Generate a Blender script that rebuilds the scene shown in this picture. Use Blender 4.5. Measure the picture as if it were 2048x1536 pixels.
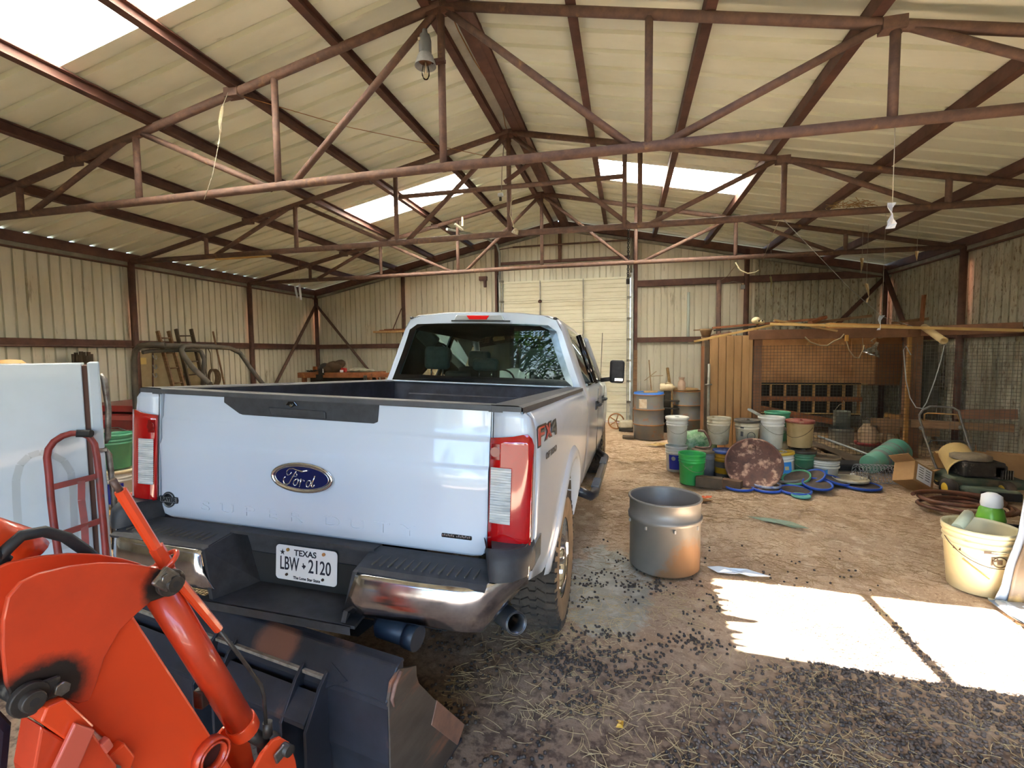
import bpy, bmesh, math, random
from mathutils import Vector, Matrix, Euler, noise
import numpy as np
V=Vector
for o in list(bpy.data.objects): bpy.data.objects.remove(o)
SC=bpy.context.scene; COL=SC.collection
random.seed(7)
# ---------------------------------------------------------------- camera
EYE=V((0,0,1.72)); FPX=960.737; YAW,PITCH,ROLL=0.233434,-0.064372,-0.010735
fw=V((-math.sin(YAW)*math.cos(PITCH),math.cos(YAW)*math.cos(PITCH),math.sin(PITCH)))
r0=V((math.cos(YAW),math.sin(YAW),0)); u0=r0.cross(fw)
cr=r0*math.cos(ROLL)+u0*math.sin(ROLL); cu=-r0*math.sin(ROLL)+u0*math.cos(ROLL)
cam=bpy.data.cameras.new('camera'); cam.sensor_width=36; cam.lens=FPX/2048*36; cam.clip_start=.02
co=bpy.data.objects.new('camera',cam); COL.objects.link(co)
co.matrix_world=Matrix(((cr.x,cu.x,-fw.x,EYE.x),(cr.y,cu.y,-fw.y,EYE.y),(cr.z,cu.z,-fw.z,EYE.z),(0,0,0,1)))
SC.camera=co
# ---------------------------------------------------------------- sky, sun, exposure
SUND=V((1.0,1.186,-4.37)).normalized()          # direction the sunlight travels
w=bpy.data.worlds.new('sky'); SC.world=w; w.use_nodes=True
nt=w.node_tree; bg=nt.nodes['Background']; sk=nt.nodes.new('ShaderNodeTexSky')
sk.sky_type='NISHITA'; sk.sun_disc=False; sk.sun_elevation=math.asin(-SUND.z); sk.sun_rotation=math.atan2(-SUND.x,-SUND.y)
sk.air_density=1.0; sk.dust_density=.4; sk.ozone_density=3.0
nt.links.new(sk.outputs[0],bg.inputs[0]); bg.inputs[1].default_value=.14
sl=bpy.data.lights.new('sun','SUN'); sl.energy=10.0; sl.angle=math.radians(.55); sl.color=(1,.98,.95)
so=bpy.data.objects.new('sun',sl); COL.objects.link(so); so.rotation_euler=SUND.to_track_quat('-Z','Y').to_euler(); so.location=(0,0,30)
pl=bpy.data.lights.new('door_portal','AREA'); pl.shape='RECTANGLE'; pl.size=7.6; pl.size_y=3.1; pl.cycles.is_portal=True
po=bpy.data.objects.new('door_portal',pl); COL.objects.link(po); po.location=(.8,-3.66,1.55); po.rotation_euler=(math.pi/2,0,0)
SC.view_settings.view_transform='Standard'; SC.view_settings.look='None'; SC.view_settings.gamma=1; SC.view_settings.use_curve_mapping=False
SC.view_settings.exposure=4.0
SC.cycles.max_bounces=10; SC.cycles.diffuse_bounces=6; SC.cycles.transparent_max_bounces=16; SC.cycles.sample_clamp_indirect=6; SC.cycles.caustics_reflective=False; SC.cycles.caustics_refractive=False
# ---------------------------------------------------------------- helpers
def ray(px,py): return fw+cr*((px-1024)/FPX)-cu*((py-768)/FPX)
def atY(px,py,Y): d=ray(px,py); return EYE+d*(Y/d.y)
def atX(px,py,X): d=ray(px,py); return EYE+d*(X/d.x)
def atZ(px,py,Z=0.): d=ray(px,py); return EYE+d*((Z-EYE.z)/d.z)
def atP(px,py,p0,n): d=ray(px,py); return EYE+d*((V(p0)-EYE).dot(V(n))/d.dot(V(n)))
I4=Matrix.Identity(4); T=Matrix.Translation
def RZ(a): return Matrix.Rotation(a,4,'Z')
def RX(a): return Matrix.Rotation(a,4,'X')
def RY(a): return Matrix.Rotation(a,4,'Y')
def lin(c):
    c=c/255.; return c/12.92 if c<=.04045 else ((c+.055)/1.055)**2.4
def rgb(c):
    if isinstance(c,str): c=[int(c[i:i+2],16) for i in (0,2,4)]
    return tuple(lin(x) for x in c)+(1,)
class MB:
    def __init__(s,M=None): s.v=[];s.f=[];s.sm=[];s.M=M or I4
    def add(s,vs,fs,sm=False,M=None):
        k=len(s.v); Q=s.M@M if M else s.M
        s.v+=[Q@V(p) for p in vs]; s.f+=[tuple(i+k for i in f) for f in fs]; s.sm+=[sm]*len(fs); return s
    def box(s,c,d,M=None):
        x,y,z=[q/2 for q in d]; cx,cy,cz=c
        vs=[(cx+a*x,cy+b*y,cz+e*z) for e in(-1,1) for b in(-1,1) for a in(-1,1)]
        return s.add(vs,[(0,2,3,1),(4,5,7,6),(0,1,5,4),(2,6,7,3),(0,4,6,2),(1,3,7,5)],M=M)
    def beam(s,a,b,w,h,up=(0,0,1)):
        a,b=V(a),V(b); d=(b-a).normalized(); u=V(up); 
        if abs(d.dot(u))>.98: u=V((1,0,0)) if abs(d.x)<.9 else V((0,1,0))
        sx=d.cross(u).normalized(); uz=sx.cross(d)
        vs=[p+sx*(i*w/2)+uz*(j*h/2) for p in(a,b) for i,j in((-1,-1),(1,-1),(1,1),(-1,1))]
        return s.add(vs,[(0,3,2,1),(4,5,6,7),(0,1,5,4),(1,2,6,5),(2,3,7,6),(3,0,4,7)])
    def tube(s,pts,r,n=8,closed=False,caps=True,sm=True):
        pts=[V(p) for p in pts]; m=len(pts); rs=r if isinstance(r,(list,tuple)) else [r]*m
        t=[]
        for i in range(m):
            a=pts[i-1] if (i or closed) else pts[0]; b=pts[(i+1)%m] if (i<m-1 or closed) else pts[-1]
            t.append((b-a).normalized())
        u=t[0].orthogonal().normalized(); vs=[]; 
        for i in range(m):
            u=(u-t[i]*u.dot(t[i])).normalized(); w=t[i].cross(u)
            for k in range(n):
                a=2*math.pi*k/n+math.pi/n; vs.append(pts[i]+(u*math.cos(a)+w*math.sin(a))*rs[i])
        fs=[]
        for i in range(m if closed else m-1):
            for k in range(n):
                a=i*n+k;b=i*n+(k+1)%n;c=((i+1)%m)*n; fs.append((a,b,c+(k+1)%n,c+k))
        s.add(vs,fs,sm)
        if caps and not closed:
            s.add(vs[:n],[tuple(range(n-1,-1,-1))]); s.add(vs[-n:],[tuple(range(n))])
        return s
    def lathe(s,prof,n=24,M=None,sm=True,a0=0,a1=2*math.pi):
        full=abs(a1-a0-2*math.pi)<1e-6; vs=[];fs=[];cnt=n if full else n+1
        for r,z in prof:
            for k in range(cnt):
                a=a0+(a1-a0)*k/n; vs.append((r*math.cos(a),r*math.sin(a),z))
        for i in range(len(prof)-1):
            for k in range(n):
                k2=(k+1)%cnt; fs.append((i*cnt+k,i*cnt+k2,(i+1)*cnt+k2,(i+1)*cnt+k))
        return s.add(vs,fs,sm,M)
    def prism(s,poly,ext,M=None):
        e=V(ext); n=len(poly); vs=[V(p) for p in poly]+[V(p)+e for p in poly]
        fs=[tuple(range(n-1,-1,-1)),tuple(range(n,2*n))]+[(i,(i+1)%n,n+(i+1)%n,n+i) for i in range(n)]
        return s.add(vs,fs,M=M)
    def grid(s,rows,sm=False,flip=False):
        n=len(rows[0]); vs=[p for r in rows for p in r]; fs=[]
        for i in range(len(rows)-1):
            for k in range(n-1):
                q=(i*n+k,i*n+k+1,(i+1)*n+k+1,(i+1)*n+k); fs.append(q[::-1] if flip else q)
        return s.add(vs,fs,sm)
    def ball(s,c,r,n=10,m=6,M=None):
        rr=r if isinstance(r,(tuple,list)) else (r,r,r)
        Q=T(V(c))@Matrix.Diagonal((*rr,1)); Q=M@Q if M else Q
        return s.lathe([(max(1e-4,math.sin(math.pi*i/m)),-math.cos(math.pi*i/m)) for i in range(m+1)],n,Q)
WM={}
def setp(o,label=None,cat=None,group=None,kind=None):
    if label: o['label']=label
    if cat: o['category']=cat
    if group: o['group']=group
    if kind: o['kind']=kind
    return o
def thing(name,label,cat,loc=(0,0,0),rz=0,group=None):
    o=bpy.data.objects.new(name,None); COL.objects.link(o); o.empty_display_size=.1
    o.location=loc; o.rotation_euler=(0,0,rz); WM[o.name]=T(V(loc))@RZ(rz); return setp(o,label,cat,group)
def struct(name):
    o=bpy.data.objects.new(name,None); COL.objects.link(o); WM[o.name]=I4.copy(); o['kind']='structure'; return o
def attach(o,parent):
    if parent is not None:
        o.parent=parent; WM[o.name]=WM[parent.name]
    else: WM[o.name]=I4.copy()
def mesh(name,mb,m,parent=None,bev=0,seg=2,solid=0,fix=True,sub=0,origin=None,**kw):
    me=bpy.data.meshes.new(name)
    inv=WM[parent.name].inverted() if parent is not None else (T(-V(origin)) if origin is not None else None)
    vs=[inv@p for p in mb.v] if inv is not None else mb.v
    me.from_pydata([tuple(p) for p in vs],[],mb.f)
    me.polygons.foreach_set('use_smooth',mb.sm)
    if fix:
        b=bmesh.new(); b.from_mesh(me); bmesh.ops.remove_doubles(b,verts=b.verts,dist=1e-5); bmesh.ops.recalc_face_normals(b,faces=b.faces); b.to_mesh(me); b.free()
    me.materials.append(m); o=bpy.data.objects.new(name,me); COL.objects.link(o); attach(o,parent)
    if origin is not None and parent is None: o.location=origin; WM[o.name]=T(V(origin))
    if solid: q=o.modifiers.new('s','SOLIDIFY'); q.thickness=solid; q.offset=0
    if bev: q=o.modifiers.new('b','BEVEL'); q.width=bev; q.segments=seg; q.limit_method='ANGLE'; q.angle_limit=.6
    if sub: q=o.modifiers.new('u','SUBSURF'); q.levels=q.render_levels=sub
    return setp(o,**kw)
def text(name,body,size,M,m,parent=None,sx=1,ext=.001,al='CENTER',shear=0,bold=0,**kw):
    c=bpy.data.curves.new(name,'FONT'); c.body=body; c.size=size; c.extrude=ext; c.align_x=al; c.align_y='CENTER'; c.shear=shear; c.offset=bold; c.resolution_u=4
    o=bpy.data.objects.new(name,c); COL.objects.link(o); bpy.context.view_layer.update()
    me=bpy.data.meshes.new_from_object(o.evaluated_get(bpy.context.evaluated_depsgraph_get())); bpy.data.objects.remove(o); bpy.data.curves.remove(c)
    me.materials.clear(); me.materials.append(m); o=bpy.data.objects.new(name,me); COL.objects.link(o); attach(o,parent)
    o.matrix_basis=(WM[parent.name].inverted() if parent is not None else I4)@M@Matrix.Diagonal((sx,1,1,1)); return setp(o,**kw)
# ---------------------------------------------------------------- materials
_mc={}
def mat(name,c,c2=None,rough=.6,metal=0,scale=6,amt=.5,bump=0,bscale=40,stretch=(1,1,1),c3=None,s3=2.,t3=.6,coat=0,spec=.5,detail=5,soft=.12,world=False,emit=0,dist=.002):
    if name in _mc: return _mc[name]
    m=bpy.data.materials.new(name); m.use_nodes=True; n=m.node_tree.nodes; L=m.node_tree.links; b=n['Principled BSDF']
    b.inputs['Roughness'].default_value=rough; b.inputs['Metallic'].default_value=metal; b.inputs['Coat Weight'].default_value=coat; b.inputs['Coat Roughness'].default_value=.04; b.inputs['Specular IOR Level'].default_value=spec
    b.inputs['Base Color'].default_value=rgb(c)
    if c2 or bump:
        tc=n.new('ShaderNodeTexCoord'); mp=n.new('ShaderNodeMapping'); mp.inputs['Scale'].default_value=stretch
        if world: g=n.new('ShaderNodeNewGeometry'); L.new(g.outputs['Position'],mp.inputs[0])
        else: L.new(tc.outputs['Object'],mp.inputs[0])
    if c2:
        def layer(prev,col,sc,lo,hi):
            nz=n.new('ShaderNodeTexNoise'); nz.inputs['Scale'].default_value=sc; nz.inputs['Detail'].default_value=detail; nz.inputs['Roughness'].default_value=.62; L.new(mp.outputs[0],nz.inputs[0])
            r=n.new('ShaderNodeMapRange'); r.inputs[1].default_value=lo; r.inputs[2].default_value=hi; L.new(nz.outputs[0],r.inputs[0])
            x=n.new('ShaderNodeMix'); x.data_type='RGBA'; L.new(r.outputs[0],x.inputs[0]); x.inputs[7].default_value=rgb(col)
            if isinstance(prev,str) or isinstance(prev,tuple): x.inputs[6].default_value=rgb(prev)
            else: L.new(prev,x.inputs[6])
            return x.outputs[2]
        out=layer(c,c2,scale,1-amt-soft-.05,1-amt+soft+.05)
        if c3: out=layer(out,c3,s3,t3-soft*.5,t3+soft*.5)
        L.new(out,b.inputs['Base Color'])
    if bump:
        nz=n.new('ShaderNodeTexNoise'); nz.inputs['Scale'].default_value=bscale; nz.inputs['Detail'].default_value=4; L.new(mp.outputs[0],nz.inputs[0])
        bp=n.new('ShaderNodeBump'); bp.inputs['Strength'].default_value=bump; bp.inputs['Distance'].default_value=dist; L.new(nz.outputs[0],bp.inputs['Height']); L.new(bp.outputs[0],b.inputs['Normal'])
    if emit: b.inputs['Emission Color'].default_value=rgb(c); b.inputs['Emission Strength'].default_value=emit
    _mc[name]=m; return m
def glassy(name,tint,gloss=.08,rough=.0,ior=1.45):
    if name in _mc: return _mc[name]
    m=bpy.data.materials.new(name); m.use_nodes=True; n=m.node_tree.nodes; L=m.node_tree.links; n.remove(n['Principled BSDF'])
    t=n.new('ShaderNodeBsdfTransparent'); t.inputs[0].default_value=rgb(tint); g=n.new('ShaderNodeBsdfGlossy'); g.inputs['Roughness'].default_value=rough
    f=n.new('ShaderNodeFresnel'); f.inputs[0].default_value=ior; x=n.new('ShaderNodeMixShader'); L.new(f.outputs[0],x.inputs[0]); L.new(t.outputs[0],x.inputs[1]); L.new(g.outputs[0],x.inputs[2]); L.new(x.outputs[0],n['Material Output'].inputs[0])
    _mc[name]=m; return m
def translucent(name,c,trans=.55,clear=.1):
    m=bpy.data.materials.new(name); m.use_nodes=True; n=m.node_tree.nodes; L=m.node_tree.links; n.remove(n['Principled BSDF'])
    d=n.new('ShaderNodeBsdfDiffuse'); d.inputs[0].default_value=rgb(c); t=n.new('ShaderNodeBsdfTranslucent'); t.inputs[0].default_value=rgb(c); x=n.new('ShaderNodeMixShader'); x.inputs[0].default_value=trans
    L.new(d.outputs[0],x.inputs[1]); L.new(t.outputs[0],x.inputs[2]); tr=n.new('ShaderNodeBsdfTransparent'); y=n.new('ShaderNodeMixShader'); y.inputs[0].default_value=clear
    L.new(x.outputs[0],y.inputs[1]); L.new(tr.outputs[0],y.inputs[2]); L.new(y.outputs[0],n['Material Output'].inputs[0]); _mc[name]=m; return m
def stain(m,par,spots,col,nscale=14,namp=.5,rough=None):
    """irregular stains and tints with their own outline: spots = [(world centre, radius, stretch)]"""
    m=m.copy(); n=m.node_tree.nodes; L=m.node_tree.links; b=n['Principled BSDF']; bc=b.inputs['Base Color']; prev=bc.links[0].from_socket if bc.links else None
    tc=n.new('ShaderNodeTexCoord'); nz=n.new('ShaderNodeTexNoise'); nz.inputs['Scale'].default_value=nscale; nz.inputs['Detail'].default_value=6; nz.inputs['Roughness'].default_value=.7; L.new(tc.outputs['Object'],nz.inputs[0])
    inv=WM[par.name].inverted(); acc=None
    for c,r,st in spots:
        s=n.new('ShaderNodeVectorMath'); s.operation='SUBTRACT'; L.new(tc.outputs['Object'],s.inputs[0]); s.inputs[1].default_value=inv@V(c)
        q=n.new('ShaderNodeVectorMath'); q.operation='MULTIPLY'; L.new(s.outputs[0],q.inputs[0]); q.inputs[1].default_value=[x/r for x in st]
        l=n.new('ShaderNodeVectorMath'); l.operation='LENGTH'; L.new(q.outputs[0],l.inputs[0])
        a=n.new('ShaderNodeMath'); a.operation='MULTIPLY_ADD'; L.new(nz.outputs[0],a.inputs[0]); a.inputs[1].default_value=namp*2; L.new(l.outputs['Value'],a.inputs[2])
        r_=n.new('ShaderNodeMapRange'); r_.inputs[1].default_value=1.15+namp; r_.inputs[2].default_value=.75+namp; L.new(a.outputs[0],r_.inputs[0]); o=r_.outputs[0]
        if acc is None: acc=o
        else: x=n.new('ShaderNodeMath'); x.operation='MAXIMUM'; L.new(acc,x.inputs[0]); L.new(o,x.inputs[1]); acc=x.outputs[0]
    x=n.new('ShaderNodeMix'); x.data_type='RGBA'; L.new(acc,x.inputs[0]); x.inputs[7].default_value=rgb(col)
    if prev: L.new(prev,x.inputs[6])
    else: x.inputs[6].default_value=bc.default_value
    L.new(x.outputs[2],bc); return m
PIPE=mat('rusty_pipe','604a42','7a5c4c',rough=.75,scale=14,amt=.45,c3='94714f',s3=6,t3=.68,bump=.3,bscale=60)
STEEL=mat('brown_steel','4e332b','6b483a',rough=.7,scale=5,amt=.45,bump=.15)
SHEETR=mat('roof_sheet','e6e8d6','d6d8c2',rough=.55,scale=1.3,amt=.45,stretch=(.4,1.6,1),c3='9c9478',s3=3,t3=.72)
SHEETW=mat('wall_sheet','d3cdba','c2bba6',rough=.6,scale=3,amt=.5,stretch=(1,1,.18),c3='8f836c',s3=7,t3=.69)
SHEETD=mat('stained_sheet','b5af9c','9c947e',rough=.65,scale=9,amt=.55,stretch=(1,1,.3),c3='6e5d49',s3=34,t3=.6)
# ================================================================ building shell
XL,XR,D,XC=-8.608,5.514,12.08,-1.633; Y0=-3.6
TY=[-3.55,-.95,1.65,4.254,6.812,9.546]; ZB=3.39
def roofz(x,off=0): return 4.837-.2075*abs(x-XC)+off
# --- floor
def dirt_mat():
    m=bpy.data.materials.new('dirt'); m.use_nodes=True; n=m.node_tree.nodes; L=m.node_tree.links; b=n['Principled BSDF']; b.inputs['Roughness'].default_value=.95; b.inputs['Specular IOR Level'].default_value=.15
    g=n.new('ShaderNodeNewGeometry')
    def nz(s,d=6,r=.65):
        q=n.new('ShaderNodeTexNoise'); q.inputs['Scale'].default_value=s; q.inputs['Detail'].default_value=d; q.inputs['Roughness'].default_value=r; L.new(g.outputs['Position'],q.inputs[0]); return q.outputs[0]
    def rng(x,a,c):
        r=n.new('ShaderNodeMapRange'); r.inputs[1].default_value=a; r.inputs[2].default_value=c; L.new(x,r.inputs[0]); return r.outputs[0]
    def mix(f,a,c):
        x=n.new('ShaderNodeMix'); x.data_type='RGBA'; L.new(f,x.inputs[0])
        for i,q in((6,a),(7,c)):
            if isinstance(q,str): x.inputs[i].default_value=rgb(q)
            else: L.new(q,x.inputs[i])
        return x.outputs[2]
    c=mix(rng(nz(1.3),.4,.62),'c2a88c','ab9075'); c=mix(rng(nz(6.),.52,.68),c,'d4bea2'); c=mix(rng(nz(30.,3),.56,.7),c,'977c66'); c=mix(rng(nz(3.1,8,.75),.62,.72),c,'a08770'); c=mix(rng(nz(70.,2),.6,.68),c,'dcc6a4')
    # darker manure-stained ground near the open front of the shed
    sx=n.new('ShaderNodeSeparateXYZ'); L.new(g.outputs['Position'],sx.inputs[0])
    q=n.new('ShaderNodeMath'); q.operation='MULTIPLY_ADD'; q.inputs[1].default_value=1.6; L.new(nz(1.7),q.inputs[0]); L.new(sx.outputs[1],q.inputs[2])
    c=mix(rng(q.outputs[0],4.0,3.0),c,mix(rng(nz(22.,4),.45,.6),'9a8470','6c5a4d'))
    # pale concrete pad showing through the dirt beside the wheel
    vm=n.new('ShaderNodeVectorMath'); vm.operation='SUBTRACT'; L.new(g.outputs['Position'],vm.inputs[0]); vm.inputs[1].default_value=(-.12,3.55,0)
    vs=n.new('ShaderNodeVectorMath'); vs.operation='MULTIPLY'; L.new(vm.outputs[0],vs.inputs[0]); vs.inputs[1].default_value=(1.9,1.0,0)
    ln=n.new('ShaderNodeVectorMath'); ln.operation='LENGTH'; L.new(vs.outputs[0],ln.inputs[0])
    a=n.new('ShaderNodeMath'); a.operation='MULTIPLY_ADD'; a.inputs[1].default_value=-1.1; L.new(nz(3.2,6,.7),a.inputs[0]); L.new(ln.outputs['Value'],a.inputs[2])
    c=mix(rng(a.outputs[0],.12,.02),c,mix(rng(nz(9.),.45,.6),'aaa493','c4bfae'))
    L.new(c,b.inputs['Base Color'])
    bp=n.new('ShaderNodeBump'); bp.inputs['Strength'].default_value=.9; bp.inputs['Distance'].default_value=.012; L.new(nz(26.,7,.7),bp.inputs['Height']); L.new(bp.outputs[0],b.inputs['Normal'])
    return m
DIRT=dirt_mat()
def gz(x,y):
    return .018*noise.noise(V((x*.9,y*.9,1)))+.012*noise.noise(V((x*3.1,y*3.1,5)))+.005*noise.noise(V((x*11,y*11,9)))-.012
ys=[Y0-.2]; 
while ys[-1]<D: ys.append(ys[-1]+(.05 if 1<ys[-1]<5 else .09))
xs=[XL-.1]
while xs[-1]<XR+.1: xs.append(xs[-1]+(.05 if -1.5<xs[-1]<4 else .1))
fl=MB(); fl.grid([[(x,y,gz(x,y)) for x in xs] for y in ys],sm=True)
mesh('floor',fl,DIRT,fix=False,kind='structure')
og=MB(); og.grid([[(x,y,-.03) for x in(-40,-20,0,20,40)] for y in(-60,-40,-20,Y0-.19)])
mesh('ground_outside',og,mat('shaded_yard_soil','2c2a1a','242618',rough=.95,scale=.6,amt=.5,world=True),kind='structure')  # unseen yard, colour darkened for tree shade and less bounce into the shed
# --- corrugated sheets
def ribs(L,pitch,base,rw,h):
    """profile points along one sheet: (distance, height)"""
    out=[]; k=0
    n=max(1,round(L/pitch)); p=L/n
    for i in range(n):
        a=i*p; out+=[(a,0),(a+p/2-rw*.62,0),(a+p/2-rw*.42,h),(a+p/2+rw*.42,h),(a+p/2+rw*.62,0)]
    out.append((L,0)); return out
ceiling=struct('ceiling')
SK=(2.52,3.4117); SK2=(7.87,8.7617); SP=.89170
def roof_strip(x0,x1,ya,yb,m,name='roof_sheet'):
    b=MB(); pr=ribs(yb-ya,.297,0,.055,.045)
    xsn=[x0,(x0+x1)/2,x1]
    b.grid([[(x,ya+t-.004,roofz(x,.155)+h) for t,h in pr] for x in xsn]); return mesh(name,b,m,ceiling,solid=.002,fix=True)
FIB=translucent('fiberglass','fdf9ee',.84,.08)
k0=int((SK[0]-Y0)/SP)+1; y=SK[0]-k0*SP
XE0,XE1=XL-.01,XR+.01; LS=(-4.93,-2.76); RS=(-.45,1.75)
HOLE=SK[0]-SP
while y<D-.01:
    ya,yb=max(y,Y0),min(y+SP,D+.05); sky=abs(y-SK[0])<.01 or abs(y-SK2[0])<.01
    if yb-ya>.05:
        for side in(0,1):
            lo,hi=(XE0,XC) if side==0 else (XC,XE1)
            if side==1 and abs(y-HOLE)<.01: roof_strip(lo,RS[0],ya,yb,SHEETR); roof_strip(RS[1],hi,ya,yb,SHEETR); continue
            if side==1 and abs(y-SK[0])<.01: sky_=False
            else: sky_=sky
            if not sky_: roof_strip(lo,hi,ya,yb,SHEETR)
            else:
                s0,s1=LS if side==0 else RS
                roof_strip(lo,s0,ya,yb,SHEETR); roof_strip(s1,hi,ya,yb,SHEETR)
                roof_strip(s0,s1,ya,yb,FIB,'skylight_panel')
    y+=SP
# torn edge left of the missing skylight panel on the right slope: ragged strips of the old sheet
tb=MB(); yy=HOLE; rr=random.Random(3)
while yy<HOLE+SP:
    wd=rr.uniform(.05,.13); ln=rr.choice([.03,.09,.16,.24,.1,.05]); a,b_=yy,min(yy+wd,HOLE+SP)
    tb.prism([(RS[0]-.02,a,roofz(RS[0],.158)),(RS[0]-.02,b_,roofz(RS[0],.158)),(RS[0]+ln*.8,b_-.2*wd,roofz(RS[0]+ln*.8,.158)),(RS[0]+ln,(a+b_)/2,roofz(RS[0]+ln,.15)),(RS[0]+ln*.7,a+.2*wd,roofz(RS[0]+ln*.7,.158))],(0,0,.004)); yy=b_
mesh('torn_edge',tb,SHEETR,ceiling)
rc=MB(); rc.grid([[(XC-.13,y_,roofz(XC-.13,.148)),(XC,y_,roofz(XC,.15)),(XC+.13,y_,roofz(XC+.13,.148))] for y_ in(Y0,4,8,D)]); mesh('ridge_cap',rc,mat('ridge_metal','c9c3b0','a9a390',rough=.5,scale=3),ceiling)
for x in(-7.15,-6.03,-4.95,-3.87,-2.72,-1.80,-1.45,-.5,.6,1.75,3.0,4.2):
    b=MB(); w_,h_=(.055,.12)
    s=math.copysign(.2075,-(x-XC))
    # C-section: web plus two lips
    z=roofz(x,.09); b.beam((x,Y0,z),(x,D,z),.012,h_); b.beam((x+.035,Y0,z-h_/2),(x+.035,D,z-h_/2),.085,.012); b.beam((x+.02,Y0,z+h_/2-.006),(x+.02,D,z+h_/2-.006),.055,.012)
    if x==-1.45: b.beam((x-.05,Y0,z-h_/2-.006),(x-.05,D,z-h_/2-.006),.12,.012)
    mesh('purlin',b,STEEL,ceiling)
# --- walls
def wall_sheets(parent,pt,L,ztop,m,gaps=(),zbot=lambda t:-.12,pitch=.1525,w=.915):
    t=0
    while t<L-.02:
        t1=min(t+w,L); b=MB(); pr=ribs(t1-t,pitch,0,.026,-.03); cols=[]
        for tt,h in pr:
            q=t+tt; cols.append((q,h))
        b.grid([[pt(q,h,zbot(t+1e-3 if t1<L else (t+t1)/2)) for q,h in cols],[pt(q,h,ztop(q)) for q,h in cols]])
        mesh('wall_sheet',b,m(t) if callable(m) else m,parent,fix=True); t=t1
wl=struct('wall_left'); wall_sheets(wl,lambda q,h,z:(XL+h,Y0+q,z),D-Y0,lambda q:3.46,SHEETW)
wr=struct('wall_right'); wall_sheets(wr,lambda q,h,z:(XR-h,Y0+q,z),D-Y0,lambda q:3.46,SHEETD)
DX0,DX1,DH=-3.15,.11,3.53
wb=struct('wall_back')
wall_sheets(wb,lambda q,h,z:(XL+q,D-h,z),DX0-XL,lambda q:roofz(XL+q,.12),SHEETW)
wall_sheets(wb,lambda q,h,z:(DX0+q,D-h,z),DX1-DX0,lambda q:roofz(DX0+q,.12),SHEETW,zbot=lambda t:DH-.03)
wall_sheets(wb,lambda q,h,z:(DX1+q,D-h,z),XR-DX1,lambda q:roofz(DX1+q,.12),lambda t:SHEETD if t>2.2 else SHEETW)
def member(parent,name,a,b,w_,h_,m=STEEL,up=(0,0,1)):
    q=MB(); q.beam(a,b,w_,h_,up); return mesh(name,q,m,parent,bev=.004)
def pipe(parent,name,a,b,r,m=STEEL,n=10):
    q=MB(); q.tube([a,b],r,n); return mesh(name,q,m,parent)
GAL=mat('galvanised','a9aca8','909390',rough=.45,metal=.35,scale=6)
GALD=mat('dull_galvanised','8d8a7e','6f6a5c',rough=.6,metal=.3,scale=5,c3='6a4f38',s3=4,t3=.68)
for X,sg,par in((XL,1,wl),(XR,-1,wr)):
    member(par,'eave_beam',(X+sg*.07,Y0,3.46),(X+sg*.07,D,3.46),.09,.15)
    member(par,'eave_trim',(X+sg*.05,Y0,3.355),(X+sg*.05,D,3.355),.09,.07,GALD)
    member(par,'eave_angle',(X+sg*.07,Y0,3.31),(X+sg*.07,D,3.31),.06,.025)
    for Y in TY+[D-.07]: pipe(par,'post',(X+sg*.1,Y,-.1),(X+sg*.1,Y,3.42),.055)
    member(par,'girt',(X+sg*.06,Y0,1.95),(X+sg*.06,D,1.95),.06,.13)
    if X==XL: member(par,'girt_lip',(X+.1,Y0,1.905),(X+.1,9.4,1.905),.03,.02,PIPE)
pipe(wl,'corner_brace',(XL+.14,11.95,3.12),(XL+.12,10.0,.7),.04,PIPE)
pipe(wb,'corner_brace',(-8.5,D-.13,3.17),(-6.75,D-.1,1.1),.035,PIPE)
pipe(wb,'corner_brace',(5.39,D-.13,3.26),(3.9,D-.1,1.6),.045)
pipe(wr,'corner_brace',(XR-.14,12.0,3.4),(XR-.12,10.7,1.5),.05)
for a,b_ in((XL,XC),(XC,XR)):
    member(wb,'rake_beam',(a,D-.07,roofz(a,.04)),(b_,D-.07,roofz(b_,.04)),.1,.16)
    member(wb,'rake_trim',(a,D-.05,roofz(a,-.08)),(b_,D-.05,roofz(b_,-.08)),.08,.06,GALD)
member(wb,'girt',(XL,D-.06,1.95),(DX0,D-.06,1.95),.06,.12); member(wb,'girt',(DX1,D-.06,2.0),(XR,D-.06,2.0),.06,.12); member(wb,'girt',(DX1,D-.06,3.34),(XR,D-.06,3.34),.06,.15)
pipe(wb,'post',(-5.82,D-.1,-.1),(-5.82,D-.1,4.0),.05); pipe(wb,'post',(2.66,D-.1,-.1),(2.66,D-.1,4.0),.055)
member(wb,'jamb',(DX0-.06,D-.1,-.1),(DX0-.06,D-.1,4.5),.09,.1,up=(1,0,0)); member(wb,'jamb',(DX1+.1,D-.1,-.1),(DX1+.1,D-.1,4.42),.09,.1,up=(1,0,0))
pipe(wb,'king_post',(-1.6,D-.1,3.96),(-1.6,D-.1,4.8),.045); member(wb,'header_beam',(DX0,D-.09,3.98),(DX1,D-.09,3.98),.06,.07)
pipe(wb,'torsion_rail',(-2.78,D-.14,4.37),(.05,D-.14,4.37),.022,PIPE)
pipe(wb,'torsion_rail',(DX0,D-.14,4.33),(-2.78,D-.14,4.37),.012,PIPE)
# faded pale sheet lap on the right half of the back wall
pipe(wb,'downpipe',(1.42,D-.05,2.0),(1.42,D-.05,3.1),.03,mat('pale_blue_pipe','c3cdc4'))
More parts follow.
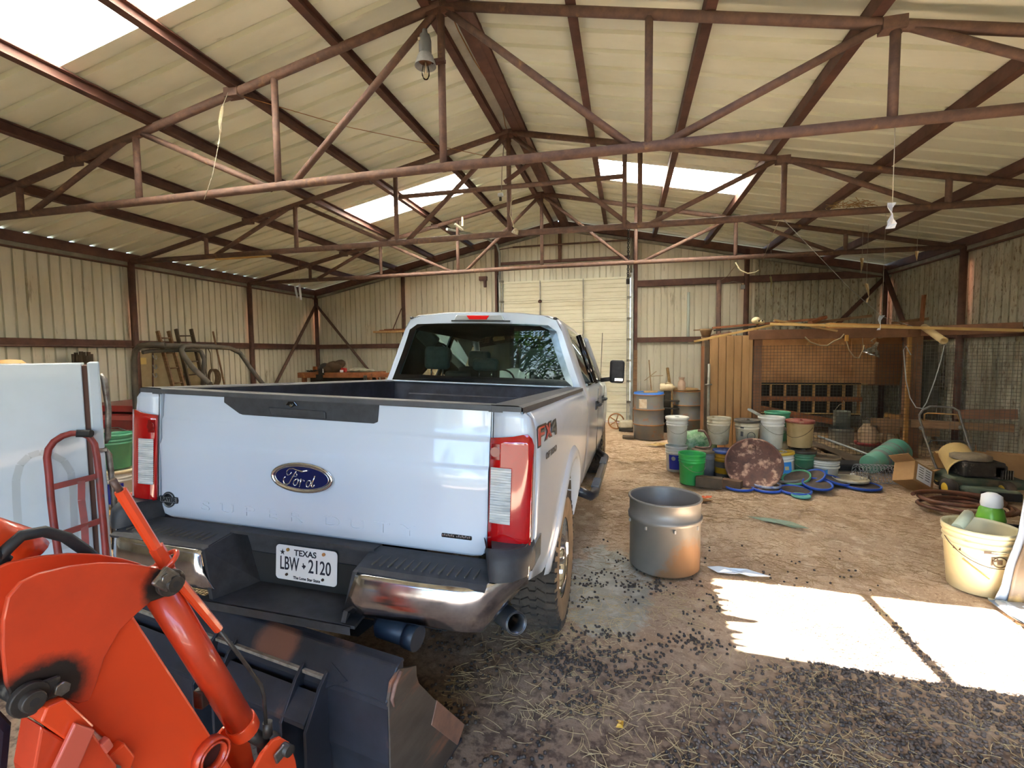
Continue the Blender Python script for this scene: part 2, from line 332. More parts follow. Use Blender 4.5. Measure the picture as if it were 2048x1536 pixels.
# --- overhead door
d1=struct('door_1'); DPAN=mat('door_panel','e0dcc8','cfc8ad',rough=.5,scale=2,stretch=(.5,1,2),amt=.4)
NP=7; ph=DH/NP
for i in range(NP):
    z0,z1=i*ph,(i+1)*ph; prof=[(0,z0),(-.035,z0+.004),(-.035,z0+.05),(-.012,z0+.058)]
    for k in range(1,4): zz=z0+.05+k*(ph-.11)/4; prof+=[(-.012,zz-.006),(-.002,zz),(-.012,zz+.006)]
    prof+=[(-.012,z1-.06),(-.035,z1-.052),(-.035,z1-.004),(0,z1)]
    b=MB(); b.grid([[(x,D-.06+dy,z) for dy,z in prof] for x in(DX0+.02,DX1-.02)]); pn=mesh('door_panel',b,DPAN,d1)
    for x in(DX0+.09,-2.1,-1.03,DX1-.09):
        q=MB(); q.beam((x,D-.1,z0+.015),(x,D-.1,z1-.015),.085,.012,up=(1,0,0)); mesh('hinge_stile',q,GAL,d1,bev=.003)
    for x in(DX0+.05,DX1-.05):
        q=MB(); q.beam((x-.05,D-.12,z1),(x+.06,D-.12,z1),.06,.05); mesh('roller',q,GALD,d1)
for x in(DX0-.01,DX1+.03):
    q=MB(); q.beam((x,D-.13,0),(x,D-.13,3.7),.03,.09,up=(1,0,0)); mesh('door_track',q,GAL,d1,bev=.004)
q=MB(); q.tube([(DX0+.02,D-.14,3.6),(DX0+.02,D-.14,4.25),(DX0-.03,D-.18,4.45),(DX0-.2,D-.35,4.55),(-3.5,10.6,4.45),(-3.6,9.5,4.28)],.03,6); mesh('door_track',q,GAL,d1)
q=MB(); q.tube([(DX1,D-.14,3.6),(DX1,D-.14,4.2),(DX1,D-.2,4.4)],.03,6); mesh('door_track',q,GALD,d1)
q=MB(); q.ball((-2.1,D-.13,3.0),(.05,.03,.045)); mesh('pulley',q,STEEL,d1)
q=MB(); q.box((-3.55,D-.2,3.62),(.2,.1,.1)); q.box((-3.5,D-.2,3.5),(.06,.08,.2)); mesh('track_bracket',q,STEEL,d1)
# unseen front gable behind the camera, its doorway narrowed and lowered to limit daylight
wf=struct('wall_front'); OX0,OX1,OH=-3.0,4.6,3.1
wall_sheets(wf,lambda q,h,z:(XL+q,Y0+h,z),OX0-XL,lambda q:roofz(XL+q,.12),SHEETW)
wall_sheets(wf,lambda q,h,z:(OX0+q,Y0+h,z),OX1-OX0,lambda q:roofz(OX0+q,.12),SHEETW,zbot=lambda t:OH)
wall_sheets(wf,lambda q,h,z:(OX1+q,Y0+h,z),XR-OX1,lambda q:roofz(OX1+q,.12),SHEETW)
for x in(OX0,OX1): pipe(wf,'post',(x,Y0+.1,-.1),(x,Y0+.1,3.8),.055)
# ================================================================ trusses
nodes=[-6.88,-5.14,-3.39,-1.633,.17,1.92,3.68]
def truss(Y,label,tie=False):
    t=thing('roof_truss',label,'truss',(XC,Y,0),group='pipe trusses carrying the roof')
    for a,b in((XL+.08,XC),(XC,XR-.08)):
        q=MB(); q.tube([(a,Y,roofz(a)-(.02 if a==XL+.08 else 0)),(b,Y,roofz(b))],.042,10); mesh('top_chord',q,PIPE,t)
    q=MB(); q.tube([(XL+.08,Y,ZB+.0),(-4.5,Y,ZB+.01),(XC,Y,ZB+.035),(1.2,Y,ZB+.02),(XR-.08,Y,ZB)],.042,10); mesh('bottom_chord',q,PIPE,t)
    for x in nodes:
        q=MB(); q.tube([(x,Y,ZB),(x,Y,roofz(x))],.034,8); mesh('upright',q,PIPE,t)
    for a,b in(((-6.75,ZB),(-5.2,roofz(-5.2))),((-5.08,roofz(-5.1)),(-3.47,ZB)),((-3.25,ZB),(XC-.06,roofz(XC)-.06)),((XC+.06,roofz(XC)-.06),(.06,ZB+.02)),((.27,ZB+.02),(1.85,roofz(1.85))),((1.98,roofz(1.98)),(3.55,ZB))):
        q=MB(); q.tube([(a[0],Y,a[1]),(b[0],Y,b[1])],.033,8); mesh('brace',q,PIPE,t)
    for x in(-3.87,1.9,-6.03):
        q=MB(); q.box((x,Y,roofz(x,-.005)),(.16,.1,.09)); mesh('purlin_clip',q,PIPE,t,bev=.004)
    q=MB(); q.prism([(XC-.14,Y-.03,4.75),(XC+.14,Y-.03,4.75),(XC+.1,Y-.03,4.87),(XC-.1,Y-.03,4.87)],(0,.06,0)); mesh('apex_plate',q,STEEL,t)
    if tie:
        q=MB(); q.tube([(-3.3,Y-.06,4.06),(-.03,Y-.06,4.06)],.032,8); mesh('tie_bar',q,PIPE,t)
        q=MB(); q.tube([(-.03,Y-.02,ZB),(-.03,Y-.02,4.45)],.032,8); mesh('upright',q,PIPE,t)
        q=MB(); q.beam((-1.66,Y-.1,4.12),(-1.3,Y+.25,4.52),.06,.06); mesh('knee_brace',q,STEEL,t)
truss(TY[3],'rusty pipe truss nearest the front, with a shaded bulb lamp by its king post')
truss(TY[4],'brown pipe truss in the middle, behind the one holding the bulb lamp',True)
truss(TY[5],'golden lit pipe truss farthest back, nearest the tall overhead door')
# ================================================================ pickup truck
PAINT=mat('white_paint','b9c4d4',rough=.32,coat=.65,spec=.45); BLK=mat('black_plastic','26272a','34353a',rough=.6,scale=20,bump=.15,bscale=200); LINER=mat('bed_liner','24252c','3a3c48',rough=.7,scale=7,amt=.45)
CHROME=mat('chrome','d8dade',rough=.07,metal=1); CHROMED=mat('scuffed_chrome','c9ccd2','9a9da6',rough=.16,metal=1,scale=12,amt=.4,bump=.1,bscale=30); RUB=mat('tire_rubber','2b2826','5a4c40',rough=.85,scale=5,amt=.45,bump=.3,bscale=40); RUBW=mat('dusty_sidewall','6e5c49','8b7459',rough=.9,scale=6)
REDL=mat('red_lens','a5060c',rough=.08,coat=1,spec=.6); CLRL=mat('clear_lens','dfe4e6','a4acb0',rough=.12,metal=.25,scale=9,stretch=(1,1,9)); DGLS=glassy('tinted_glass','b2c4ba',ior=1.45); FRIT=mat('window_frit','0b0c0e',rough=.12,coat=.5); GREYF=mat('seat_fabric','6f757a','5f656b',rough=.9,scale=30); HDL=mat('dark_headliner','2c2f31',rough=.9)
TX,TYy,TYAW,TRK,TRL,AX=-1.3668,1.7346,-.0123,-.0406,.0325,1.248
MF=T((TX,TYy,0))@RZ(TYAW); MT=MF@T((0,AX,0))@RX(TRK)@T((0,-AX,0))@RY(TRL); MTI=MT.inverted()
def tl(px,py,ax,val):
    d=MTI.to_3x3()@ray(px,py); o=MTI@EYE; return o+d*((val-o[ax])/d[ax])
tk=thing('pickup_truck','white crew cab pickup truck parked tailgate first under the trusses','truck',(TX,TYy,0),TYAW)
HW=[(.56,.925),(.62,.935),(.8,.968),(1.0,.98),(1.18,.984),(1.3,.985),(1.40,.979),(1.45,.962),(1.475,.93)]
def hw(z):
    for (a,b),(c,d) in zip(HW,HW[1:]):
        if z<=c: return b+(d-b)*max(0,(z-a))/(c-a)
    return HW[-1][1]
AC,AZ,AR=1.28,.56,.525; FC=5.22
def bottom(y,ac=AC):
    if abs(y-ac)<AR: return max(AZ+math.sqrt(AR*AR-(y-ac)**2),.63)
    if y<ac: return .82-.19*min(1,max(0,(y-.02)/.55))
    return .63
def side(sg,y0,y1,ac,ztop=1.475,zs=None):
    b=MB(); ysn=sorted(set([y0+(y1-y0)*i/24 for i in range(25)]+[ac+AR*math.cos(math.pi*i/22) for i in range(23) if y0<ac+AR*math.cos(math.pi*i/22)<y1]))
    b.grid([[(sg*hw(zb+(ztop-zb)*k/10),y,zb+(ztop-zb)*k/10) for k in range(11)] for y in ysn for zb in[bottom(y,ac)]],sm=True); return b
for sg,nm in((1,'bedside_panel'),(-1,'bedside_panel')):
    b=side(sg,.055,2.32,AC)
    cs=[(.822,.004),(.875,.001),(.925,.0),(.952,.005),(.970,.016),(.982,.05)]
    zz=[.83,.9,1.0,1.1,1.2,1.3,1.4,1.45,1.475]
    b.grid([[(sg*min(x,hw(z)+(.0 if x<.95 else 0)),y,z) for x,y in cs] for z in zz],sm=True)
    b.grid([[(sg*.815,y,z) for y in(0.004,.06)] for z in(.9,1.475)]); mesh(nm,b,PAINT,tk) if False else None
    b.M=MT; b.v=[MT@p for p in b.v]; pn=mesh(nm,b,PAINT,tk,solid=.004)
    # flared wheel arch lip
    q=MB(MT); rows=[]
    for i in range(31):
        a=math.pi*1.1*i/30-.157; c,s_=math.cos(a),math.sin(a); row=[]
        for r_,dx in((AR+.075,.0),(AR+.05,.02),(AR+.008,.026),(AR-.012,.02),(AR-.012,-.07)):
            z=max(AZ+r_*s_,.56); row.append((sg*(hw(z)+dx),AC+r_*c,z))
        rows.append(row)
    q.grid(rows,sm=True); mesh('wheel_arch',q,PAINT,tk)
    q=MB(MT); q.grid([[(sg*x,AC+(AR-.012)*math.cos(t_),AZ+(AR-.012)*math.sin(t_)) for x in(.58,.75,.93)] for t_ in[math.pi*k_/16 for k_ in range(17)]],sm=True); q.prism([(sg*.58,AC+(AR-.012)*math.cos(math.pi*k_/16),AZ+(AR-.012)*math.sin(math.pi*k_/16)) for k_ in range(17)],(sg*.005,0,0)); mesh('wheel_well',q,mat('wheel_well_dust','6b5f50','4a4138',rough=.9,scale=6),tk)
    # tail light
    q=MB(MT); so_=[(.816,-.008),(.86,-.014),(.905,-.015),(.94,-.011),(.960,-.004),(.972,.004),(.977,.014)]; rows=[]
    for z in(.935,.95,1.0,1.1,1.2,1.3,1.35,1.372): 
        row=[]
        for k,(x,y) in enumerate(so_):
            zz2=z; 
            if z>1.36: zz2=z+[0,.004,.01,.018,.02,.005,-.03][k]
            if z<.94: zz2=z+[0,0,.004,.01,.018,.03,.05][k]
            row.append((sg*x,y,zz2))
        rows.append(row)
    q.grid(rows,sm=True); tlr=mesh('tail_light',q,REDL,tk,solid=.012)
    q=MB(MT); rows=[]
    for i in range(45):
        z=1.045+.215*i/44; e=.002*(i%2); rows.append([(sg*x,y-.011-e,z) for x,y in((.822,-.010),(.86,-.0145),(.905,-.0155))])
    q.grid(rows); mesh('reversing_lens',q,CLRL,tlr)
    q=MB(MT); q.grid([[(sg*x,y-.009,z) for x,y in((.822,-.009),(.855,-.0115))] for z in(1.29,1.35)]); q.tube([(sg*.838,-.02,1.32),(sg*.838,-.024,1.32)],.018,10); mesh('bulb_window',q,mat('deep_red','7c0308',rough=.05,coat=1),tlr,solid=.004)
    # rail cap
    q=MB(MT); q.grid([[(sg*.80,y,1.492),(sg*.81,y,1.499),(sg*.915,y,1.499),(sg*.935,y,1.492),(sg*.938,y,1.468),(sg*.925,y,1.466)] for y in(.0,.05,.8,1.6,2.31)],sm=False); q.grid([[(sg*.80,0,1.47),(sg*.80,0,1.495)],[(sg*.93,0,1.47),(sg*.93,0,1.495)]]); mesh('rail_cap',q,mat('rail_plastic','3a3b3e','4c4d50',rough=.5,scale=9),tk)
    # inner bed wall and wheel hump
    q=MB(MT); q.grid([[(sg*.80,y,z) for z in(.98,1.05,1.40)]+[(sg*.80,y,1.49)] for y in(.06,.7,1.4,2.28)]); q.grid([[(sg*.80,AC+.5*math.cos(a),.98+.26*math.sin(a)),(sg*.6,AC+.5*math.cos(a),.98+.26*math.sin(a))] for a in[math.pi*i/10 for i in range(11)]]); q.prism([(sg*.6,AC+.5*math.cos(math.pi*i/10),.98+.26*math.sin(math.pi*i/10)) for i in range(11)],(sg*.005,0,0)); mesh('bed_wall',q,LINER,tk)
q=MB(MT); q.box((0,1.17,.97),(1.62,2.24,.02)); [q.box((x,1.17,.985),(.05,2.2,.014)) for x in[-.7+.1*i for i in range(15)]]; mesh('bed_floor',q,LINER,tk)
q=MB(MT); q.box((0,2.29,1.23),(1.64,.03,.52)); q.box((0,2.26,1.34),(1.3,.02,.1)); mesh('bulkhead',q,LINER,tk,bev=.01); q=MB(MT); q.box((0,2.29,1.495),(1.7,.05,.012)); mesh('bulkhead_rail',q,PAINT,tk,bev=.004)
# tailgate
def gate_y(z): 
    P=[(.893,.012),(.905,0),(.99,-.004),(1.06,-.004),(1.235,-.014),(1.262,-.003),(1.35,-.005),(1.368,.003),(1.475,.008)]
    for (a,b),(c,d) in zip(P,P[1:]):
        if z<=c: return b+(d-b)*(z-a)/(c-a)
    return .008
q=MB(MT); zs_=[.893,.9,.905,.95,.99,1.06,1.15,1.235,1.25,1.262,1.35,1.359,1.368,1.42,1.475]
def gx(z): return .806-.028*max(0,(.935-z)/.042)**2
q.grid([[(x*gx(z),gate_y(z)+.012*max(0,abs(x)-.96)/.04,z) for x in(-1,-.96,-.7,-.35,0,.35,.7,.96,1)] for z in zs_],sm=True); q.box((0,.045,1.185),(1.59,.05,.56)); tg=mesh('tailgate',q,PAINT,tk)
q=MB(MT); q.prism([(-.812,-.004,1.473),(-.812,.0,1.497),(-.812,.07,1.499),(-.812,.07,1.473)],(1.624,0,0)); mesh('tailgate_cap',q,mat('rail_plastic','3a3b3e'),tk,bev=.004)
q=MB(MT); q.prism([(-.445,-.0025,1.476),(-.445,-.0025,1.448),(-.362,-.0025,1.402),(-.345,-.0025,1.398),(.305,-.0025,1.396),(.322,-.0025,1.403),(.326,-.0025,1.476)],(0,.012,0)); ap=mesh('tailgate_trim',q,BLK,tk,bev=.003)
q=MB(MT); q.prism([(-.205,-.0115,1.44),(-.185,-.0115,1.405),(.085,-.0115,1.402),(.083,-.0115,1.432),(.07,-.0115,1.437)],(0,.012,0)); mesh('release_handle',q,BLK,ap,bev=.005)
q=MB(MT); q.prism([(-.115,-.009,1.452),(-.1,-.012,1.47),(-.07,-.012,1.47),(-.055,-.009,1.452)],(0,.012,0)); q.tube([(-.085,-.012,1.455),(-.085,-.005,1.455)],.011,12); mesh('camera_housing',q,FRIT,ap,bev=.002)
q=MB(MT); q.tube([(-.085,-.0135,1.453),(-.085,-.012,1.453)],.006,12); mesh('lock_ring',q,CHROME,ap)
# raised lettering, oval emblem and badges
FACE=MT@T((0,-.006,0))@RX(math.pi/2)
def onface(x,z,y=0): return MT@T((x,y,z))@RX(math.pi/2)
for i,ch in enumerate('SUPERDUTY'):
    x=-.54+i*.1195+(.06 if i>4 else 0); text('raised_letter',ch,.062,onface(x,.966,gate_y(.966)-.0005),PAINT,tg,sx=2.0,ext=.0035)
def ell(rx,rz,y,n=48,cx=-.02,cz=1.146): return [(cx+rx*math.cos(2*math.pi*i/n),y,cz+rz*math.sin(2*math.pi*i/n)) for i in range(n)]
BLUE=mat('emblem_blue','0d1546',rough=.3,spec=.3)
q=MB(MT); q.prism(ell(.15,.06,-.0185),(0,.012,0)); em=mesh('oval_emblem',q,BLUE,tg)
q=MB(MT); q.tube(ell(.146,.058,-.018),.0085,8,closed=True); q.tube(ell(.132,.049,-.02),.002,6,closed=True); mesh('emblem_rim',q,CHROME,em)
def fp(X,Y): return (-.02+(X-945)/610*.15,-.022,1.146-((Y-545)-.085*(X-945))/610*.15*1.06)
q=MB(MT)
for st,r in(([(650,470),(655,425),(705,390),(780,388),(860,415),(960,440),(1070,425)],[.0022,.003,.0028,.0026,.003,.0045,.003]),([(652,465),(670,500),(720,485),(752,445)],.002),([(850,430),(815,470),(780,520),(740,580),(705,630),(655,652),(605,635),(585,590),(600,540),(632,520)],.0032),([(740,520),(800,516),(850,520),(862,490),(845,470)],.0018),([(855,560),(805,590),(785,640),(815,672),(860,655),(890,600),(880,560),(855,560)],.0027),([(880,560),(905,585),(935,575)],.002),([(945,555),(930,620),(908,690)],.0034),([(915,650),(950,600),(985,575),(1008,585),(1005,610)],.0026),([(1135,590),(1085,590),(1045,640),(1055,690),(1095,695),(1135,650),(1145,600)],.0028),([(1222,510),(1180,600),(1150,675),(1165,700),(1195,685),(1215,655)],.0032)):
    q.tube([fp(*a) for a in st],r,6)
mesh('script_lettering',q,CHROME,em)
q=MB(MT); cx,cz=-.748,.978
arc=lambda a0,a1,r,n=10:[(cx+r*math.cos(a0+(a1-a0)*i/n),-.008,cz+r*math.sin(a0+(a1-a0)*i/n)) for i in range(n+1)]
q.prism([(cx+.052,-.008,cz-.014),(cx+.056,-.008,cz),(cx+.052,-.008,cz+.015)]+arc(.45,2.69,.037)+[(cx-.052,-.008,cz+.015),(cx-.056,-.008,cz),(cx-.052,-.008,cz-.014)]+arc(3.59,5.83,.037),(0,.006,0)); bd=mesh('dealer_badge',q,mat('badge_black','15171c',rough=.2,coat=.6),tg)
q=MB(MT); q.tube([(cx+.031*math.cos(a),-.009,cz+.031*math.sin(a)) for a in[.5+i*.24 for i in range(10)]],.0028,6); q.tube([(cx+.031*math.cos(a),-.009,cz+.031*math.sin(a)) for a in[3.64+i*.24 for i in range(10)]],.0028,6); q.box((cx,-.0085,cz),(.098,.001,.024)); mesh('badge_plate',q,mat('badge_silver','9aa0a8',rough=.3,metal=.8),bd)
text('badge_lettering','BAYER',.026,onface(cx,cz,-.0095),mat('badge_black','15171c'),bd,sx=1.1,ext=.0006,bold=.0006)
q=MB(MT); q.box((.684,-.004,.968),(.128,.008,.017)); nb=mesh('narrow_badge',q,FRIT,tg,bev=.004); q=MB(MT)
for i in range(16): 
    if i not in(7,): q.box((.628+i*.0074,-.0088,.9705+.001*(i%2)),(.0045,.002,.007))
mesh('badge_marks',q,CHROME,nb)
# door-side decal
DR=mat('decal_red','c23a2a',rough=.3,coat=.5); DK=mat('decal_black','1c1a1b',rough=.3,coat=.5); DG=mat('decal_grey','6f6660',rough=.3,coat=.5)
def dp(X,Y,d=0):
    x=.985
    for _ in range(3): p=tl(1050+X/17.07,820+Y/17.07,0,x); x=hw(p.z)+.004
    return V((x+d,p.y,p.z))
def decal(n,pts,m,d=0):
    q=MB(MT); q.prism([dp(*a,d) for a in pts],(.0015,0,0)); return mesh(n,q,m,tk)
decal('decal',[(400,650),(430,560),(715,430),(745,490),(740,530),(660,560),(660,860),(540,930),(540,1245),(430,1315)],DK); decal('decal',[(430,660),(455,610),(650,520),(650,575),(515,640),(505,780),(650,735),(650,820),(515,880),(515,1190),(440,1235)],DR,.002); decal('decal',[(525,700),(650,650),(650,690),(525,745)],DK,.004)
decal('decal',[(665,500),(760,455),(800,395),(895,345),(880,480),(840,660),(930,895),(840,945),(790,860),(750,1010),(655,1075),(720,890),(745,720)],DK); decal('decal',[(690,520),(730,500),(785,600),(820,450),(850,430),(825,690),(890,860),(855,880),(790,760),(735,960),(700,990),(765,720)],DR,.002)
decal('decal',[(890,500),(960,350),(1045,280),(1085,620),(1085,815),(1025,845),(1010,740),(905,780)],DK); decal('decal',[(910,600),(975,450),(1020,390),(1030,560),(1060,560),(1060,790),(1035,800),(1030,670),(910,720)],DG,.002); decal('decal',[(945,570),(1000,480),(1005,590),(945,620)],DK,.004)
text('decal_lettering','OFF ROAD',.042,MT@T((.9895,.40,1.262))@Matrix(((0,0,1,0),(1,0,0,0),(0,1,0,0),(0,0,0,1)))@RZ(-.02),DK,tk,sx=1.5,ext=.0006,bold=.0006)
# rear bumper
def bump_prof(x):
    ax=abs(x); y=-.20
    if ax>.80: y=-.20+.5*(ax-.80)**1.3*3.0
    return y
xsb=[.355,.40,.5,.6,.7,.78,.84,.88,.92,.95,.975,.985]
for sg in(1,-1):
    q=MB(MT); rows=[]
    for x in xsb:
        y=bump_prof(x); up=.012*max(0,(x-.6)/.38); k=.05*max(0,(x-.84)/.14)
        x2=x-.055*max(0,(.42-x)/.065)
        rows.append([(sg*x,y+.03,.852+up+k),(sg*x,y+.006,.848+up+k),(sg*x,y,.835+up+k),(sg*(x-.02 if x<.37 else x),y-.006,.77+up*.5+k*1.2),(sg*(x2-.35*k),y+.01+k*.4,.70+k*2.6),(sg*(x2-.35*k),y+.04+k*.4,.68+k*2.6)])
    q.grid(rows,sm=True); q.grid([[(sg*.985,y,z) for y in(.02,.09,.16,.2)] for z in(.86,.90,.95)]); mesh('bumper_chrome',q,CHROMED,tk,solid=.006)
    q=MB(MT); rows=[]
    for x in(.345,.40,.55,.70,.80,.86): rows.append([(sg*x,.0,.885),(sg*x,-.03,.882),(sg*x,-.165,.862),(sg*x,-.185,.852)])
    q.grid(rows); q.prism([(sg*.33,0,.89),(sg*.345,-.19,.856),(sg*.30,-.19,.66),(sg*.24,0,.66)],(sg*.012,0,0)); st=mesh('bumper_step',q,BLK,tk,solid=.012)
    q=MB(MT)
    for i in range(13): x=.40+i*.034; q.box((sg*x,-.095,.879),(.004,.12,.006),M=None)
    for i in range(13): pass
    mesh('step_rib',q,mat('dusty_rib','514e49',rough=.9),st)
    q=MB(MT); rows=[]
    for z,g in((.872,.0),(.90,.0),(.945,.004),(.968,.02),(.975,.05)):
        rows.append([(sg*(x-g*.6),y+g,z) for x,y in((.80,.02),(.845,-.10),(.865,-.15),(.90,-.15),(.945,-.125),(.985,-.06),(.992,.06))])
    q.grid(rows,sm=True); q.prism([(sg*.81,.05,.973),(sg*.855,-.09,.973),(sg*.90,-.1,.973),(sg*.945,-.075,.973),(sg*.97,-.03,.973),(sg*.975,.05,.973)],(0,0,-.01)); mesh('bumper_corner_pad',q,BLK,tk)
q=MB(MT); q.box((0,.02,.765),(.66,.03,.25)); q.prism([(-.33,.02,.66),(-.36,-.2,.655),(.36,-.2,.655),(.33,.02,.66)],(0,0,-.012)); q.grid([[(x,-.2-.01,.655),(x,-.205,.62),(x,-.15,.585),(x,0,.57)] for x in(-.345,-.2,0,.2,.345)]); q.box((0,-.02,.888),(.7,.07,.012)); mesh('bumper_centre',q,BLK,tk)
q=MB(MT); q.box((0,.06,.6),(1.3,.08,.08)); q.box((-.07,-.04,.59),(.10,.16,.10)); q.box((.2,.0,.61),(.16,.05,.09)); q.box((-.2,.0,.60),(.12,.05,.08)); mesh('hitch_receiver',q,mat('frame_black','141416',rough=.7),tk,bev=.012)
p=tl(795,1258,1,-.02); q=MB(MT); q.tube([p+V((-.1,.03,0)),p+V((-.07,0,0)),p+V((.07,-.02,-.004))],[.025,.045,.045],14); q.tube([p+V((.055,-.02,-.004)),p+V((.105,-.03,-.006))],.05,14); mesh('muffler_canister',q,mat('bluish_can','28323f','1d2531',rough=.45,scale=8),tk)
p=tl(1033,1247,1,.02); a=tl(968,1200,1,.32); q=MB(MT); rr_=.043
d_=(p-a).normalized(); q.tube([a,p],rr_,18,caps=False); q.tube([p,p-d_*.12],rr_-.005,18,caps=False); mesh('exhaust_tip',q,mat('exhaust_steel','6e6f72','53565c',rough=.3,metal=.8,scale=5),tk,solid=.003)
# licence plate
PW=mat('plate_white','d9d9dc',rough=.4); q=MB(MT); n_=6
def rrect(w_,h_,r,cx,cz,y): return [(cx+sx*(w_/2-r)+r*math.cos(a),y,cz+sz*(h_/2-r)+r*math.sin(a)) for sx,sz,a0 in((1,1,0),(-1,1,1.5708),(-1,-1,3.1416),(1,-1,4.7124)) for a in[a0+i*1.5708/n_ for i in range(n_+1)]]
PZ=.765; q.prism(rrect(.3048,.1524,.018,0,PZ,-.008),(0,.003,0)); lp=mesh('licence_plate',q,PW,tk,bev=.001); INK=mat('plate_ink','15172a',rough=.5)
text('plate_state','TEXAS',.036,onface(-.004,PZ+.047,-.009),INK,lp,sx=1.05,ext=.0004,bold=.0008)
text('plate_number','LBW',.083,onface(-.083,PZ-.006,-.009),INK,lp,sx=.56,ext=.0006,bold=.0007); text('plate_number','2120',.083,onface(.068,PZ-.006,-.009),INK,lp,sx=.68,ext=.0006,bold=.0007)
text('plate_motto','The Lone Star State',.0175,onface(.005,PZ-.062,-.009),INK,lp,sx=.95,ext=.0004,bold=.0004)
q=MB(MT); tx=[(-.4,1),(-.05,1),(-.05,.45),(.4,.35),(.75,.25),(.8,-.1),(.45,-.45),(.25,-.6),(.15,-1),(-.15,-.75),(-.3,-.4),(-.5,-.4),(-.9,.1),(-.4,.1)]
q.prism([(-.010+.012*a,-.0096,PZ-.006+.013*b) for a,b in tx],(0,.0008,0))
mesh('plate_map',q,INK,lp); q=MB(MT); q.prism([(-.118+(.014 if i%2==0 else .005)*math.cos(math.pi/2+math.pi*i/5),-.0096,PZ+.044+(.014 if i%2==0 else .005)*math.sin(math.pi/2+math.pi*i/5)) for i in range(10)],(0,.0008,0)); mesh('plate_star',q,INK,lp)
for x,z,c in((-.09,.058,'a8834a'),(.088,.058,'c08552'),(-.095,-.052,'3a2a20'),(.085,-.052,'3a2a20')):
    q=MB(MT); q.tube([(x,-.013,PZ+z),(x,-.008,PZ+z)],.0075 if z>0 else .006,10); mesh('plate_bolt',q,mat('bolt_'+c,c,rough=.6,metal=.4),lp)
# cab
SEC=[(.62,.915),(.66,.945),(.80,.972),(1.05,.985),(1.3,.98),(1.43,.965),(1.50,.935),(1.62,.888),(1.80,.823),(1.95,.768),(2.02,.742),(2.078,.70),(2.112,.62),(2.138,.35),(2.146,0)]
def cabsec(y,sx=1,dz=0): return [(x*sx,y,z+dz*max(0,(z-1.4)/.7)) for z,x in SEC]
stn=[(2.335,.972,-.012),(2.36,.99,-.004),(2.42,1,0),(2.62,1,.004),(3.52,1,.004),(3.66,1,.002),(4.42,1,-.012)]
q=MB(MT); gls=[]
for sg in(1,-1):
    for (ya,sa,da),(yb,sb,db) in zip(stn,stn[1:]):
        A=cabsec(ya,sa,da);B=cabsec(yb,sb,db)
        if ya in(2.62,3.66): gls.append(MB(MT))
        for i in range(len(A)-1):
            win=6<=i<=9 and ya in(2.62,3.66)
            vs=[(sg*A[i][0],)+A[i][1:],(sg*A[i+1][0],)+A[i+1][1:],(sg*B[i+1][0],)+B[i+1][1:],(sg*B[i][0],)+B[i][1:]]
            (gls[-1] if win else q).add(vs,[(0,1,2,3)],True)
    # front doors, wing and cowl
    A=cabsec(4.42)[:7]; zz=[(4.42,0),(4.7,0),(5.2,-.01),(5.9,-.02),(6.12,-.03)]
    q.grid([[(sg*x*(1 if y<5.9 else .97),y,(z+dz if z>.7 or abs(y-FC)>AR else z)) for x,_,z in A if True] for y,dz in zz],sm=True)
# back wall ring around the window
A=[(x,y,z) for x,y,z in cabsec(2.335,.972,-.012) if z>1.42]; OUT=[(-x,y,z) for x,y,z in A]+[(x,y,z) for x,y,z in A[::-1][1:]]
WIN=[(-.857,2.328,1.49),(-.80,2.33,1.64),(-.735,2.333,1.82),(-.695,2.335,1.95),(-.68,2.336,2.0),(-.65,2.336,2.022),(-.4,2.336,2.032),(-.0,2.336,2.036)]; WIN=WIN+[(-x,y,z) for x,y,z in WIN[::-1][1:]]
n=min(len(OUT),len(WIN))
def resamp(P,n):
    P=[V(p) for p in P]; L_=[0]
    for a,b in zip(P,P[1:]): L_.append(L_[-1]+(b-a).length)
    out=[]
    for i in range(n):
        t=L_[-1]*i/(n-1); k=max(j for j in range(len(L_)) if L_[j]<=t+1e-9); k=min(k,len(P)-2); f=(t-L_[k])/(L_[k+1]-L_[k]); out.append(P[k].lerp(P[k+1],f))
    return out
q.grid([OUT,WIN]) if len(OUT)==len(WIN) else q.grid([resamp(OUT,25),resamp(WIN,25)])
q.box((0,2.34,1.2),(1.85,.02,.6)); q.box((0,5.6,1.47),(1.7,1.0,.06)); q.box((0,6.1,1.2),(1.75,.06,.5))
mesh('cab_shell',q,PAINT,tk)
IN=[((-.0+x)*.9 if False else x*.91,y,1.535+(z-1.49)*.86+.02) for x,y,z in WIN]; INb=IN+[(x*.9 if False else x,IN[0][1],1.555) for x in(.7,.35,0,-.35,-.7)]
q=MB(MT); WINb=[(x,y-.002,z) for x,y,z in WIN]; q.grid([resamp(WINb,25),resamp([(x,y-.002,z) for x,y,z in IN],25)]); q.grid([[(-.857,2.326,1.49),(.857,2.326,1.49)],[(IN[0][0],2.326,IN[0][2]),(-IN[0][0],2.326,IN[0][2])]]); mesh('window_surround',q,FRIT,tk)
q=MB(MT); q.add([(x,y+.002,z) for x,y,z in WIN],[tuple(range(len(WIN)))]); mesh('rear_window',q,DGLS,tk)
for g_ in gls: mesh('side_window',g_,DGLS,tk)
q=MB(MT); q.grid([[(-.70,4.42,2.05),(-.35,4.44,2.09),(.35,4.44,2.09),(.70,4.42,2.05)],[(-.86,5.15,1.5),(-.4,5.25,1.5),(.4,5.25,1.5),(.86,5.15,1.5)]]); mesh('windscreen',q,glassy('clear_glass','d4e2d6'),tk)
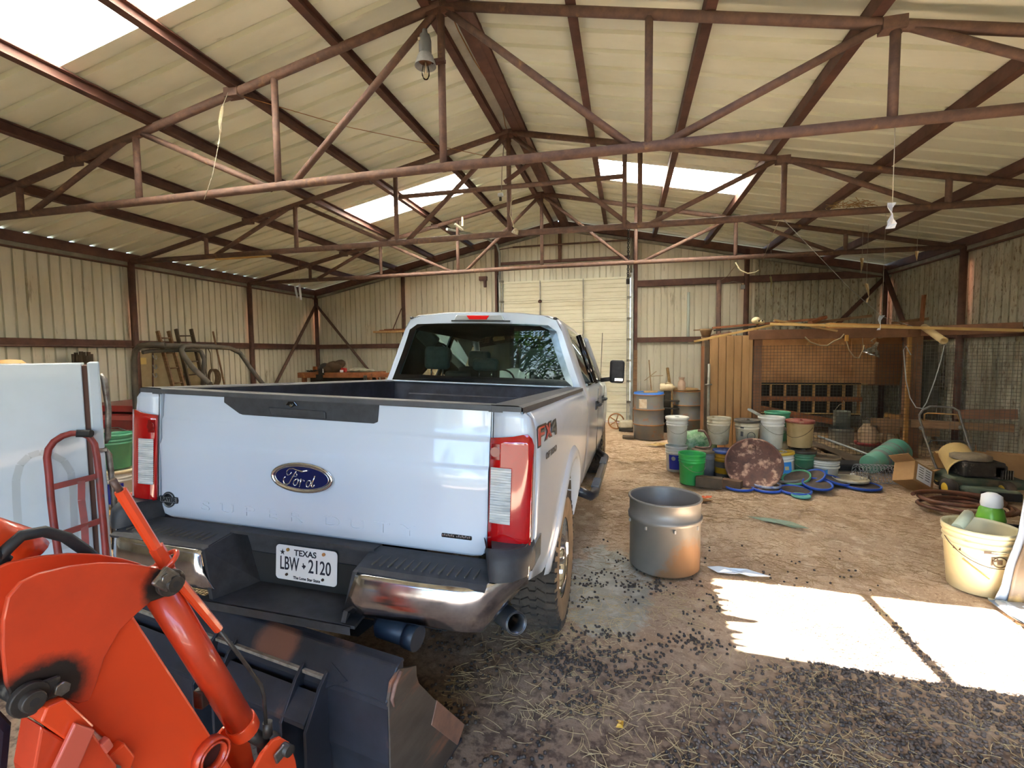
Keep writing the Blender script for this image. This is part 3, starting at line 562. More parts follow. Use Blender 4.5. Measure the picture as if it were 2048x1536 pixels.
for sg in(1,-1):
    q=MB(MT); q.tube([(sg*.735,4.40,2.03),(sg*.90,5.2,1.47)],.04,6); mesh('windscreen_pillar',q,PAINT,tk)
    q=MB(MT)
    for ya,yb in((2.62,3.52),(3.66,4.42)):
        lo=.93; q.tube([(sg*.935,ya,1.51),(sg*.935,yb,1.51)],.014,6)
    for y in(3.59,): q.tube([(sg*.935,y,1.51),(sg*.745,y,2.03)],.035,6)
    mesh('window_trim',q,FRIT,tk)
    q=MB(MT); q.box((sg*.672,2.40,2.082),(.035,.16,.022),M=None); mesh('roof_end_cap',q,mat('rail_plastic','3a3b3e'),tk,bev=.012)
    for y in(3.36,4.42):
        q=MB(MT); q.tube([(sg*.98,y-.12,1.285),(sg*1.02,y-.09,1.29),(sg*1.025,y+.06,1.29),(sg*.985,y+.1,1.288)],.018,8); q.box((sg*.985,y,1.285),(.012,.27,.09)); mesh('door_handle',q,BLK,tk)
    for y in(3.58,4.72):
        q=MB(MT); q.box((sg*.981,y,1.05),(.008,.008,.8)); mesh('door_seam',q,FRIT,tk)
    # running board
    q=MB(MT); q.tube([(sg*.86,2.42,.60),(sg*1.02,2.50,.53),(sg*1.04,2.62,.525),(sg*1.04,4.55,.525),(sg*.9,4.75,.58)],.042,10); rb=mesh('running_board',q,mat('board_black','2a2d36',rough=.4,coat=.3),tk)
    for y in(2.72,3.9):
        q=MB(MT); q.box((sg*1.04,y+.17,.565),(.075,.36,.014)); [q.box((sg*1.04,y+.02+i*.034,.575),(.06,.014,.008)) for i in range(10)]; mesh('step_pad',q,mat('step_grey','6a6d72',rough=.7),rb)
    q=MB(MT); q.box((sg*1.14,4.72,1.64),(.19,.09,.30)); mr=mesh('wing_mirror',q,BLK,tk,bev=.035,seg=3); q=MB(MT); q.tube([(sg*.93,4.74,1.52),(sg*1.06,4.72,1.54)],.03,8); mesh('mirror_arm',q,BLK,mr); q=MB(MT); q.box((sg*1.165,4.70,1.535),(.12,.085,.05)); mesh('mirror_lamp',q,CHROME,mr,bev=.01)
q=MB(MT); q.prism([(-.255,2.325,2.06),(-.225,2.315,2.108),(.20,2.315,2.108),(.225,2.325,2.06)],(0,.03,0)); tb_=mesh('high_brake_light',q,mat('lamp_housing','c9ced2',rough=.2,metal=.2,coat=1),tk,bev=.008); q=MB(MT); q.prism([(-.125,2.307,2.102),(.085,2.307,2.102),(.06,2.307,2.068),(-.1,2.307,2.068)],(0,.02,0)); mesh('red_lamp',q,mat('lamp_red','e0141a',rough=.1,coat=1),tb_)
q=MB(MT); q.box((0,2.332,2.056),(.55,.02,.012)); mesh('lamp_gasket',q,BLK,tk)
p=tl(1190,730,0,.90); q=MB(MT); q.tube([(.90,5.15,1.46),(.905,5.13,2.18)],.004,5); mesh('aerial',q,FRIT,tk)
# interior
q=MB(MT); q.grid([[(x*.94,y,z-.035) for z,x in[(2.02,.742),(2.065,.70),(2.092,.62),(2.118,0)]]+[(-x*.94,y,z-.035) for z,x in[(2.092,.62),(2.065,.70),(2.02,.742)]] for y in(2.37,3.4,4.4)],sm=True); mesh('headliner',q,HDL,tk,solid=.01)
def rest(x,y,z,w_,h_,nm='headrest'):
    q=MB(MT); q.box((x,y,z),(w_,.10,h_)); o=mesh(nm,q,GREYF,tk,bev=.04,seg=4); q=MB(MT); [q.tube([(x+d,y,z-h_/2),(x+d,y,z-h_/2-.07)],.007,6) for d in(-.06,.06)]; mesh('headrest_post',q,CHROME,o)
rest(-.50,2.56,1.72,.25,.22); rest(.44,2.56,1.72,.25,.22); rest(-.01,2.56,1.67,.25,.12); rest(-.46,3.75,1.74,.27,.2); rest(.42,3.75,1.74,.27,.2)
q=MB(MT); q.box((0,2.55,1.27),(1.62,.16,.56)); q.box((-.46,3.75,1.3),(.5,.14,.7)); q.box((.42,3.75,1.3),(.5,.14,.7)); q.box((-.3,2.60,1.56),(.26,.1,.08)); mesh('seat',q,mat('dark_seat','3d4145',rough=.9),tk,bev=.04,seg=3)
q=MB(MT); q.box((0,4.95,1.38),(1.6,.5,.22)); q.tube([(-.42+.19*math.cos(a),4.62+.05*math.sin(a),1.45+.17*math.sin(a)) for a in[i*math.pi/10 for i in range(20)]],.015,6,closed=True); mesh('dashboard',q,HDL,tk,bev=.04)
q=MB(MT); q.box((0,3.4,.75),(1.7,2.2,.2)); q.box((0,2.2,.72),(.9,4.4,.14)); mesh('chassis',q,mat('frame_black','141416'),tk)
# wheels (stand upright on the ground)
def wheel(x,y,sg):
    R_=.42; M=MF@T((x,y,R_-.008))@RZ(-math.pi/2 if sg>0 else math.pi/2)@RX(math.pi/2)   # local z = outward? handled below
    M=MF@T((x,y,R_-.008))@RY(sg*math.pi/2)
    q=MB(M); q.lathe([(.24,-.12),(.30,-.135),(.37,-.138),(.40,-.125),(.408,-.1),(.408,.1),(.40,.125)],40); ty=mesh('wheel',q,RUB,tk)
    q=MB(M); q.lathe([(.40,.125),(.37,.137),(.33,.141),(.29,.136),(.245,.122)],40); mesh('sidewall',q,RUBW if sg>0 else RUB,ty)
    q=MB(M); rn=random.Random(5)
    for i in range(44):
        a=2*math.pi*i/44
        for row,(z0,w_) in enumerate(((-.105,.05),(-.045,.05),(.0,.035),(.045,.05),(.105,.05))):
            aa=a+(.07 if row%2 else 0); q.box((.413,0,z0),(.016,.042 if row not in(0,4) else .034,w_),M=RZ(aa)@RX(.5 if row in(1,) else(-.5 if row==3 else 0)))
        q.box((.388,0,.131),(.045,.03 if i%2 else .02,.012),M=RZ(a)@T((.0,0,0)))
    setp(mesh('tread_blocks',q,RUB,ty,fix=False),kind='stuff')
    q=MB(M); q.lathe([(.245,.118),(.238,.12),(.225,.09),(.215,.02),(.21,-.1)],36); q.lathe([(.09,.075),(.085,.06),(.0001,.05)],24)
    for i in range(8): q.box((.15,0,.055),(.15,.05,.03),M=RZ(2*math.pi*i/8))
    q.lathe([(.05,.05),(.05,.12),(.03,.13),(.0001,.13)],16); mesh('rim',q,CHROME,ty)
    q=MB(M); [q.tube([(.075*math.cos(a),.075*math.sin(a),.06),(.075*math.cos(a),.075*math.sin(a),.10)],.011,6) for a in[2*math.pi*i/8 for i in range(8)]]; q.lathe([(.2,.0),(.0001,.0)],20); mesh('brake_disc',q,mat('brake_grey','5c5a58',rough=.5,metal=.6),ty)
for x,y in((.845,AC),(-.845,AC),(.86,FC),(-.86,FC)): wheel(x,y,1 if x>0 else -1)
q=MB(MF); q.tube([(-.75,AC,.42),(.75,AC,.42)],.05,8); q.ball((0,AC,.42),.16); mesh('rear_axle',q,mat('frame_black','141416'),tk)
# ================================================================ tractor with front loader
ORG=mat('orange_paint','c8401f','b23a1e',rough=.38,coat=.35,scale=7,amt=.4); ORGL=mat('orange_paint_clean','d9461e',rough=.32,coat=.4); GRSE=mat('greasy_iron','4b4540','2b2826',rough=.45,metal=.4,scale=18,c3='a59b8c',s3=9,t3=.68); HOSE=mat('hydraulic_hose','1f2022',rough=.6); STL=mat('bare_steel','a8a49c','6f6a64',rough=.3,metal=.9,scale=20)
BKT=mat('bucket_black','20222a','30323c',rough=.5,scale=6,amt=.4,c3='6b4a3b',s3=3.0,t3=.70,bump=.1); WORN=mat('worn_plate','5a5048','463c36',rough=.6,metal=.2,scale=14,stretch=(1,.3,1),c3='8a5a44',s3=6,t3=.63)
_a=math.radians(11.3); hd=V((math.sin(_a),math.cos(_a),0)); wd=V((math.cos(_a),-math.sin(_a),0)); UP=V((0,0,1))
PB0=EYE+ray(330,1160)*1.15
def bp(px,py,off=0): return atP(px,py,PB0+wd*off,wd)
def B(off,pts,th,name,m,par,bev=.003,z=0): q=MB(); q.prism([bp(*p)+wd*off for p in pts],wd*(-th)); return mesh(name,q,m,par,bev=bev)
base=V((-1.45,.15,0)); tr=thing('tractor','orange tractor front loader with black bucket pushed up behind the white pickup','tractor',base,-_a)
knee=[(352,1172),(345,1146),(310,1136),(260,1127),(200,1126),(140,1133),(80,1147),(42,1165),(16,1195),(6,1240),(5,1300),(12,1370),(30,1410),(75,1412),(120,1396),(158,1408),(178,1402),(193,1370),(210,1315),(240,1262),(275,1227),(302,1204),(335,1192)]
GRS=stain(ORG,tr,[(bp(335,1175),.055,(1,1,.8)),(bp(75,1395),.085,(1,1,1.2))],'241d1a',22,.3)
k1=B(.0,knee,.012,'knee_plate',GRS,tr); B(-.125,knee,.012,'knee_plate',ORG,tr)
boom=[(225,1180),(272,1228),(300,1271),(400,1426),(490,1568),(560,1690),(470,1760),(330,1600),(235,1500),(118,1393),(150,1300)]
bm=B(-.016,boom,.105,'loader_boom',ORGL,tr,bev=.006)
q=MB(); c=bp(424,1512); q.tube([c+wd*.012,c-wd*.02],.043,20,caps=False); q.tube([c+wd*.012,c-wd*.02],.033,20,caps=False); mesh('boss_ring',q,ORG,bm,solid=.004)
q=MB(); q.lathe([(.033,-.012),(.0001,-.012)],20,T(c)@wd.to_track_quat('Z','Y').to_matrix().to_4x4()); mesh('boss_bore',q,mat('dark_bore','3a0f08',rough=.8),bm)
for px,py in((335,1163),(52,1394)):
    q=MB(); c=bp(px,py); q.tube([c+wd*.035,c-wd*.16],.019,16); q.tube([c+wd*.02,c+wd*.004],.031,18); pn=mesh('pivot_pin',q,GRSE,tr,bev=.002)
    q=MB(); q.tube([c+wd*.0352,c+wd*.033],.008,8); mesh('grease_hole',q,HOSE,pn)
q=MB(); c=bp(312,1150); q.beam(bp(305,1146)+wd*.022,bp(335,1163)+wd*.022,.045,.012,up=wd); mesh('pin_tab',q,STL,tr,bev=.005); q=MB(); c=bp(316,1152); q.tube([c+wd*.036,c+wd*.028],.011,6); mesh('tab_bolt',q,STL,tr)
q=MB(); q.beam(bp(50,1394)+wd*.012,bp(112,1371)+wd*.012,.05,.012,up=wd); mesh('pin_tab',q,GRSE,tr,bev=.008); q=MB(); c=bp(111,1370); q.tube([c+wd*.03,c+wd*.015],.013,6); mesh('tab_bolt',q,STL,tr)
cy0,cy1=bp(338,1172)-wd*.06,bp(512,1462)-wd*.06; q=MB(); dd=(cy1-cy0).normalized(); q.tube([cy0+dd*.03,cy1],.036,20); q.ball(cy0,(.04,.04,.04),12,8); cyl=mesh('bucket_cylinder',q,ORG,tr)
q=MB(); q.tube([cy1-dd*.015,cy1+dd*.03],.04,20); mesh('cylinder_gland',q,ORGL,cyl,bev=.003); q=MB(); rod1=bp(566,1502)-wd*.06; q.tube([cy1+dd*.03,rod1],.019,14); q.ball(rod1,(.036,.036,.036),12,8); mesh('cylinder_rod',q,GRSE,cyl)
c=bp(440,1410)-wd*.075; q=MB(); q.box(tuple(c),(.03,.03,.05)); mesh('port_block',q,GRSE,cyl,bev=.004)
for off in(.0,-.105):
    B(off,[(548,1480),(562,1474),(580,1485),(592,1520),(600,1570),(560,1640),(500,1640),(508,1540),(525,1508)] if off==0 else [(500,1478),(520,1470),(545,1490),(560,1560),(470,1640),(455,1560),(475,1510)],.014,'bucket_link',ORGL,tr,bev=.004)
q=MB(); c=bp(566,1496); q.tube([c+wd*.03,c-wd*.13],.017,14); mesh('pivot_pin',q,GRSE,tr); q=MB(); q.beam(bp(566,1494)+wd*.01,bp(545,1518)+wd*.01,.035,.01,up=wd); mesh('pin_tab',q,STL,tr,bev=.004)
# bucket level indicator
o2=-.03
q=MB(); q.tube([bp(256,984)+wd*o2,bp(352,1142)+wd*o2,bp(452,1264)+wd*o2],[.0125,.0125,.0115],8,sm=False); it=mesh('level_tube',q,ORGL,tr)
q=MB(); q.tube([bp(327,1098)+wd*o2,bp(352,1140)+wd*o2],.0165,6,sm=False); mesh('tube_sleeve',q,ORG,it)
q=MB(); q.tube([bp(240,962)+wd*o2,bp(260,992)+wd*o2],.0075,8); mesh('rod_end',q,mat('brown_rod','5a463e',rough=.5,metal=.4),it)
q=MB(); q.tube([bp(448,1258)+wd*o2,bp(500,1325)+wd*o2,bp(537,1378)+wd*o2,bp(542,1400)+wd*o2,bp(546,1456)+wd*o2],.0055,8); mesh('level_rod',q,GRSE,it)
q=MB(); c=bp(346,1128)+wd*o2; q.tube([c+V((.03*math.cos(a),.018*math.sin(a),.018*math.sin(a)+.012*math.cos(a))) for a in[i*math.pi/8 for i in range(16)]],.006,8,closed=True); mesh('guide_loop',q,ORG,it)
q=MB(); q.tube([bp(549,1450)-wd*.03,bp(549,1478)-wd*.03],.014,10); mesh('rod_bushing',q,GRSE,it)
# rest of the machine reaching in from the left
q=MB(); q.tube([bp(-60,1078)-wd*.25,bp(90,1112)-wd*.25,bp(150,1130)-wd*.25,bp(172,1150)-wd*.25],.043,16); mesh('lift_tube',q,ORGL,tr)
q=MB(); q.tube([bp(60,1160)-wd*.16,bp(92,1122)-wd*.16,bp(120,1095)-wd*.16,bp(165,1085)-wd*.16,bp(210,1097)-wd*.16,bp(245,1122)-wd*.16,bp(300,1170)-wd*.16],.0125,10); mesh('hydraulic_hose',q,HOSE,tr)
q=MB(); q.tube([bp(-40,1130)-wd*.16,bp(10,1120)-wd*.16,bp(50,1126)-wd*.16,bp(90,1150)-wd*.16],.0125,10); mesh('hydraulic_hose',q,HOSE,tr)
q=MB(); q.tube([bp(620-20,1120)*0+bp(395,1185)-wd*.4,bp(350,1188)-wd*.35,bp(318,1230)-wd*.3,bp(312,1275)-wd*.25,bp(330,1320)-wd*.2],.014,10); mesh('hydraulic_hose',q,HOSE,tr)
q=MB(); q.tube([bp(-30,1048)-wd*.5,bp(10,1038)-wd*.5,bp(38,1038)-wd*.5,bp(54,1052)-wd*.5,bp(62,1085)-wd*.5,bp(66,1150)-wd*.5],.016,10); mesh('guard_rail',q,mat('guard_black','1c1d1f',rough=.35,coat=.4),tr)
B(-.06,[(-40,1310),(10,1330),(14,1420),(60,1470),(52,1560),(30,1640),(-40,1640)],.3,'front_guard',mat('guard_blue','1d2330','2a3244',rough=.4,scale=5),tr,bev=.02)
# bracket stack under the knee
B(.045,[(58,1432),(70,1402),(110,1386),(166,1438),(160,1446),(108,1466)],.09,'bracket_cap',ORGL,tr,bev=.004)
B(.06,[(75,1520),(120,1428),(160,1442),(118,1536)],.012,'bracket_arm',mat('faded_orange','c25a48',rough=.4,coat=.2),tr,bev=.003)
B(.04,[(62,1440),(108,1466),(160,1446),(215,1520),(190,1600),(60,1600),(45,1536)],.08,'bracket_body',ORG,tr,bev=.004)
B(.02,[(185,1530),(240,1480),(262,1508),(225,1600),(170,1600)],.03,'bracket_lug',ORGL,tr,bev=.004)
B(.046,[(178,1478),(195,1462),(205,1478),(190,1495)],.02,'stop_block',mat('faded_orange','c25a48'),tr)
q=MB(); c=bp(215,1534)+wd*.03; q.tube([c,c-wd*.02],.012,6); mesh('tab_bolt',q,STL,tr)
# bucket
QB=EYE+ray(800,1338)*1.70
def bk(px,py): return atP(px,py,QB,wd)
def bq(h,z,w_): p=QB+hd*h-wd*w_; return V((p.x,p.y,z))
sp=[bk(*p) for p in((778,1398),(783,1365),(800,1338),(818,1335),(833,1331),(834,1352),(838,1366),(872,1401),(926,1450),(914,1492),(885,1536),(870,1560),(782,1560))]
W_=1.72
q=MB(); q.prism(sp,-wd*.012); b1=mesh('bucket_side',q,WORN,tr,bev=.002); q=MB(); q.prism([p-wd*W_ for p in sp],wd*.012); mesh('bucket_side',q,WORN,tr)
q=MB(); q.prism([bk(*p)+wd*.004 for p in((873,1400),(928,1448),(914,1490),(862,1450))],-wd*.02); mesh('side_cutter',q,mat('rust_plate','6f5145','8a6350',rough=.7,scale=12),b1,bev=.002)
prof=[(.03,.625),(.0,.612),(-.045,.545),(-.06,.50),(-.062,.30),(-.02,.12),(.06,.03),(.2,.02),(.42,.02)]
q=MB(); q.grid([[bq(h,z,0.006) for h,z in prof],[bq(h,z,W_) for h,z in prof]]); mesh('bucket_shell',q,BKT,tr,solid=.012)
q=MB(); q.prism([bq(.03,.63,.006),bq(-.005,.618,.006),bq(-.07,.525,.006),bq(-.03,.50,.006),bq(.03,.59,.006)],-wd*(W_-.02)); mesh('bucket_top_rail',q,stain(BKT,tr,[(bq(-.03,.56,.58),.11,(1,1,1)),(bq(-.03,.56,1.3),.07,(1,1,1))],'6b4638',12,.4),tr,bev=.006)
q=MB(); q.beam(bq(-.062,.535,.29),bq(-.062,.535,W_-.05),.02,.012); mesh('weld_bead',q,mat('weld_line','9a9184','6d655c',rough=.6,scale=30),tr)
q=MB(); q.prism([bq(-.09,.49,.3),bq(-.16,.42,.3),bq(-.16,.40,.3),bq(-.06,.40,.3)],-wd*1.2); mesh('cross_tube',q,BKT,tr,bev=.004)
for w_ in(.28,.40,.78,.90):
    q=MB(); q.prism([bq(-.06,.56,w_),bq(-.10,.52,w_),bq(-.17,.40,w_),bq(-.17,.12,w_),bq(-.06,.06,w_)],-wd*.014); mesh('bucket_gusset',q,BKT,tr,bev=.002)
q=MB(); q.add([bq(-.03,.575,.29),bq(-.075,.50,.29),bq(-.055,.545,.19)],[(0,1,2)]); mesh('gusset_plate',q,BKT,tr,solid=.01)
q=MB(); q.tube([bk(*p)+wd*.004 for p in((800,1342),(788,1370),(782,1398),(786,1412))],[.006,.008,.007,.004],6); mesh('weld_bead',q,mat('weld_rust','8a6a5e','6f4f44',rough=.7,scale=40),tr)
for k in(-.36,-1.36):
    q=MB(); q.tube([bq(-1.2,.98,.18-k*0+ (0 if k>-1 else 1.2))]*0+[base+V((-.35 if k<-1 else .35,-.6,.5)),base+V((-.35 if k<-1 else .35,.3,.45))],.05,8); mesh('chassis_rail',q,GRSE,tr)
# ================================================================ left side of the shed
WOOD=mat('weathered_wood','8a6a4a','6d5138',rough=.85,scale=5,stretch=(1,1,8),amt=.5); WOODL=mat('pale_wood','c19a66','a57f50',rough=.8,scale=4,stretch=(6,6,1),amt=.5); WOODR=mat('reddish_timber','955c38','754628',rough=.85,scale=6,amt=.5,c3='a9713f',s3=5,t3=.66); ROOL=mat('roll_bar_black','3a3630','5d5344',rough=.6,scale=5,amt=.5); FRW=mat('fridge_white','bcc6d0','b4bec6',rough=.4,coat=.25,scale=2,c3='a9a48f',s3=2.2,t3=.70); RUSTR=mat('worn_red_steel','8c2f28','6c2a24',rough=.5,scale=8,c3='4e4440',s3=16,t3=.66)
BLACKR=mat('black_rubber','202022',rough=.7)
# fridge, doors facing right
vv=V((-.809,.588,0)); uu=V((-.588,-.809,0)); FO=V((0,0,0))+vv*4.0; fz=1.69; fa=math.atan2(.588,.809)  # side panel faces the viewer
cw,fd=.70,.74
fr=thing('refrigerator','white top-freezer refrigerator with brown shadow stain rings on its side','refrigerator',FO+uu*.35+vv*.35,math.atan2(vv.y,vv.x)-math.pi/2)
def fbox(name,par,m,u0,u1,v0,v1,z0,z1,bev=.006):
    q=MB(); q.prism([FO+uu*u0+vv*v0+UP*z0,FO+uu*u1+vv*v0+UP*z0,FO+uu*u1+vv*v1+UP*z0,FO+uu*u0+vv*v1+UP*z0],(0,0,z1-z0)); return mesh(name,q,m,par,bev=bev)
fbox('cabinet',fr,FRW,.085,.085+cw,0,fd,.03,fz-.006); fbox('door_gasket',fr,mat('gasket_brown','5d4238',rough=.9),.058,.087,.015,fd-.015,.06,fz-.02,0)
for z0,z1,h0,h1 in((1.14,fz,1.2,1.58),(.06,1.115,.5,1.09)):
    dr=fbox('refrigerator_door',fr,FRW,.0,.06,0,fd,z0,z1,.01)
    q=MB(); q.tube([FO-uu*.0+vv*.06+UP*(h0-.03),FO-uu*.018+vv*.05+UP*h0,FO-uu*.03+vv*.05+UP*(h0+h1)/2,FO-uu*.018+vv*.05+UP*h1,FO+vv*.06+UP*(h1+.03)],.017,8); mesh('door_handle',q,mat('worn_handle','8f8b84','5d4a40',rough=.4,metal=.4,scale=14),dr)
fbox('condenser_back',fr,mat('condenser','4a3834',rough=.8),.785,.80,.05,fd-.05,.1,1.6); fbox('hinge',fr,STL,-.01,.07,.02,.08,1.118,1.136,0)
def fs(px,py,off=0): return atP(px,py,FO-vv*off,vv)
q=MB()
def band(pts,wid):
    P=[fs(*p,.0015) for p in pts]
    for a_,b_ in zip(P,P[1:]):
        d=(b_-a_).normalized(); n_=d.cross(vv)*wid/2; q.add([a_-n_,a_+n_,b_+n_,b_-n_],[(0,1,2,3)])
band([(38,1075),(33,1000),(32,960),(40,930),(58,912),(80,905),(105,910),(128,922),(142,945),(146,980),(150,1080)],.035); band([(90,1080),(130,1070),(150,1085),(110,1095)],.05)
mesh('shadow_stain_film',q,translucent('shadow_stain','8f7a48',.0,.86),fr)  # brown film traces the hand truck's arched shadow on the side panel
c=fs(20,722,-.2); q=MB(); q.lathe([(.001,.025),(.05,.02),(.07,.0)],12,T((c.x,c.y,fz))); setp(mesh('leaf_pile',q,mat('dry_leaf','b58a4c'),None,origin=(c.x,c.y,fz)),'small pile of dry brown leaves on top of the white refrigerator','leaves')
# hand truck
def hp(px,py,dy=0): return fs(px,py,.06+(1-max(0,min(1,(1115-py)/250)))*.16-dy*0)
hb=hp(160,1115); ht=thing('hand_truck','red steel hand truck with one black grip leaning on the refrigerator side','hand truck',(hb.x,hb.y,0),fa)
L0,L1=hp(117,1110),hp(212,1110); L0b=V((L0.x,L0.y,.1))-vv*.08; L1b=V((L1.x,L1.y,.1))-vv*.08
arc=[hp(*p) for p in((117,1110),(108,1050),(102,1000),(98,950),(94,915),(97,898),(108,883),(125,872),(142,867),(160,866),(178,873),(189,888),(194,915),(198,950),(202,1000),(207,1050),(212,1110))]
q=MB(); q.tube([L0b]+arc+[L1b],.018,10); mesh('tube_frame',q,RUSTR,ht)
for pa,pb in(((107,974),(203,950)),((117,1070),(211,1038))):
    q=MB(); q.beam(hp(*pa),hp(*pb),.012,.034); mesh('cross_strap',q,RUSTR,ht)
q=MB(); p=[hp(163,962),hp(163,1000),hp(169,1045),hp(172,1110)]; [q.beam(a_,b_,.034,.012,up=vv) for a_,b_ in zip(p,p[1:]+[V((hp(172,1110).x,hp(172,1110).y,.15))-vv*.08])]; mesh('centre_strap',q,RUSTR,ht)
q=MB(); q.tube([hp(152,867),hp(165,867),hp(183,866)-vv*.03],.023,12); mesh('hand_grip',q,BLACKR,ht)
q=MB(); m0,m1=L0b+uu*.03,L1b-uu*.03; q.prism([V((m0.x,m0.y,.03)),V((m1.x,m1.y,.03)),V((m1.x,m1.y,.03))-vv*.22,V((m0.x,m0.y,.03))-vv*.22],(0,0,.006)); mesh('toe_plate',q,RUSTR,ht)
for c in(L0b+uu*.05,L1b-uu*.05): q=MB(); q.tube([V((c.x,c.y,.11))+vv*.1-uu*.025,V((c.x,c.y,.11))+vv*.1+uu*.025],.105,18); mesh('wheel',q,BLACKR,ht,bev=.02)
# stacked pails and pallet between fridge and pickup
def pail(name,label,cat,base,h=.37,rt=.150,rb=.128,m=None,lid=None,group=None,tilt=None,handle=-.9,ribs_=2,label_m=None,lab=(-.9,.9,.06,.26),inside=True,hz=0,hm=None,M=None,open_m=None):
    t=thing(name,label,cat,base,0,group); Q=M if M is not None else T(V(base))@(tilt or I4)
    rr=lambda z: rb+(rt-rb)*z/h
    pr=[(.001,.004),(rb-.012,0),(rb,.008)]
    for k in range(ribs_):
        z=h*(.74+.09*k); pr+=[(rr(z-.012),z-.012),(rr(z)+.007,z-.008),(rr(z)+.007,z),(rr(z+.004),z+.004)]
    pr+=[(rt-.002,h-.03),(rt+.006,h-.028),(rt+.007,h),(rt-.001,h)]
    if lid is None: pr+=[(rt-.004,h-.02),(rb-.004,.02),(.001,.015)]
    q=MB(Q); q.lathe(pr,28); mesh('pail_body',q,m,t)
    if lid is not None:
        q=MB(Q); q.lathe([(rt+.003,h-.02),(rt+.013,h-.022),(rt+.014,h+.012),(rt+.004,h+.016),(rt-.008,h+.006),(.03,h+.005),(.028,h+.022),(.001,h+.024)],28); mesh('pail_lid',q,lid,t)
    if handle is not None:
        q=MB(Q); z=h*.80; R0=rr(z)+.008; sag=.14
        q.tube([(R0*math.cos(hz+s),R0*math.sin(hz+s),z-sag*math.sin((s+1.5708)/math.pi*math.pi)) for s in[-1.5708+math.pi*i/14 for i in range(15)]],.0028,6); mesh('bail_handle',q,hm or GALD,t)
    if label_m:
        a0,a1,z0,z1=lab; q=MB(Q); q.grid([[((rr(z)+.0015)*math.cos(s),(rr(z)+.0015)*math.sin(s),z) for s in[a0+(a1-a0)*i/12 for i in range(13)]] for z in(z0,(z0+z1)/2,z1)],sm=True); t['_l']=1; lo=mesh('pail_label',q,label_m,t,fix=False); del t['_l']
    return t
PWHT=mat('pail_white','d2d2cc','bcb9ac',rough=.45,scale=4,c3='8a7558',s3=7,t3=.69); PWHD=mat('pail_dirty_white','c2baa4','a89a7c',rough=.55,scale=5,c3='7a6348',s3=6,t3=.63); PGRN=mat('pail_green','4a9c74','4f8f70',rough=.45,scale=4); PGRB=mat('pail_bright_green','2faa45','45a865',rough=.45,scale=3,c3='8a9a78',s3=8,t3=.68); PDGR=mat('pail_dull_green','3f7a58','5c7f68',rough=.5,scale=5); PGRY=mat('pail_grey','6f7175','5b5c5e',rough=.5,scale=6); PBLU=mat('label_blue','1c2b9c','24359c',rough=.4); PYEL=mat('pail_yellow','b98a1c','8f6a18',rough=.5,scale=6,c3='4a3a24',s3=5,t3=.64); PBEI=mat('pail_beige','c9b489','b49c70',rough=.5,scale=4,c3='8a6e48',s3=6,t3=.67); LBLK=mat('lid_black','2c2b2c','5c5142',rough=.6,scale=7); LRED=mat('lid_red','8a4038','6f3a30',rough=.6,scale=8,c3='8d7458',s3=6,t3=.6); LDIRT=mat('lid_dirty','7f6d54','5e5040',rough=.8,scale=8); LYEL=mat('lid_yellow','d0a92e','c2a040',rough=.5)
fwp=-math.pi/2
gb=EYE+ray(219,1003)*5.08; gy=gb.y
pallet=thing('pallet','rough pale wooden pallet under the stacked pails','pallet',(gb.x+.3,gy+.25,0))
for i in range(5): q=MB(); q.box((gb.x+.3,gy-.15+i*.2,.135),(1.1,.12,.02)); mesh('slat',q,WOODL,pallet,bev=.003)
for i in range(3): q=MB(); q.box((gb.x-.2+i*.5,gy+.25,.07),(.09,.95,.10)); mesh('runner',q,WOODL,pallet,bev=.003)
gx=gb.x
w1=pail('bucket','white pail with a blue printed label, under the green pail beside the refrigerator door','bucket',(gx+.02,gy+.1,.147),m=PWHT,lid=mat('pail_cream','d8cdb0','c4b48c',rough=.5,scale=6),label_m=PBLU,lab=(fwp-.7,fwp+1.15,.03,.25),handle=None,ribs_=3,group='pails stacked by the refrigerator')
fc=lambda loc,r,ang,z: T(V(loc)+V((r*math.cos(ang),r*math.sin(ang),z)))@RZ(ang+math.pi/2)@RX(math.pi/2)
text('label_lettering','P&G',.085,fc((gx+.02,gy+.1,.147),.146,fwp+.85,.17),PWHT,w1,sx=.8,ext=.001,bold=.001)
q=MB(fc((gx+.02,gy+.1,.147),.1435,fwp+.85,.17)); q.tube([(.058*math.cos(a_),.05*math.sin(a_),.0) for a_ in[i*math.pi/10 for i in range(20)]],.003,5,closed=True); mesh('label_ring',q,PWHT,w1)
text('label_lettering','Tide',.05,fc((gx+.02,gy+.1,.147),.144,fwp+.45,.105),PWHT,w1,ext=.001) if False else None
pail('bucket','green pail on top of the stack beside the refrigerator door','bucket',(gx-.0,gy+.1,.54),m=PGRN,rt=.152,handle=None,group='pails stacked by the refrigerator',tilt=RX(math.pi)@T((0,0,-.37)) if False else None,ribs_=3)
cn=thing('traffic_cone','faded orange traffic cone lying on its side by the pickup','traffic cone',(gx+.5,gy-.3,.0)); p0,p1=EYE+ray(236,995)*4.85-UP*.05,EYE+ray(318,985)*4.75-UP*.05
q=MB(); q.tube([p0,p0.lerp(p1,.3),p1],[.03,.075,.17],16); mesh('cone_body',q,mat('faded_cone','d8705c','c9614c',rough=.7,scale=5),cn)
q=MB(); q.beam(p1,p1+(p1-p0).normalized()*.03,.38,.38); mesh('cone_base',q,mat('faded_cone_base','c76650',rough=.7),cn,bev=.02)
p=atZ(240,1150); pail('bucket','black pail on the ground at the left end of the pickup bumper','bucket',(p.x-.02,p.y+.2,.0),m=mat('pail_black','2a2b2d','3b3a38',rough=.5,scale=5),handle=fwp,hz=fwp)
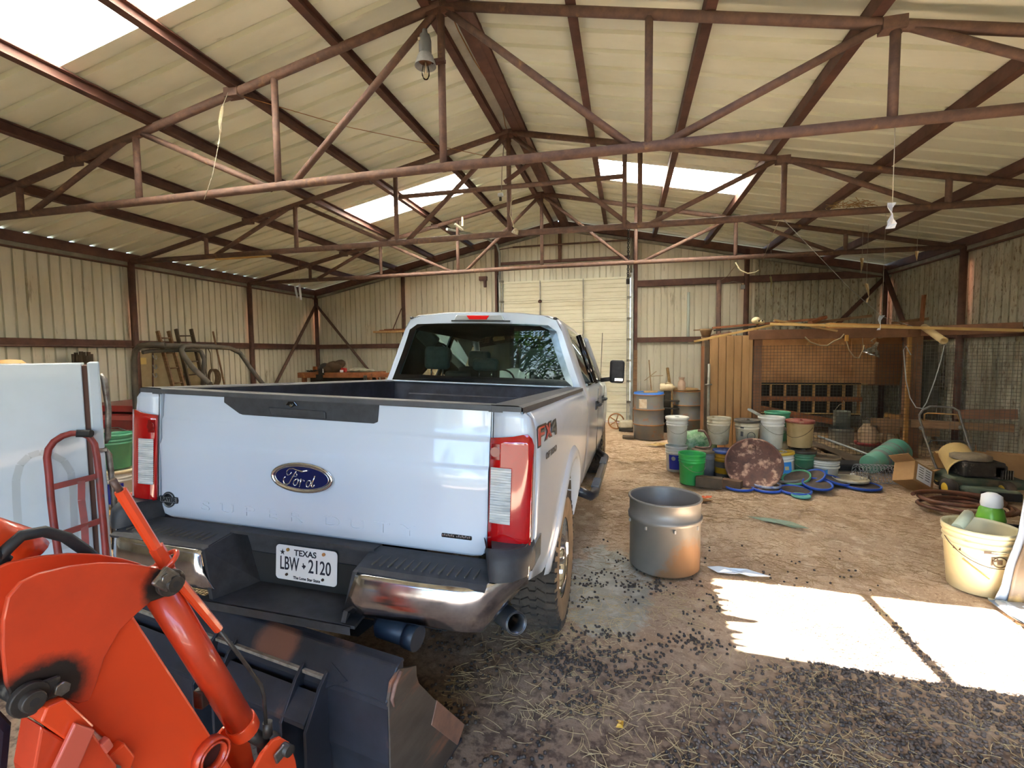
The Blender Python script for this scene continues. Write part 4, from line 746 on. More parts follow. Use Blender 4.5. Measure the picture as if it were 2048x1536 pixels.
# grille-like mesh panel and lumber lying on the dirt by the bucket of the tractor
gp=thing('mesh_grate','perforated metal grate lying on the dirt under the pickup bumper','grate',atZ(395,1190))
c0,c1=atZ(345,1235,.05),atZ(430,1160,.05); q=MB()
for i in range(28): x=c0.x-.2+i*.03; q.box((x,c0.y+.35,.05),(.006,.7,.008))
for i in range(22): q.box((c0.x+.2,c0.y+.02+i*.032,.05),(.84,.006,.008))
setp(mesh('grate_bars',q,mat('grate_tan','a8936a','8a764f',rough=.8,scale=9),gp,fix=False),kind='stuff')
q=MB(); q.tube([(c0.x-.22,c0.y,.05),(c0.x+.63,c0.y,.05),(c0.x+.63,c0.y+.7,.05),(c0.x-.22,c0.y+.7,.05)],.015,6,closed=True); mesh('grate_frame',q,mat('grate_tan','a8936a'),gp)
# utility vehicle
uy=5.6
def up_(px,py,dy=0): return atY(px,py,uy+dy)
uv=thing('utility_vehicle','red utility vehicle with a black roll cage, half hidden behind the pickup','utility vehicle',(up_(330,900).x,uy,0))
def rb(pts,r=.04,name='roll_bar'): q=MB(); q.tube(pts,r,10); return mesh(name,q,ROOL,uv)
rb([up_(284,905),up_(272,820),up_(268,720),up_(270,703),up_(280,692),up_(300,689),up_(330,690,.1)])
rb([up_(284,691),up_(360,692,.3),up_(430,693,.9)]); 
rb([up_(405,770,.5),up_(408,715,.5),up_(402,703,.5),up_(390,700,.5),up_(300,702,.1),up_(285,705,0)],.028)
rb([up_(420,768,-.05),up_(385,735,.0),up_(368,712,.05),up_(362,700,.05),up_(366,693,.1),up_(378,691,.2),up_(460,696,1.2),up_(480,706,1.4),up_(500,735,1.5),up_(535,780,1.5)],.036)
rb([up_(398,700,.5),up_(410,730,.55),up_(416,768,.55)],.014,'cage_strut')
u0,u1=up_(212,810),up_(266,800); RED=mat('utility_red','9c1a1e','7f181b',rough=.4,coat=.3,scale=4)
q=MB(); 
def qb(name,pa,pb,d,m,dy=0,bev=.01): 
    A,Bp=up_(*pa,dy),up_(*pb,dy); q=MB(); q.box(((A.x+Bp.x)/2,uy+dy+d/2,(A.z+Bp.z)/2),(abs(A.x-Bp.x),d,abs(A.z-Bp.z))); return mesh(name,q,m,uv,bev=bev)
cbd=qb('cargo_bed',(150,826),(264,860),1.0,RED,.12); qb('bed_rib',(150,838),(260,832),.03,mat('utility_red_light','b8524e',rough=.4),.10,.004); qb('bed_rail',(150,822),(266,812),1.0,RED,.12); q=MB(); q.tube([up_(200,857,.05),up_(235,855,.05),up_(250,860,.1),up_(262,868,.15)],.01,6); mesh('bed_hose',q,STL,uv)
qb('seat_back',(275,820),(330,786),.12,mat('seat_grey','5c5a57','4c4a46',rough=.8,scale=4),.5,.04); qb('seat_base',(270,900),(335,868),.5,mat('seat_grey','5c5a57'),.1,.03); qb('engine_cover',(268,868),(340,822),.4,mat('grimy_black','241f1b','3a3028',rough=.8,scale=8),.45,.02)
q=MB(); q.beam(up_(278,806,.05),up_(345,822,.4),.05,.03); mesh('seat_rail',q,STL,uv); q=MB(); q.tube([up_(283,850,0),up_(300,838,.1),up_(320,836,.2)],.012,6); mesh('belt_tongue',q,mat('cable_tan','9c8a6a'),uv)
qb('sill',(245,918),(345,902),.3,mat('grimy_black','241f1b'),.15,.02); qb('step_rail',(225,925),(350,913),.12,mat('alloy_rail','a9a9a4',rough=.4,metal=.5),-.05,.01)
q=MB(); q.tube([up_(275,868,-.02),up_(285,898,0),up_(300,915,.1)],.03,8); mesh('boot_tube',q,mat('grimy_black','241f1b'),uv)
for px,dy in((245,.05),(245,1.2),(420,.05),(420,1.2)):
    c=up_(px,960,dy); q=MB(T((c.x,c.y,.3))@RX(math.pi/2)); q.lathe([(.14,-.11),(.27,-.12),(.3,-.07),(.3,.07),(.27,.12),(.14,.11)],24); mesh('wheel',q,RUB,uv)
q=MB(); A=up_(212,900); q.box((A.x+1.0,uy+.65,.45),(2.2,.9,.15)); mesh('chassis',q,mat('grimy_black','241f1b'),uv)
# things leaning on the left wall
def lw(px,py,off=.12): return atX(px,py,XL+off)
def leaner(name,label,cat,pa,pb,r,m,o1=.14,o2=.35,group=None):
    A=lw(*pa,o1); Bq=lw(*pb,o2); d=(Bq-A); 
    Bq=A+d*((A.z-.0)/(A.z-Bq.z)); t=thing(name,label,cat,(Bq.x,Bq.y,0),0,group); q=MB(); q.tube([A,Bq],r,8); mesh('shaft',q,m,t); return t,A,Bq
def ladder(label,pa,pb,wpx,m,nr):
    A=lw(*pa,.14); A2=lw(pa[0]+wpx,pa[1],.14); Bq=lw(*pb,.35); d=Bq-A; Bq=A+d*(A.z/(A.z-Bq.z)); t=thing('ladder',label,'ladder',(Bq.x,Bq.y,0)); w_=A2-A
    for o in(V(),w_): q=MB(); q.beam(A+o,Bq+o,.035,.07,up=(1,0,0)); mesh('rail',q,m,t,bev=.004)
    for k in range(nr): f=.06+.9*k/nr; q=MB(); q.tube([A.lerp(Bq,f),A.lerp(Bq,f)+w_],.014,6); mesh('rung',q,m,t)
ladder('narrow grey wooden ladder leaning on the left wall, left of the taller ladder',(315,662),(345,770),22,WOOD,7)
ladder('wider dark wooden ladder leaning on the left wall behind the roll cage',(352,658),(378,770),30,mat('dark_wood','5a4a38','463a2c',rough=.85,scale=6),8)
leaner('pole','thin dark pole leaning on the left wall, right of the ladders','pole',(426,663),(448,765),.02,WOOD); leaner('pole','slim bent metal bar leaning on the wall between ladder and dark pole','pole',(412,690),(414,770),.012,GALD)
t=thing('coiled_rope','brown coil of rope hanging on the left wall behind the pickup bed','rope',lw(424,755,.26)); c=lw(424,755,.28); q=MB()
for k in range(5): q.tube([c+V((.02*k,(.09+.012*k)*math.cos(a_),.17*math.sin(a_))) for a_ in[i*math.pi/9 for i in range(18)]],.014,6,closed=True)
q.tube([c+V((0,0,.15)),c+V((-.06,.05,.5)),c+V((-.07,.0,.62))],.008,5); setp(mesh('rope_coil',q,mat('rope_brown','6e5a42','574634',rough=.9,scale=20),t),kind='stuff')
t=thing('wall_board','tan plywood board with metal hooks fixed on the left wall','board',(XL+.09,7.5,1.3)); A,Bq=lw(271,704,.09),lw(405,790,.09)
q=MB(); q.box((XL+.085,(A.y+Bq.y)/2,(A.z+Bq.z)/2),(.02,Bq.y-A.y,A.z-Bq.z)); mesh('plywood',q,mat('old_ply','a08e6a','8c7a58',rough=.85,scale=5),t)
for px in(306,368):
    q=MB(); q.tube([lw(px,706,.11),lw(px,785,.11)],.012,6); mesh('hook_rod',q,STEEL,t)
    for py in(716,735,752): c=lw(px+3,py,.13); q=MB(); q.tube([c+V((0,-.03,.05)),c+V((.02,-.03,.0)),c+V((.03,0,-.03)),c+V((.02,.03,0)),c+V((0,.03,.05))],.008,6); mesh('hook',q,GAL,t)
q=MB(); c=lw(285,722,.11); q.box(tuple(c),(.006,.14,.12)); mesh('paper_note',q,mat('note_yellow','c2a55e'),t)
t=thing('fence_pickets','bundle of short dark pickets standing behind the refrigerator','pickets',(XL+.25,6.2,0))
for k in range(8): A=lw(147+5*k,706+random.randint(-3,6),.2); q=MB(); q.beam((A.x,A.y,0),(A.x,A.y,A.z),.05,.02,up=(1,0,0)); mesh('picket',q,mat('dark_wood','5a4a38'),t)
# workbench in the far left corner
by=10.6
def bn(px,py,dy=0): return atY(px,py,by+dy)
bh=thing('workbench','long brown timber workbench in the far left corner of the shed','workbench',(bn(670,800).x,by+.3,0))
A,Bq=bn(597,745),bn(740,735,-.0); zt=A.z
q=MB(); q.box(((A.x+Bq.x)/2,by+.4,zt-.02),(Bq.x-A.x,.8,.04)); mesh('bench_top',q,WOODR,bh,bev=.004); q=MB(); q.box(((A.x+Bq.x)/2,by,zt-.07),(Bq.x-A.x+.04,.04,.13)); mesh('front_rail',q,WOODR,bh,bev=.004)
for x in(A.x+.12,Bq.x-.05):
    for y in(by+.06,by+.72): q=MB(); q.box((x,y,zt/2-.05),(.09,.09,zt-.08)); mesh('leg',q,WOODR,bh)
q=MB(); q.box(((A.x+Bq.x)/2-.05,by+.5,zt-.40),(Bq.x-A.x-.4,.5,.5)); mesh('dark_cabinet',q,mat('grimy_black','241f1b'),bh)
q=MB(); q.box((Bq.x+.35,by+.1,zt-.07),(.7,.05,.12)); mesh('side_rail',q,WOODR,bh); q=MB(); q.beam((Bq.x+.1,by+.12,zt-.1),(Bq.x+.45,by+.12,zt-.75),.07,.04); mesh('brace',q,WOODR,bh); q=MB(); q.box((Bq.x+.65,by+.1,zt/2-.06),(.08,.08,zt-.12)); mesh('leg',q,WOODR,bh)
q=MB(); q.box((bn(733,755).x,by-.06,bn(733,755).z),(.09,.01,.11)); mesh('outlet_box',q,STL,bh)
c=bn(668,727,.15); BR=mat('brown_canvas','5a4632','4a3828',rough=.95,scale=8,amt=.5)
q=MB(); q.ball((c.x,c.y,zt+.13),(.24,.2,.14),14,9); q.ball((c.x+.12,c.y+.03,zt+.2),(.16,.14,.1),12,8); q.ball((c.x-.1,c.y-.05,zt+.08),(.2,.2,.1),12,8)
for v in range(len(q.v)): p=q.v[v]; n3=noise.noise(p*7)*.05; q.v[v]=p+V((n3,n3*.5,n3)); 
setp(mesh('jacket',q,BR,None,origin=(c.x,c.y,zt)),'crumpled brown canvas jacket heaped on the workbench','jacket')
t=thing('sports_helmet','black helmet with white number 1 at the edge of the workbench','helmet',(bn(646,728).x,by+.05,zt)); c=bn(646,735,0); q=MB(); q.ball((c.x,by+.08,zt+.10),(.15,.15,.14),14,9); mesh('helmet_shell',q,mat('helmet_black','1c1c1e',rough=.35,coat=.4),t)
q=MB(); q.box((c.x+.01,by-.09,zt+.02),(.16,.02,.16)); q.box((c.x-.06,by-.075,zt-.12),(.18,.04,.14)); mesh('cloth_flap',q,mat('helmet_cloth','26231f',rough=.9),t,bev=.01)
text('number','01',.12,T((c.x+.05,by-.105,zt+.02))@RX(math.pi/2),mat('number_white','e8e8e8'),t,ext=.003,bold=.004) if False else text('number','1',.13,T((c.x+.07,by-.105,zt+.04))@RX(math.pi/2),mat('number_white','e8e8e8'),t,ext=.003,bold=.006)
t=thing('soda_can_pack','red and white crumpled package beside the jacket on the workbench','package',(bn(684,735).x,by+.05,zt)); c=bn(684,735); q=MB(); q.box((c.x,by+.08,zt+.055),(.13,.1,.11)); mesh('red_wrap',q,mat('wrap_red','a8201c',rough=.4),t,bev=.02); q=MB(); q.box((c.x-.03,by+.025,zt+.03),(.09,.02,.06)); mesh('white_panel',q,mat('number_white','e8e8e8'),t,bev=.005)
t=thing('crumpled_bags','pile of crumpled grey plastic bags on the right half of the workbench','bags',(bn(710,733).x,by+.2,zt)); c=bn(710,733); q=MB(); q.ball((c.x-.05,by+.22,zt+.05),(.24,.16,.06),16,8); q.ball((c.x+.2,by+.2,zt+.04),(.2,.16,.05),16,8)
for v in range(len(q.v)): p=q.v[v]; q.v[v]=p+V((0,0,noise.noise(p*18)*.035))
mesh('plastic_film',q,mat('bag_grey','a8a693','8c8a7c',rough=.5,scale=16),t)
t=thing('timber_block','short orange wooden block standing on the workbench by the corner post','block',(bn(630,735).x,by+.4,zt)); c=bn(630,735,.4); q=MB(); q.box((c.x,c.y,zt+.07),(.08,.08,.14)); mesh('wood_block',q,mat('orange_wood','a8602c','8f5226',rough=.8,scale=8),t,bev=.004)
t=thing('tangled_wire','tangle of dark wire on the left end of the workbench','wire',(bn(612,742).x,by+.2,zt)); c=bn(612,742); q=MB(); rn=random.Random(4); q.tube([(c.x+rn.uniform(-.12,.2),by+.2+rn.uniform(-.1,.1),zt+rn.uniform(.01,.06)) for _ in range(26)],.007,5); setp(mesh('wire_coil',q,BLACKR,t),kind='stuff')
# wall shelf with loose lumber on the back wall
t=thing('wall_shelf','pale plank shelf carrying loose boards on the back wall left of the door','shelf',(-6.3,D-.25,2.35)); A=atY(748,664,D-.35); q=MB(); q.box((A.x+.75,D-.25,A.z),(1.5,.3,.05)); mesh('shelf_board',q,WOODL,t,bev=.004)
for k in range(3): q=MB(); q.box((A.x+.8+.1*k,D-.3+.08*k,A.z+.04+.025*(k%2)),(1.3,.09,.022)); mesh('loose_board',q,WOODR,t)
q=MB(); q.tube([(A.x+.55,D-.35,A.z+.05),(-5.86,D-.14,A.z+.62)],.014,6); mesh('shelf_stay',q,STEEL,t)
# ================================================================ right side: drums, pails, lids
def gp_(px,py,r=0,z=0.):
    p=atZ(px,py,z); d=V((p.x,p.y,0)).normalized(); return V((p.x,p.y,z))+d*r
DRUM=mat('drum_grey','66686a','77705f',rough=.6,scale=4,amt=.45,c3='8a5a34',s3=5,t3=.64); DRIM=mat('drum_rust','8a5a34','a97642',rough=.8,scale=9)
def drum(label,base,lid,extra=None):
    t=thing('oil_drum',label,'drum',base,0,'steel drums by the overhead door'); Q=T(V(base)); R_,h=.288,.88; pr=[(.001,.01),(R_,0)]
    for z in(.29,.59): pr+=[(R_,z-.03),(R_+.013,z-.012),(R_+.013,z+.012),(R_,z+.03)]
    pr+=[(R_,h-.01)]; q=MB(Q); q.lathe(pr,36); mesh('drum_shell',q,DRUM,t)
    q=MB(Q)
    for z in(.29,.59): q.lathe([(R_+.008,z-.016),(R_+.016,z-.008),(R_+.016,z+.008),(R_+.008,z+.016)],36)
    q.lathe([(R_-.004,h-.012),(R_+.01,h-.01),(R_+.012,h+.004),(R_-.008,h+.006)],36); mesh('rolling_hoop',q,DRIM,t)
    q=MB(Q); q.lathe([(R_-.006,h-.015),(.001,h-.012)],36); mesh('drum_top',q,lid,t); return t
b1=gp_(1297,881,.288); dr1=drum('grey steel drum with a blue lid ring and paper label, nearest the overhead door',b1,LDIRT)
q=MB(T(b1)); q.grid([[(.2895*math.cos(a),.2895*math.sin(a),z) for a in[-2.30+.07*i for i in range(9)]] for z in(.62,.80)],sm=True); mesh('paper_label',q,mat('label_paper','d4c8b2','b79a78',rough=.7,scale=16),dr1)
t=thing('lid_ring','bright blue plastic drum lid with a brown stick on it, on the left drum','lid',b1+V((0,0,.885))); q=MB(T(b1+V((0,0,.885)))); q.lathe([(.22,.006),(.23,.03),(.285,.034),(.295,.0)],32); mesh('blue_rim',q,mat('lid_blue','1f5aa8','2c66b0',rough=.4,scale=5),t); q=MB(T(b1+V((0,0,.885)))); q.lathe([(.225,.015),(.001,.012)],24); mesh('lid_centre',q,mat('lid_blue_dusty','5b7a9c','8c8a78',rough=.6,scale=6),t); q=MB(); q.beam(b1+V((-.1,-.08,.93)),b1+V((.16,-.03,.935)),.05,.03); mesh('wood_scrap',q,WOODL,t)
b2=gp_(1374,868,.288); drum('rusty topped steel drum standing right of the blue lidded drum',b2,mat('rust_lid','8a6a48','6d4a30',rough=.9,scale=8))
t=thing('barrel_cover','tan drum lid pushed half off the right hand drum','lid',b2+V((-.06,.12,.9))); q=MB(T(b2+V((-.06,.14,.892)))); q.lathe([(.001,.01),(.27,.008),(.285,.03),(.295,.02),(.29,.0)],32); mesh('lid_disc',q,mat('tan_lid','a98a5c','8a6a40',rough=.7,scale=6),t)
b3=(b1+b2)/2+V((.0,.35,0)); t=thing('support_post','dark timber post standing between the two drums carrying jugs','post',b3); q=MB(); q.box((b3.x,b3.y,.44),(.14,.14,.88)); mesh('timber',q,mat('near_black_wood','2b2620','3b342a',rough=.9,scale=8),t,bev=.008)
for k in range(4): q=MB(); q.box((b3.x-.02,b3.y-.12,.2+.16*k),(.5,.08,.03)); mesh('crossbar',q,mat('near_black_wood','2b2620'),t)
t=thing('plastic_jug','cream plastic jug lying on its side between the drums','jug',(b3.x,b3.y,.88)); z=.88+.085; q=MB(); q.tube([(b3.x-.16,b3.y-.02,z),(b3.x-.14,b3.y-.02,z),(b3.x+.06,b3.y-.02,z),(b3.x+.10,b3.y-.02,z),(b3.x+.12,b3.y-.02,z),(b3.x+.15,b3.y-.02,z)],[.05,.08,.085,.07,.03,.03],14); mesh('jug_body',q,mat('jug_cream','d6c6a4','bda884',rough=.5,scale=6),t); q=MB(); q.tube([(b3.x-.05,b3.y-.06,z+.07),(b3.x+.0,b3.y-.08,z+.1),(b3.x+.07,b3.y-.05,z+.06)],.014,8); mesh('jug_handle',q,mat('jug_cream','d6c6a4'),t)
t=thing('milk_jug','dusty pinkish jar standing on the right hand drum','jar',b2+V((-.1,-.05,.89))); q=MB(T(b2+V((-.13,-.08,.89)))); q.lathe([(.001,0),(.075,.0),(.08,.02),(.08,.15),(.07,.19),(.05,.21),(.05,.25),(.06,.255),(.06,.28),(.001,.28)],18); mesh('jar_body',q,mat('jar_dusty','b59a84','9c826a',rough=.6,scale=8),t)
for i,(pa,pb,r,lb) in enumerate((((1298,720),(1305,792),.012,'thin dry stick rising from behind the blue lidded drum'),((1335,736),(1348,790),.035,'short rough stake leaning on the wall above the drums'))):
    A=atY(*pa,D-.3);Bq=atY(*pb,D-.8); Bq.z=0 if i==0 else .85; A2=A; t=thing('stick',lb,'stick',(Bq.x,Bq.y,0)); Bq.z=.0; q=MB(); q.tube([A2,A2.lerp(Bq,.5)+V((.02,0,0)),Bq],r,6); mesh('stick_shaft',q,mat('straw_wood','a98a5c','8a6a40',rough=.9,scale=12),t)
    if i==0: q=MB(); [q.tube([A2.lerp(Bq,.25),A2.lerp(Bq,.25)+V(d)],.006,5) for d in((.3,.0,.02),(-.12,0,-.1),(.15,0,.12))]; mesh('stick_twigs',q,mat('straw_wood','a98a5c'),t)
A=atY(1271,700,D-.15); t=thing('fence_board','narrow weathered board leaning beside the right door jamb','board',(A.x,D-.35,0)); q=MB(); q.beam((A.x,D-.16,A.z),(A.x-.02,D-.4,0),.09,.02,up=(0,1,0)); mesh('plank',q,WOOD,t)
# junk by the door foot
p=gp_(1232,858); t=thing('iron_wheel','rusty spoked iron wheel leaning by the front tyre of the pickup','wheel',p); c=p+V((0,.05,.17)); q=MB(); q.tube([c+V((.17*math.cos(a),.06*math.sin(a)*0,.17*math.sin(a))) for a in[i*math.pi/12 for i in range(24)]],.016,6,closed=True); mesh('wheel_rim',q,DRIM,t)
for k in range(5): a=k*2*math.pi/5; q=MB(); q.tube([c,c+V((.17*math.cos(a),0,.17*math.sin(a)))],.012,6); mesh('spoke',q,DRIM,t)
p=gp_(1252,862,.1); t=thing('white_box','dirty white plastic box on the dirt beside the left drum','box',p); q=MB(); q.box((p.x,p.y,.14),(.28,.25,.16)); mesh('box_shell',q,PWHD,t,bev=.03); q=MB(); q.box((p.x,p.y,.03),(.3,.27,.06)); mesh('box_foot',q,mat('near_black_wood','2b2620'),t); 
p=gp_(1258,845,.3); t=thing('car_battery_box','dark crate with a white patch standing for daylight under the overhead door','crate',p); q=MB(); q.box((p.x,p.y,.22),(.28,.25,.44)); mesh('crate_shell',q,mat('grimy_black','241f1b'),t,bev=.01); q=MB(); q.box((p.x+.05,p.y-.14,.27),(.13,.01,.22)); mesh('daylight_patch',q,mat('number_white','e8e8e8'),t)  # white patch stands for sunlight showing through the gap below the door
p=gp_(1258,878); t=thing('firewood_sticks','bundle of dark sticks on the dirt in front of the left drum','sticks',p)
for k in range(4): q=MB(); q.tube([p+V((-.12,.05*k,.03)),p+V((.1,.05*k-.08,.04))],.02,6); mesh('stick',q,mat('dark_wood','5a4a38'),t)
def P(name_lab,px,py,z=0.,**kw):
    rb_=kw.get('rb',.128); c=gp_(px,py,rb_,0.); c.z=z; kw.setdefault('handle',fwp+.3); kw.setdefault('hz',fwp+.3)
    a=math.atan2(-c.y,-c.x); kw['hz']=a+kw.pop('dh',.2); return pail('bucket',name_lab,'bucket',tuple(c),group='pails heaped in front of the coop',**kw),c,a
def lab_m(name,base,c2): return mat(name,base,c2,rough=.4,scale=14,amt=.35)
t,c,a=P('white pail with a dark blue label, lowest in the leftmost stack of pails',1352,945,label_m=PBLU,m=PWHT,handle=None); 
for o in t.children:
    if o.name.startswith('pail_label'): pass
q=MB(T(c)); q.grid([[((.128+.022*z/.37+.003)*math.cos(s),(.128+.022*z/.37+.003)*math.sin(s),z) for s in[a-.75+i*.16 for i in range(10)]] for z in(.04,.15,.25)],sm=True); mesh('pail_label',q,PBLU,t)
q=MB(T(c)@RZ(a-.25)@T((.149,0,.20))@RY(math.pi/2)); q.lathe([(.03,0),(.022,.001),(.001,.001)],14); mesh('label_badge',q,mat('badge_silver','9aa0a8'),t)
P('clean white pail with its lid on, topmost of the leftmost stack',1353,945,.40,m=PWHT,lid=PWHT,dh=.1)
P('bright green open pail at the front of the heap beside the yellow jug',1383,972,m=PGRB,ribs_=3,dh=.5,rt=.165,rb=.145,h=.40)
t,c,a=P('grey pail with a brown lid, a dark hose curled on top',1408,958,m=PGRY,lid=LDIRT,handle=None); ht_=c
t=thing('garden_hose','short curl of brown hose on the grey pail lid','hose',c+V((0,0,.40))); q=MB(); q.tube([c+V((-.12,-.02,.41)),c+V((-.05,-.1,.415)),c+V((.05,-.08,.42)),c+V((.08,0,.45)),c+V((.05,.04,.55)),c+V((0,.05,.62)),c+V((-.08,.05,.63))],.017,8); mesh('hose_tube',q,mat('brown_hose','6a4a38','4a3830',rough=.6,scale=10),t)
p=gp_(1400,905,.1,.0); p=c+V((-.05,.55,0)); t=thing('feed_sack','crumpled green and white feed sack behind the grey pail','sack',p); q=MB(); q.ball(p+V((0,0,.28)),(.3,.16,.28),16,10)
for v in range(len(q.v)): k=q.v[v]; q.v[v]=k+V((1,1,1))*noise.noise(k*11)*.05
mesh('sack_film',q,mat('sack_print','b8c4a8','3f7a3c',rough=.45,scale=9,amt=.55,c3='2c3a34',s3=14,t3=.62),t)
c=gp_(1424,953,.08); t=thing('oil_jug','yellow motor oil jug standing right of the bright green pail','jug',c); q=MB(); q.box((c.x,c.y,.14),(.17,.10,.28)); q.box((c.x+.02,c.y,.29),(.12,.08,.06)); mesh('jug_body',q,mat('jug_yellow','c9b21e','b39a24',rough=.45,scale=9),t,bev=.02,seg=3); q=MB(); q.tube([(c.x+.05,c.y,.31),(c.x+.05,c.y,.37)],.022,10); mesh('jug_cap',q,mat('cap_grey','8f8a78'),t); q=MB(); q.tube([(c.x-.06,c.y,.3),(c.x-.07,c.y,.35),(c.x,c.y,.36),(c.x+.02,c.y,.33)],.013,8); mesh('jug_handle',q,mat('jug_yellow','c9b21e'),t)
t,c5,a=P('yellow and black pail with a blue lid, half behind the rusty round drum head',1450,962,m=PYEL,lid=mat('lid_blue2','22448c','384a78',rough=.5,scale=6),handle=None,h=.38); q=MB(T(c5)); q.lathe([(.136,.02),(.139,.07),(.141,.09)],24); q.lathe([(.145,.17),(.149,.25)],24); mesh('black_band',q,LBLK,t)
P('open white pail standing on the blue lidded yellow pail',1436,952,.43,m=PWHD,dh=-.2,hm=GALD)
def sup(lab,px,py,**k): return P(lab,px,py,**k)
sup('white pail mostly hidden directly behind the rusty round drum head',1492,958,m=PWHD,lid=LBLK,handle=None)
t,c,a=P('white pail with a black lid and worn black print, behind the rusty drum head',1492,958,.405,m=PWHD,lid=LBLK,handle=None)
INK2=mat('print_black','2b2b30','55534f',rough=.6,scale=30)
for da,z0,z1,w_ in((-.42,.26,.30,.16),(-.42,.17,.235,.12)): q=MB(T(c)); q.grid([[(.148*math.cos(s),.148*math.sin(s),z) for s in[a+da-w_,a+da,a+da+w_]] for z in(z0,z1)]); mesh('worn_print',q,INK2,t)
q=MB(fc(c,.149,a+.35,.18)); q.tube([(.05*math.cos(s),.05*math.sin(s),0) for s in[i*math.pi/9 for i in range(18)]],.004,5,closed=True); mesh('round_print',q,INK2,t); text('worn_lettering','PG',.06,fc(c,.149,a+.35,.18),INK2,t,sx=.7,ext=.001) if False else None
sup('white pail under the tall open white pail, partly behind the drum head',1545,962,m=PWHT,lid=PWHT,handle=None)
P('tall open white pail left of the red lidded pail',1540,958,.405,m=PWHT,h=.42,rt=.16,rb=.135,dh=.7,hm=GALD)
sup('white pail hidden under the green pail at the back of the heap',1552,938,m=PWHD,lid=PWHD,handle=None)
P('green pail rim showing behind the tall open white pail',1552,938,.405,m=PGRN,h=.42,rt=.165,handle=None)
t,c,a=P('dull green pail beneath the red lidded pail',1604,960,m=PDGR,ribs_=3,lid=LBLK,dh=.3)
P('grimy pail with a faded red lid, on the dull green pail',1597,956,.405,m=PBEI,lid=LRED,h=.35,rt=.165,rb=.145,dh=-.5,ribs_=0,hm=mat('wire_dark','4a4038',rough=.6,metal=.4))
Ptilt=gp_(1568,966,.14); t=pail('bucket','white pail with blue label and yellow lid, tilted against the dull green pail','bucket',tuple(Ptilt),m=PWHT,lid=LYEL,handle=None,tilt=RY(-.12)@RX(-.05),group='pails heaped in front of the coop'); a=math.atan2(-Ptilt.y,-Ptilt.x)
q=MB(T(Ptilt)@RY(-.12)@RX(-.05)); q.grid([[((.13+.022*z/.37+.002)*math.cos(s),(.13+.022*z/.37+.002)*math.sin(s),z) for s in[a+.0+i*.12 for i in range(8)]] for z in(.04,.15,.27)],sm=True); l_=mesh('pail_label',q,mat('label_sky_blue','2a7cc4','3f8fd0',rough=.4,scale=5),t); q=MB(T(Ptilt)@RY(-.12)@RX(-.05)); q.grid([[(.148*math.cos(s),.148*math.sin(s),z) for s in(a+.22,a+.42,a+.55)] for z in(.165,.21)]); mesh('label_patch',q,mat('label_tan','b8a880'),l_)
t,c,a=P('short white pail with a dirty grey lid and swirled blue print, rightmost of the heap',1647,963,m=PWHT,lid=LDIRT,h=.30,rt=.175,rb=.145,handle=None,ribs_=3); q=MB(T(c)); q.grid([[((.145+.03*z/.3+.002)*math.cos(s),(.145+.03*z/.3+.002)*math.sin(s),z+.03*math.sin((s-a)*2)) for s in[a-.9+i*.13 for i in range(10)]] for z in(.05,.1,.15)],sm=True); mesh('pail_label',q,mat('label_sky_blue','2a7cc4'),t); q=MB(T(c)); q.lathe([(.172,.17),(.178,.178),(.179,.195),(.174,.2)],24); mesh('white_hoop',q,PWHT,t)
# big rusty drum head
c=gp_(1506,982,.02); dirv=V((c.x,c.y,0)).normalized(); c=c+dirv*.17+V((0,0,.295)); M_=T(c)@RZ(math.atan2(dirv.x,-dirv.y)*0+math.atan2(dirv.y,dirv.x)-math.pi/2)@RX(math.radians(62))
t=thing('barrel_end','big round rusty drum head with a bung leaning on the heap of pails','drum head',(c.x,c.y,0)); RHD=mat('rust_head','4a342e','6b463a',rough=.75,scale=9,amt=.5,c3='b5917a',s3=8,t3=.58,bump=.3)
q=MB(M_); q.lathe([(.325,-.04),(.335,-.03),(.335,.02),(.32,.028),(.308,.015),(.305,.002),(.001,.0)],40); mesh('head_disc',q,RHD,t); q=MB(M_); q.lathe([(.05,.004),(.045,.02),(.02,.022),(.02,.035),(.001,.036)],14,T((-.02,.21,0))); mesh('bung',q,RHD,t); q=MB(M_); q.lathe([(.02,.002),(.015,.02),(.001,.02)],10,T((.03,-.3,0))); mesh('small_plug',q,RHD,t)
c=gp_(1430,982,.12); t=thing('timber_offcut','dark timber block lying on the dirt in front of the yellow jug','timber',c)
q=MB(); q.beam(c+V((-.22,.05,.075)),c+V((.08,-.02,.075)),.13,.13); mesh('block',q,mat('dark_wood','5a4a38'),t,bev=.006); 
c=gp_(1462,982,.1); t=thing('timber_offcut','paler square timber end lying left of the flat blue lids','timber',c); q=MB(); q.beam(c+V((-.09,.06,.06)),c+V((.11,-.05,.06)),.11,.11); mesh('block',q,mat('mid_wood','6f5138','57402c',rough=.85,scale=7),t,bev=.005)
LBR=mat('lid_rim_blue','2a4fa8','2f56b4',rough=.4,scale=5)
def lid(label,px,py,m,ctr,r=.165,th=.03,rx=0,ry=0,z=.015,knob=None):
    c=gp_(px,py,r*.9); c.z=z+th*.3+abs(math.sin(rx))*r*.9+abs(math.sin(ry))*r*.9; Q=T(c)@RX(rx)@RY(ry); t=thing('pail_lid',label,'lid',tuple(c),0,'loose pail lids on the dirt'); q=MB(Q); q.lathe([(r-.012,-th*.4),(r,-th*.5),(r+.004,th*.4),(r-.006,th*.5),(r-.016,th*.3),(r-.02,.0)],30); mesh('lid_rim',q,m,t); q=MB(Q); q.lathe([(r-.016,.002),(.001,.001)],30); mesh('lid_face',q,ctr,t)
    if knob: q=MB(Q); q.lathe([(.03,.002),(.03,.02),(.022,.026),(.001,.026)],14); mesh('spout_cap',q,knob,t)
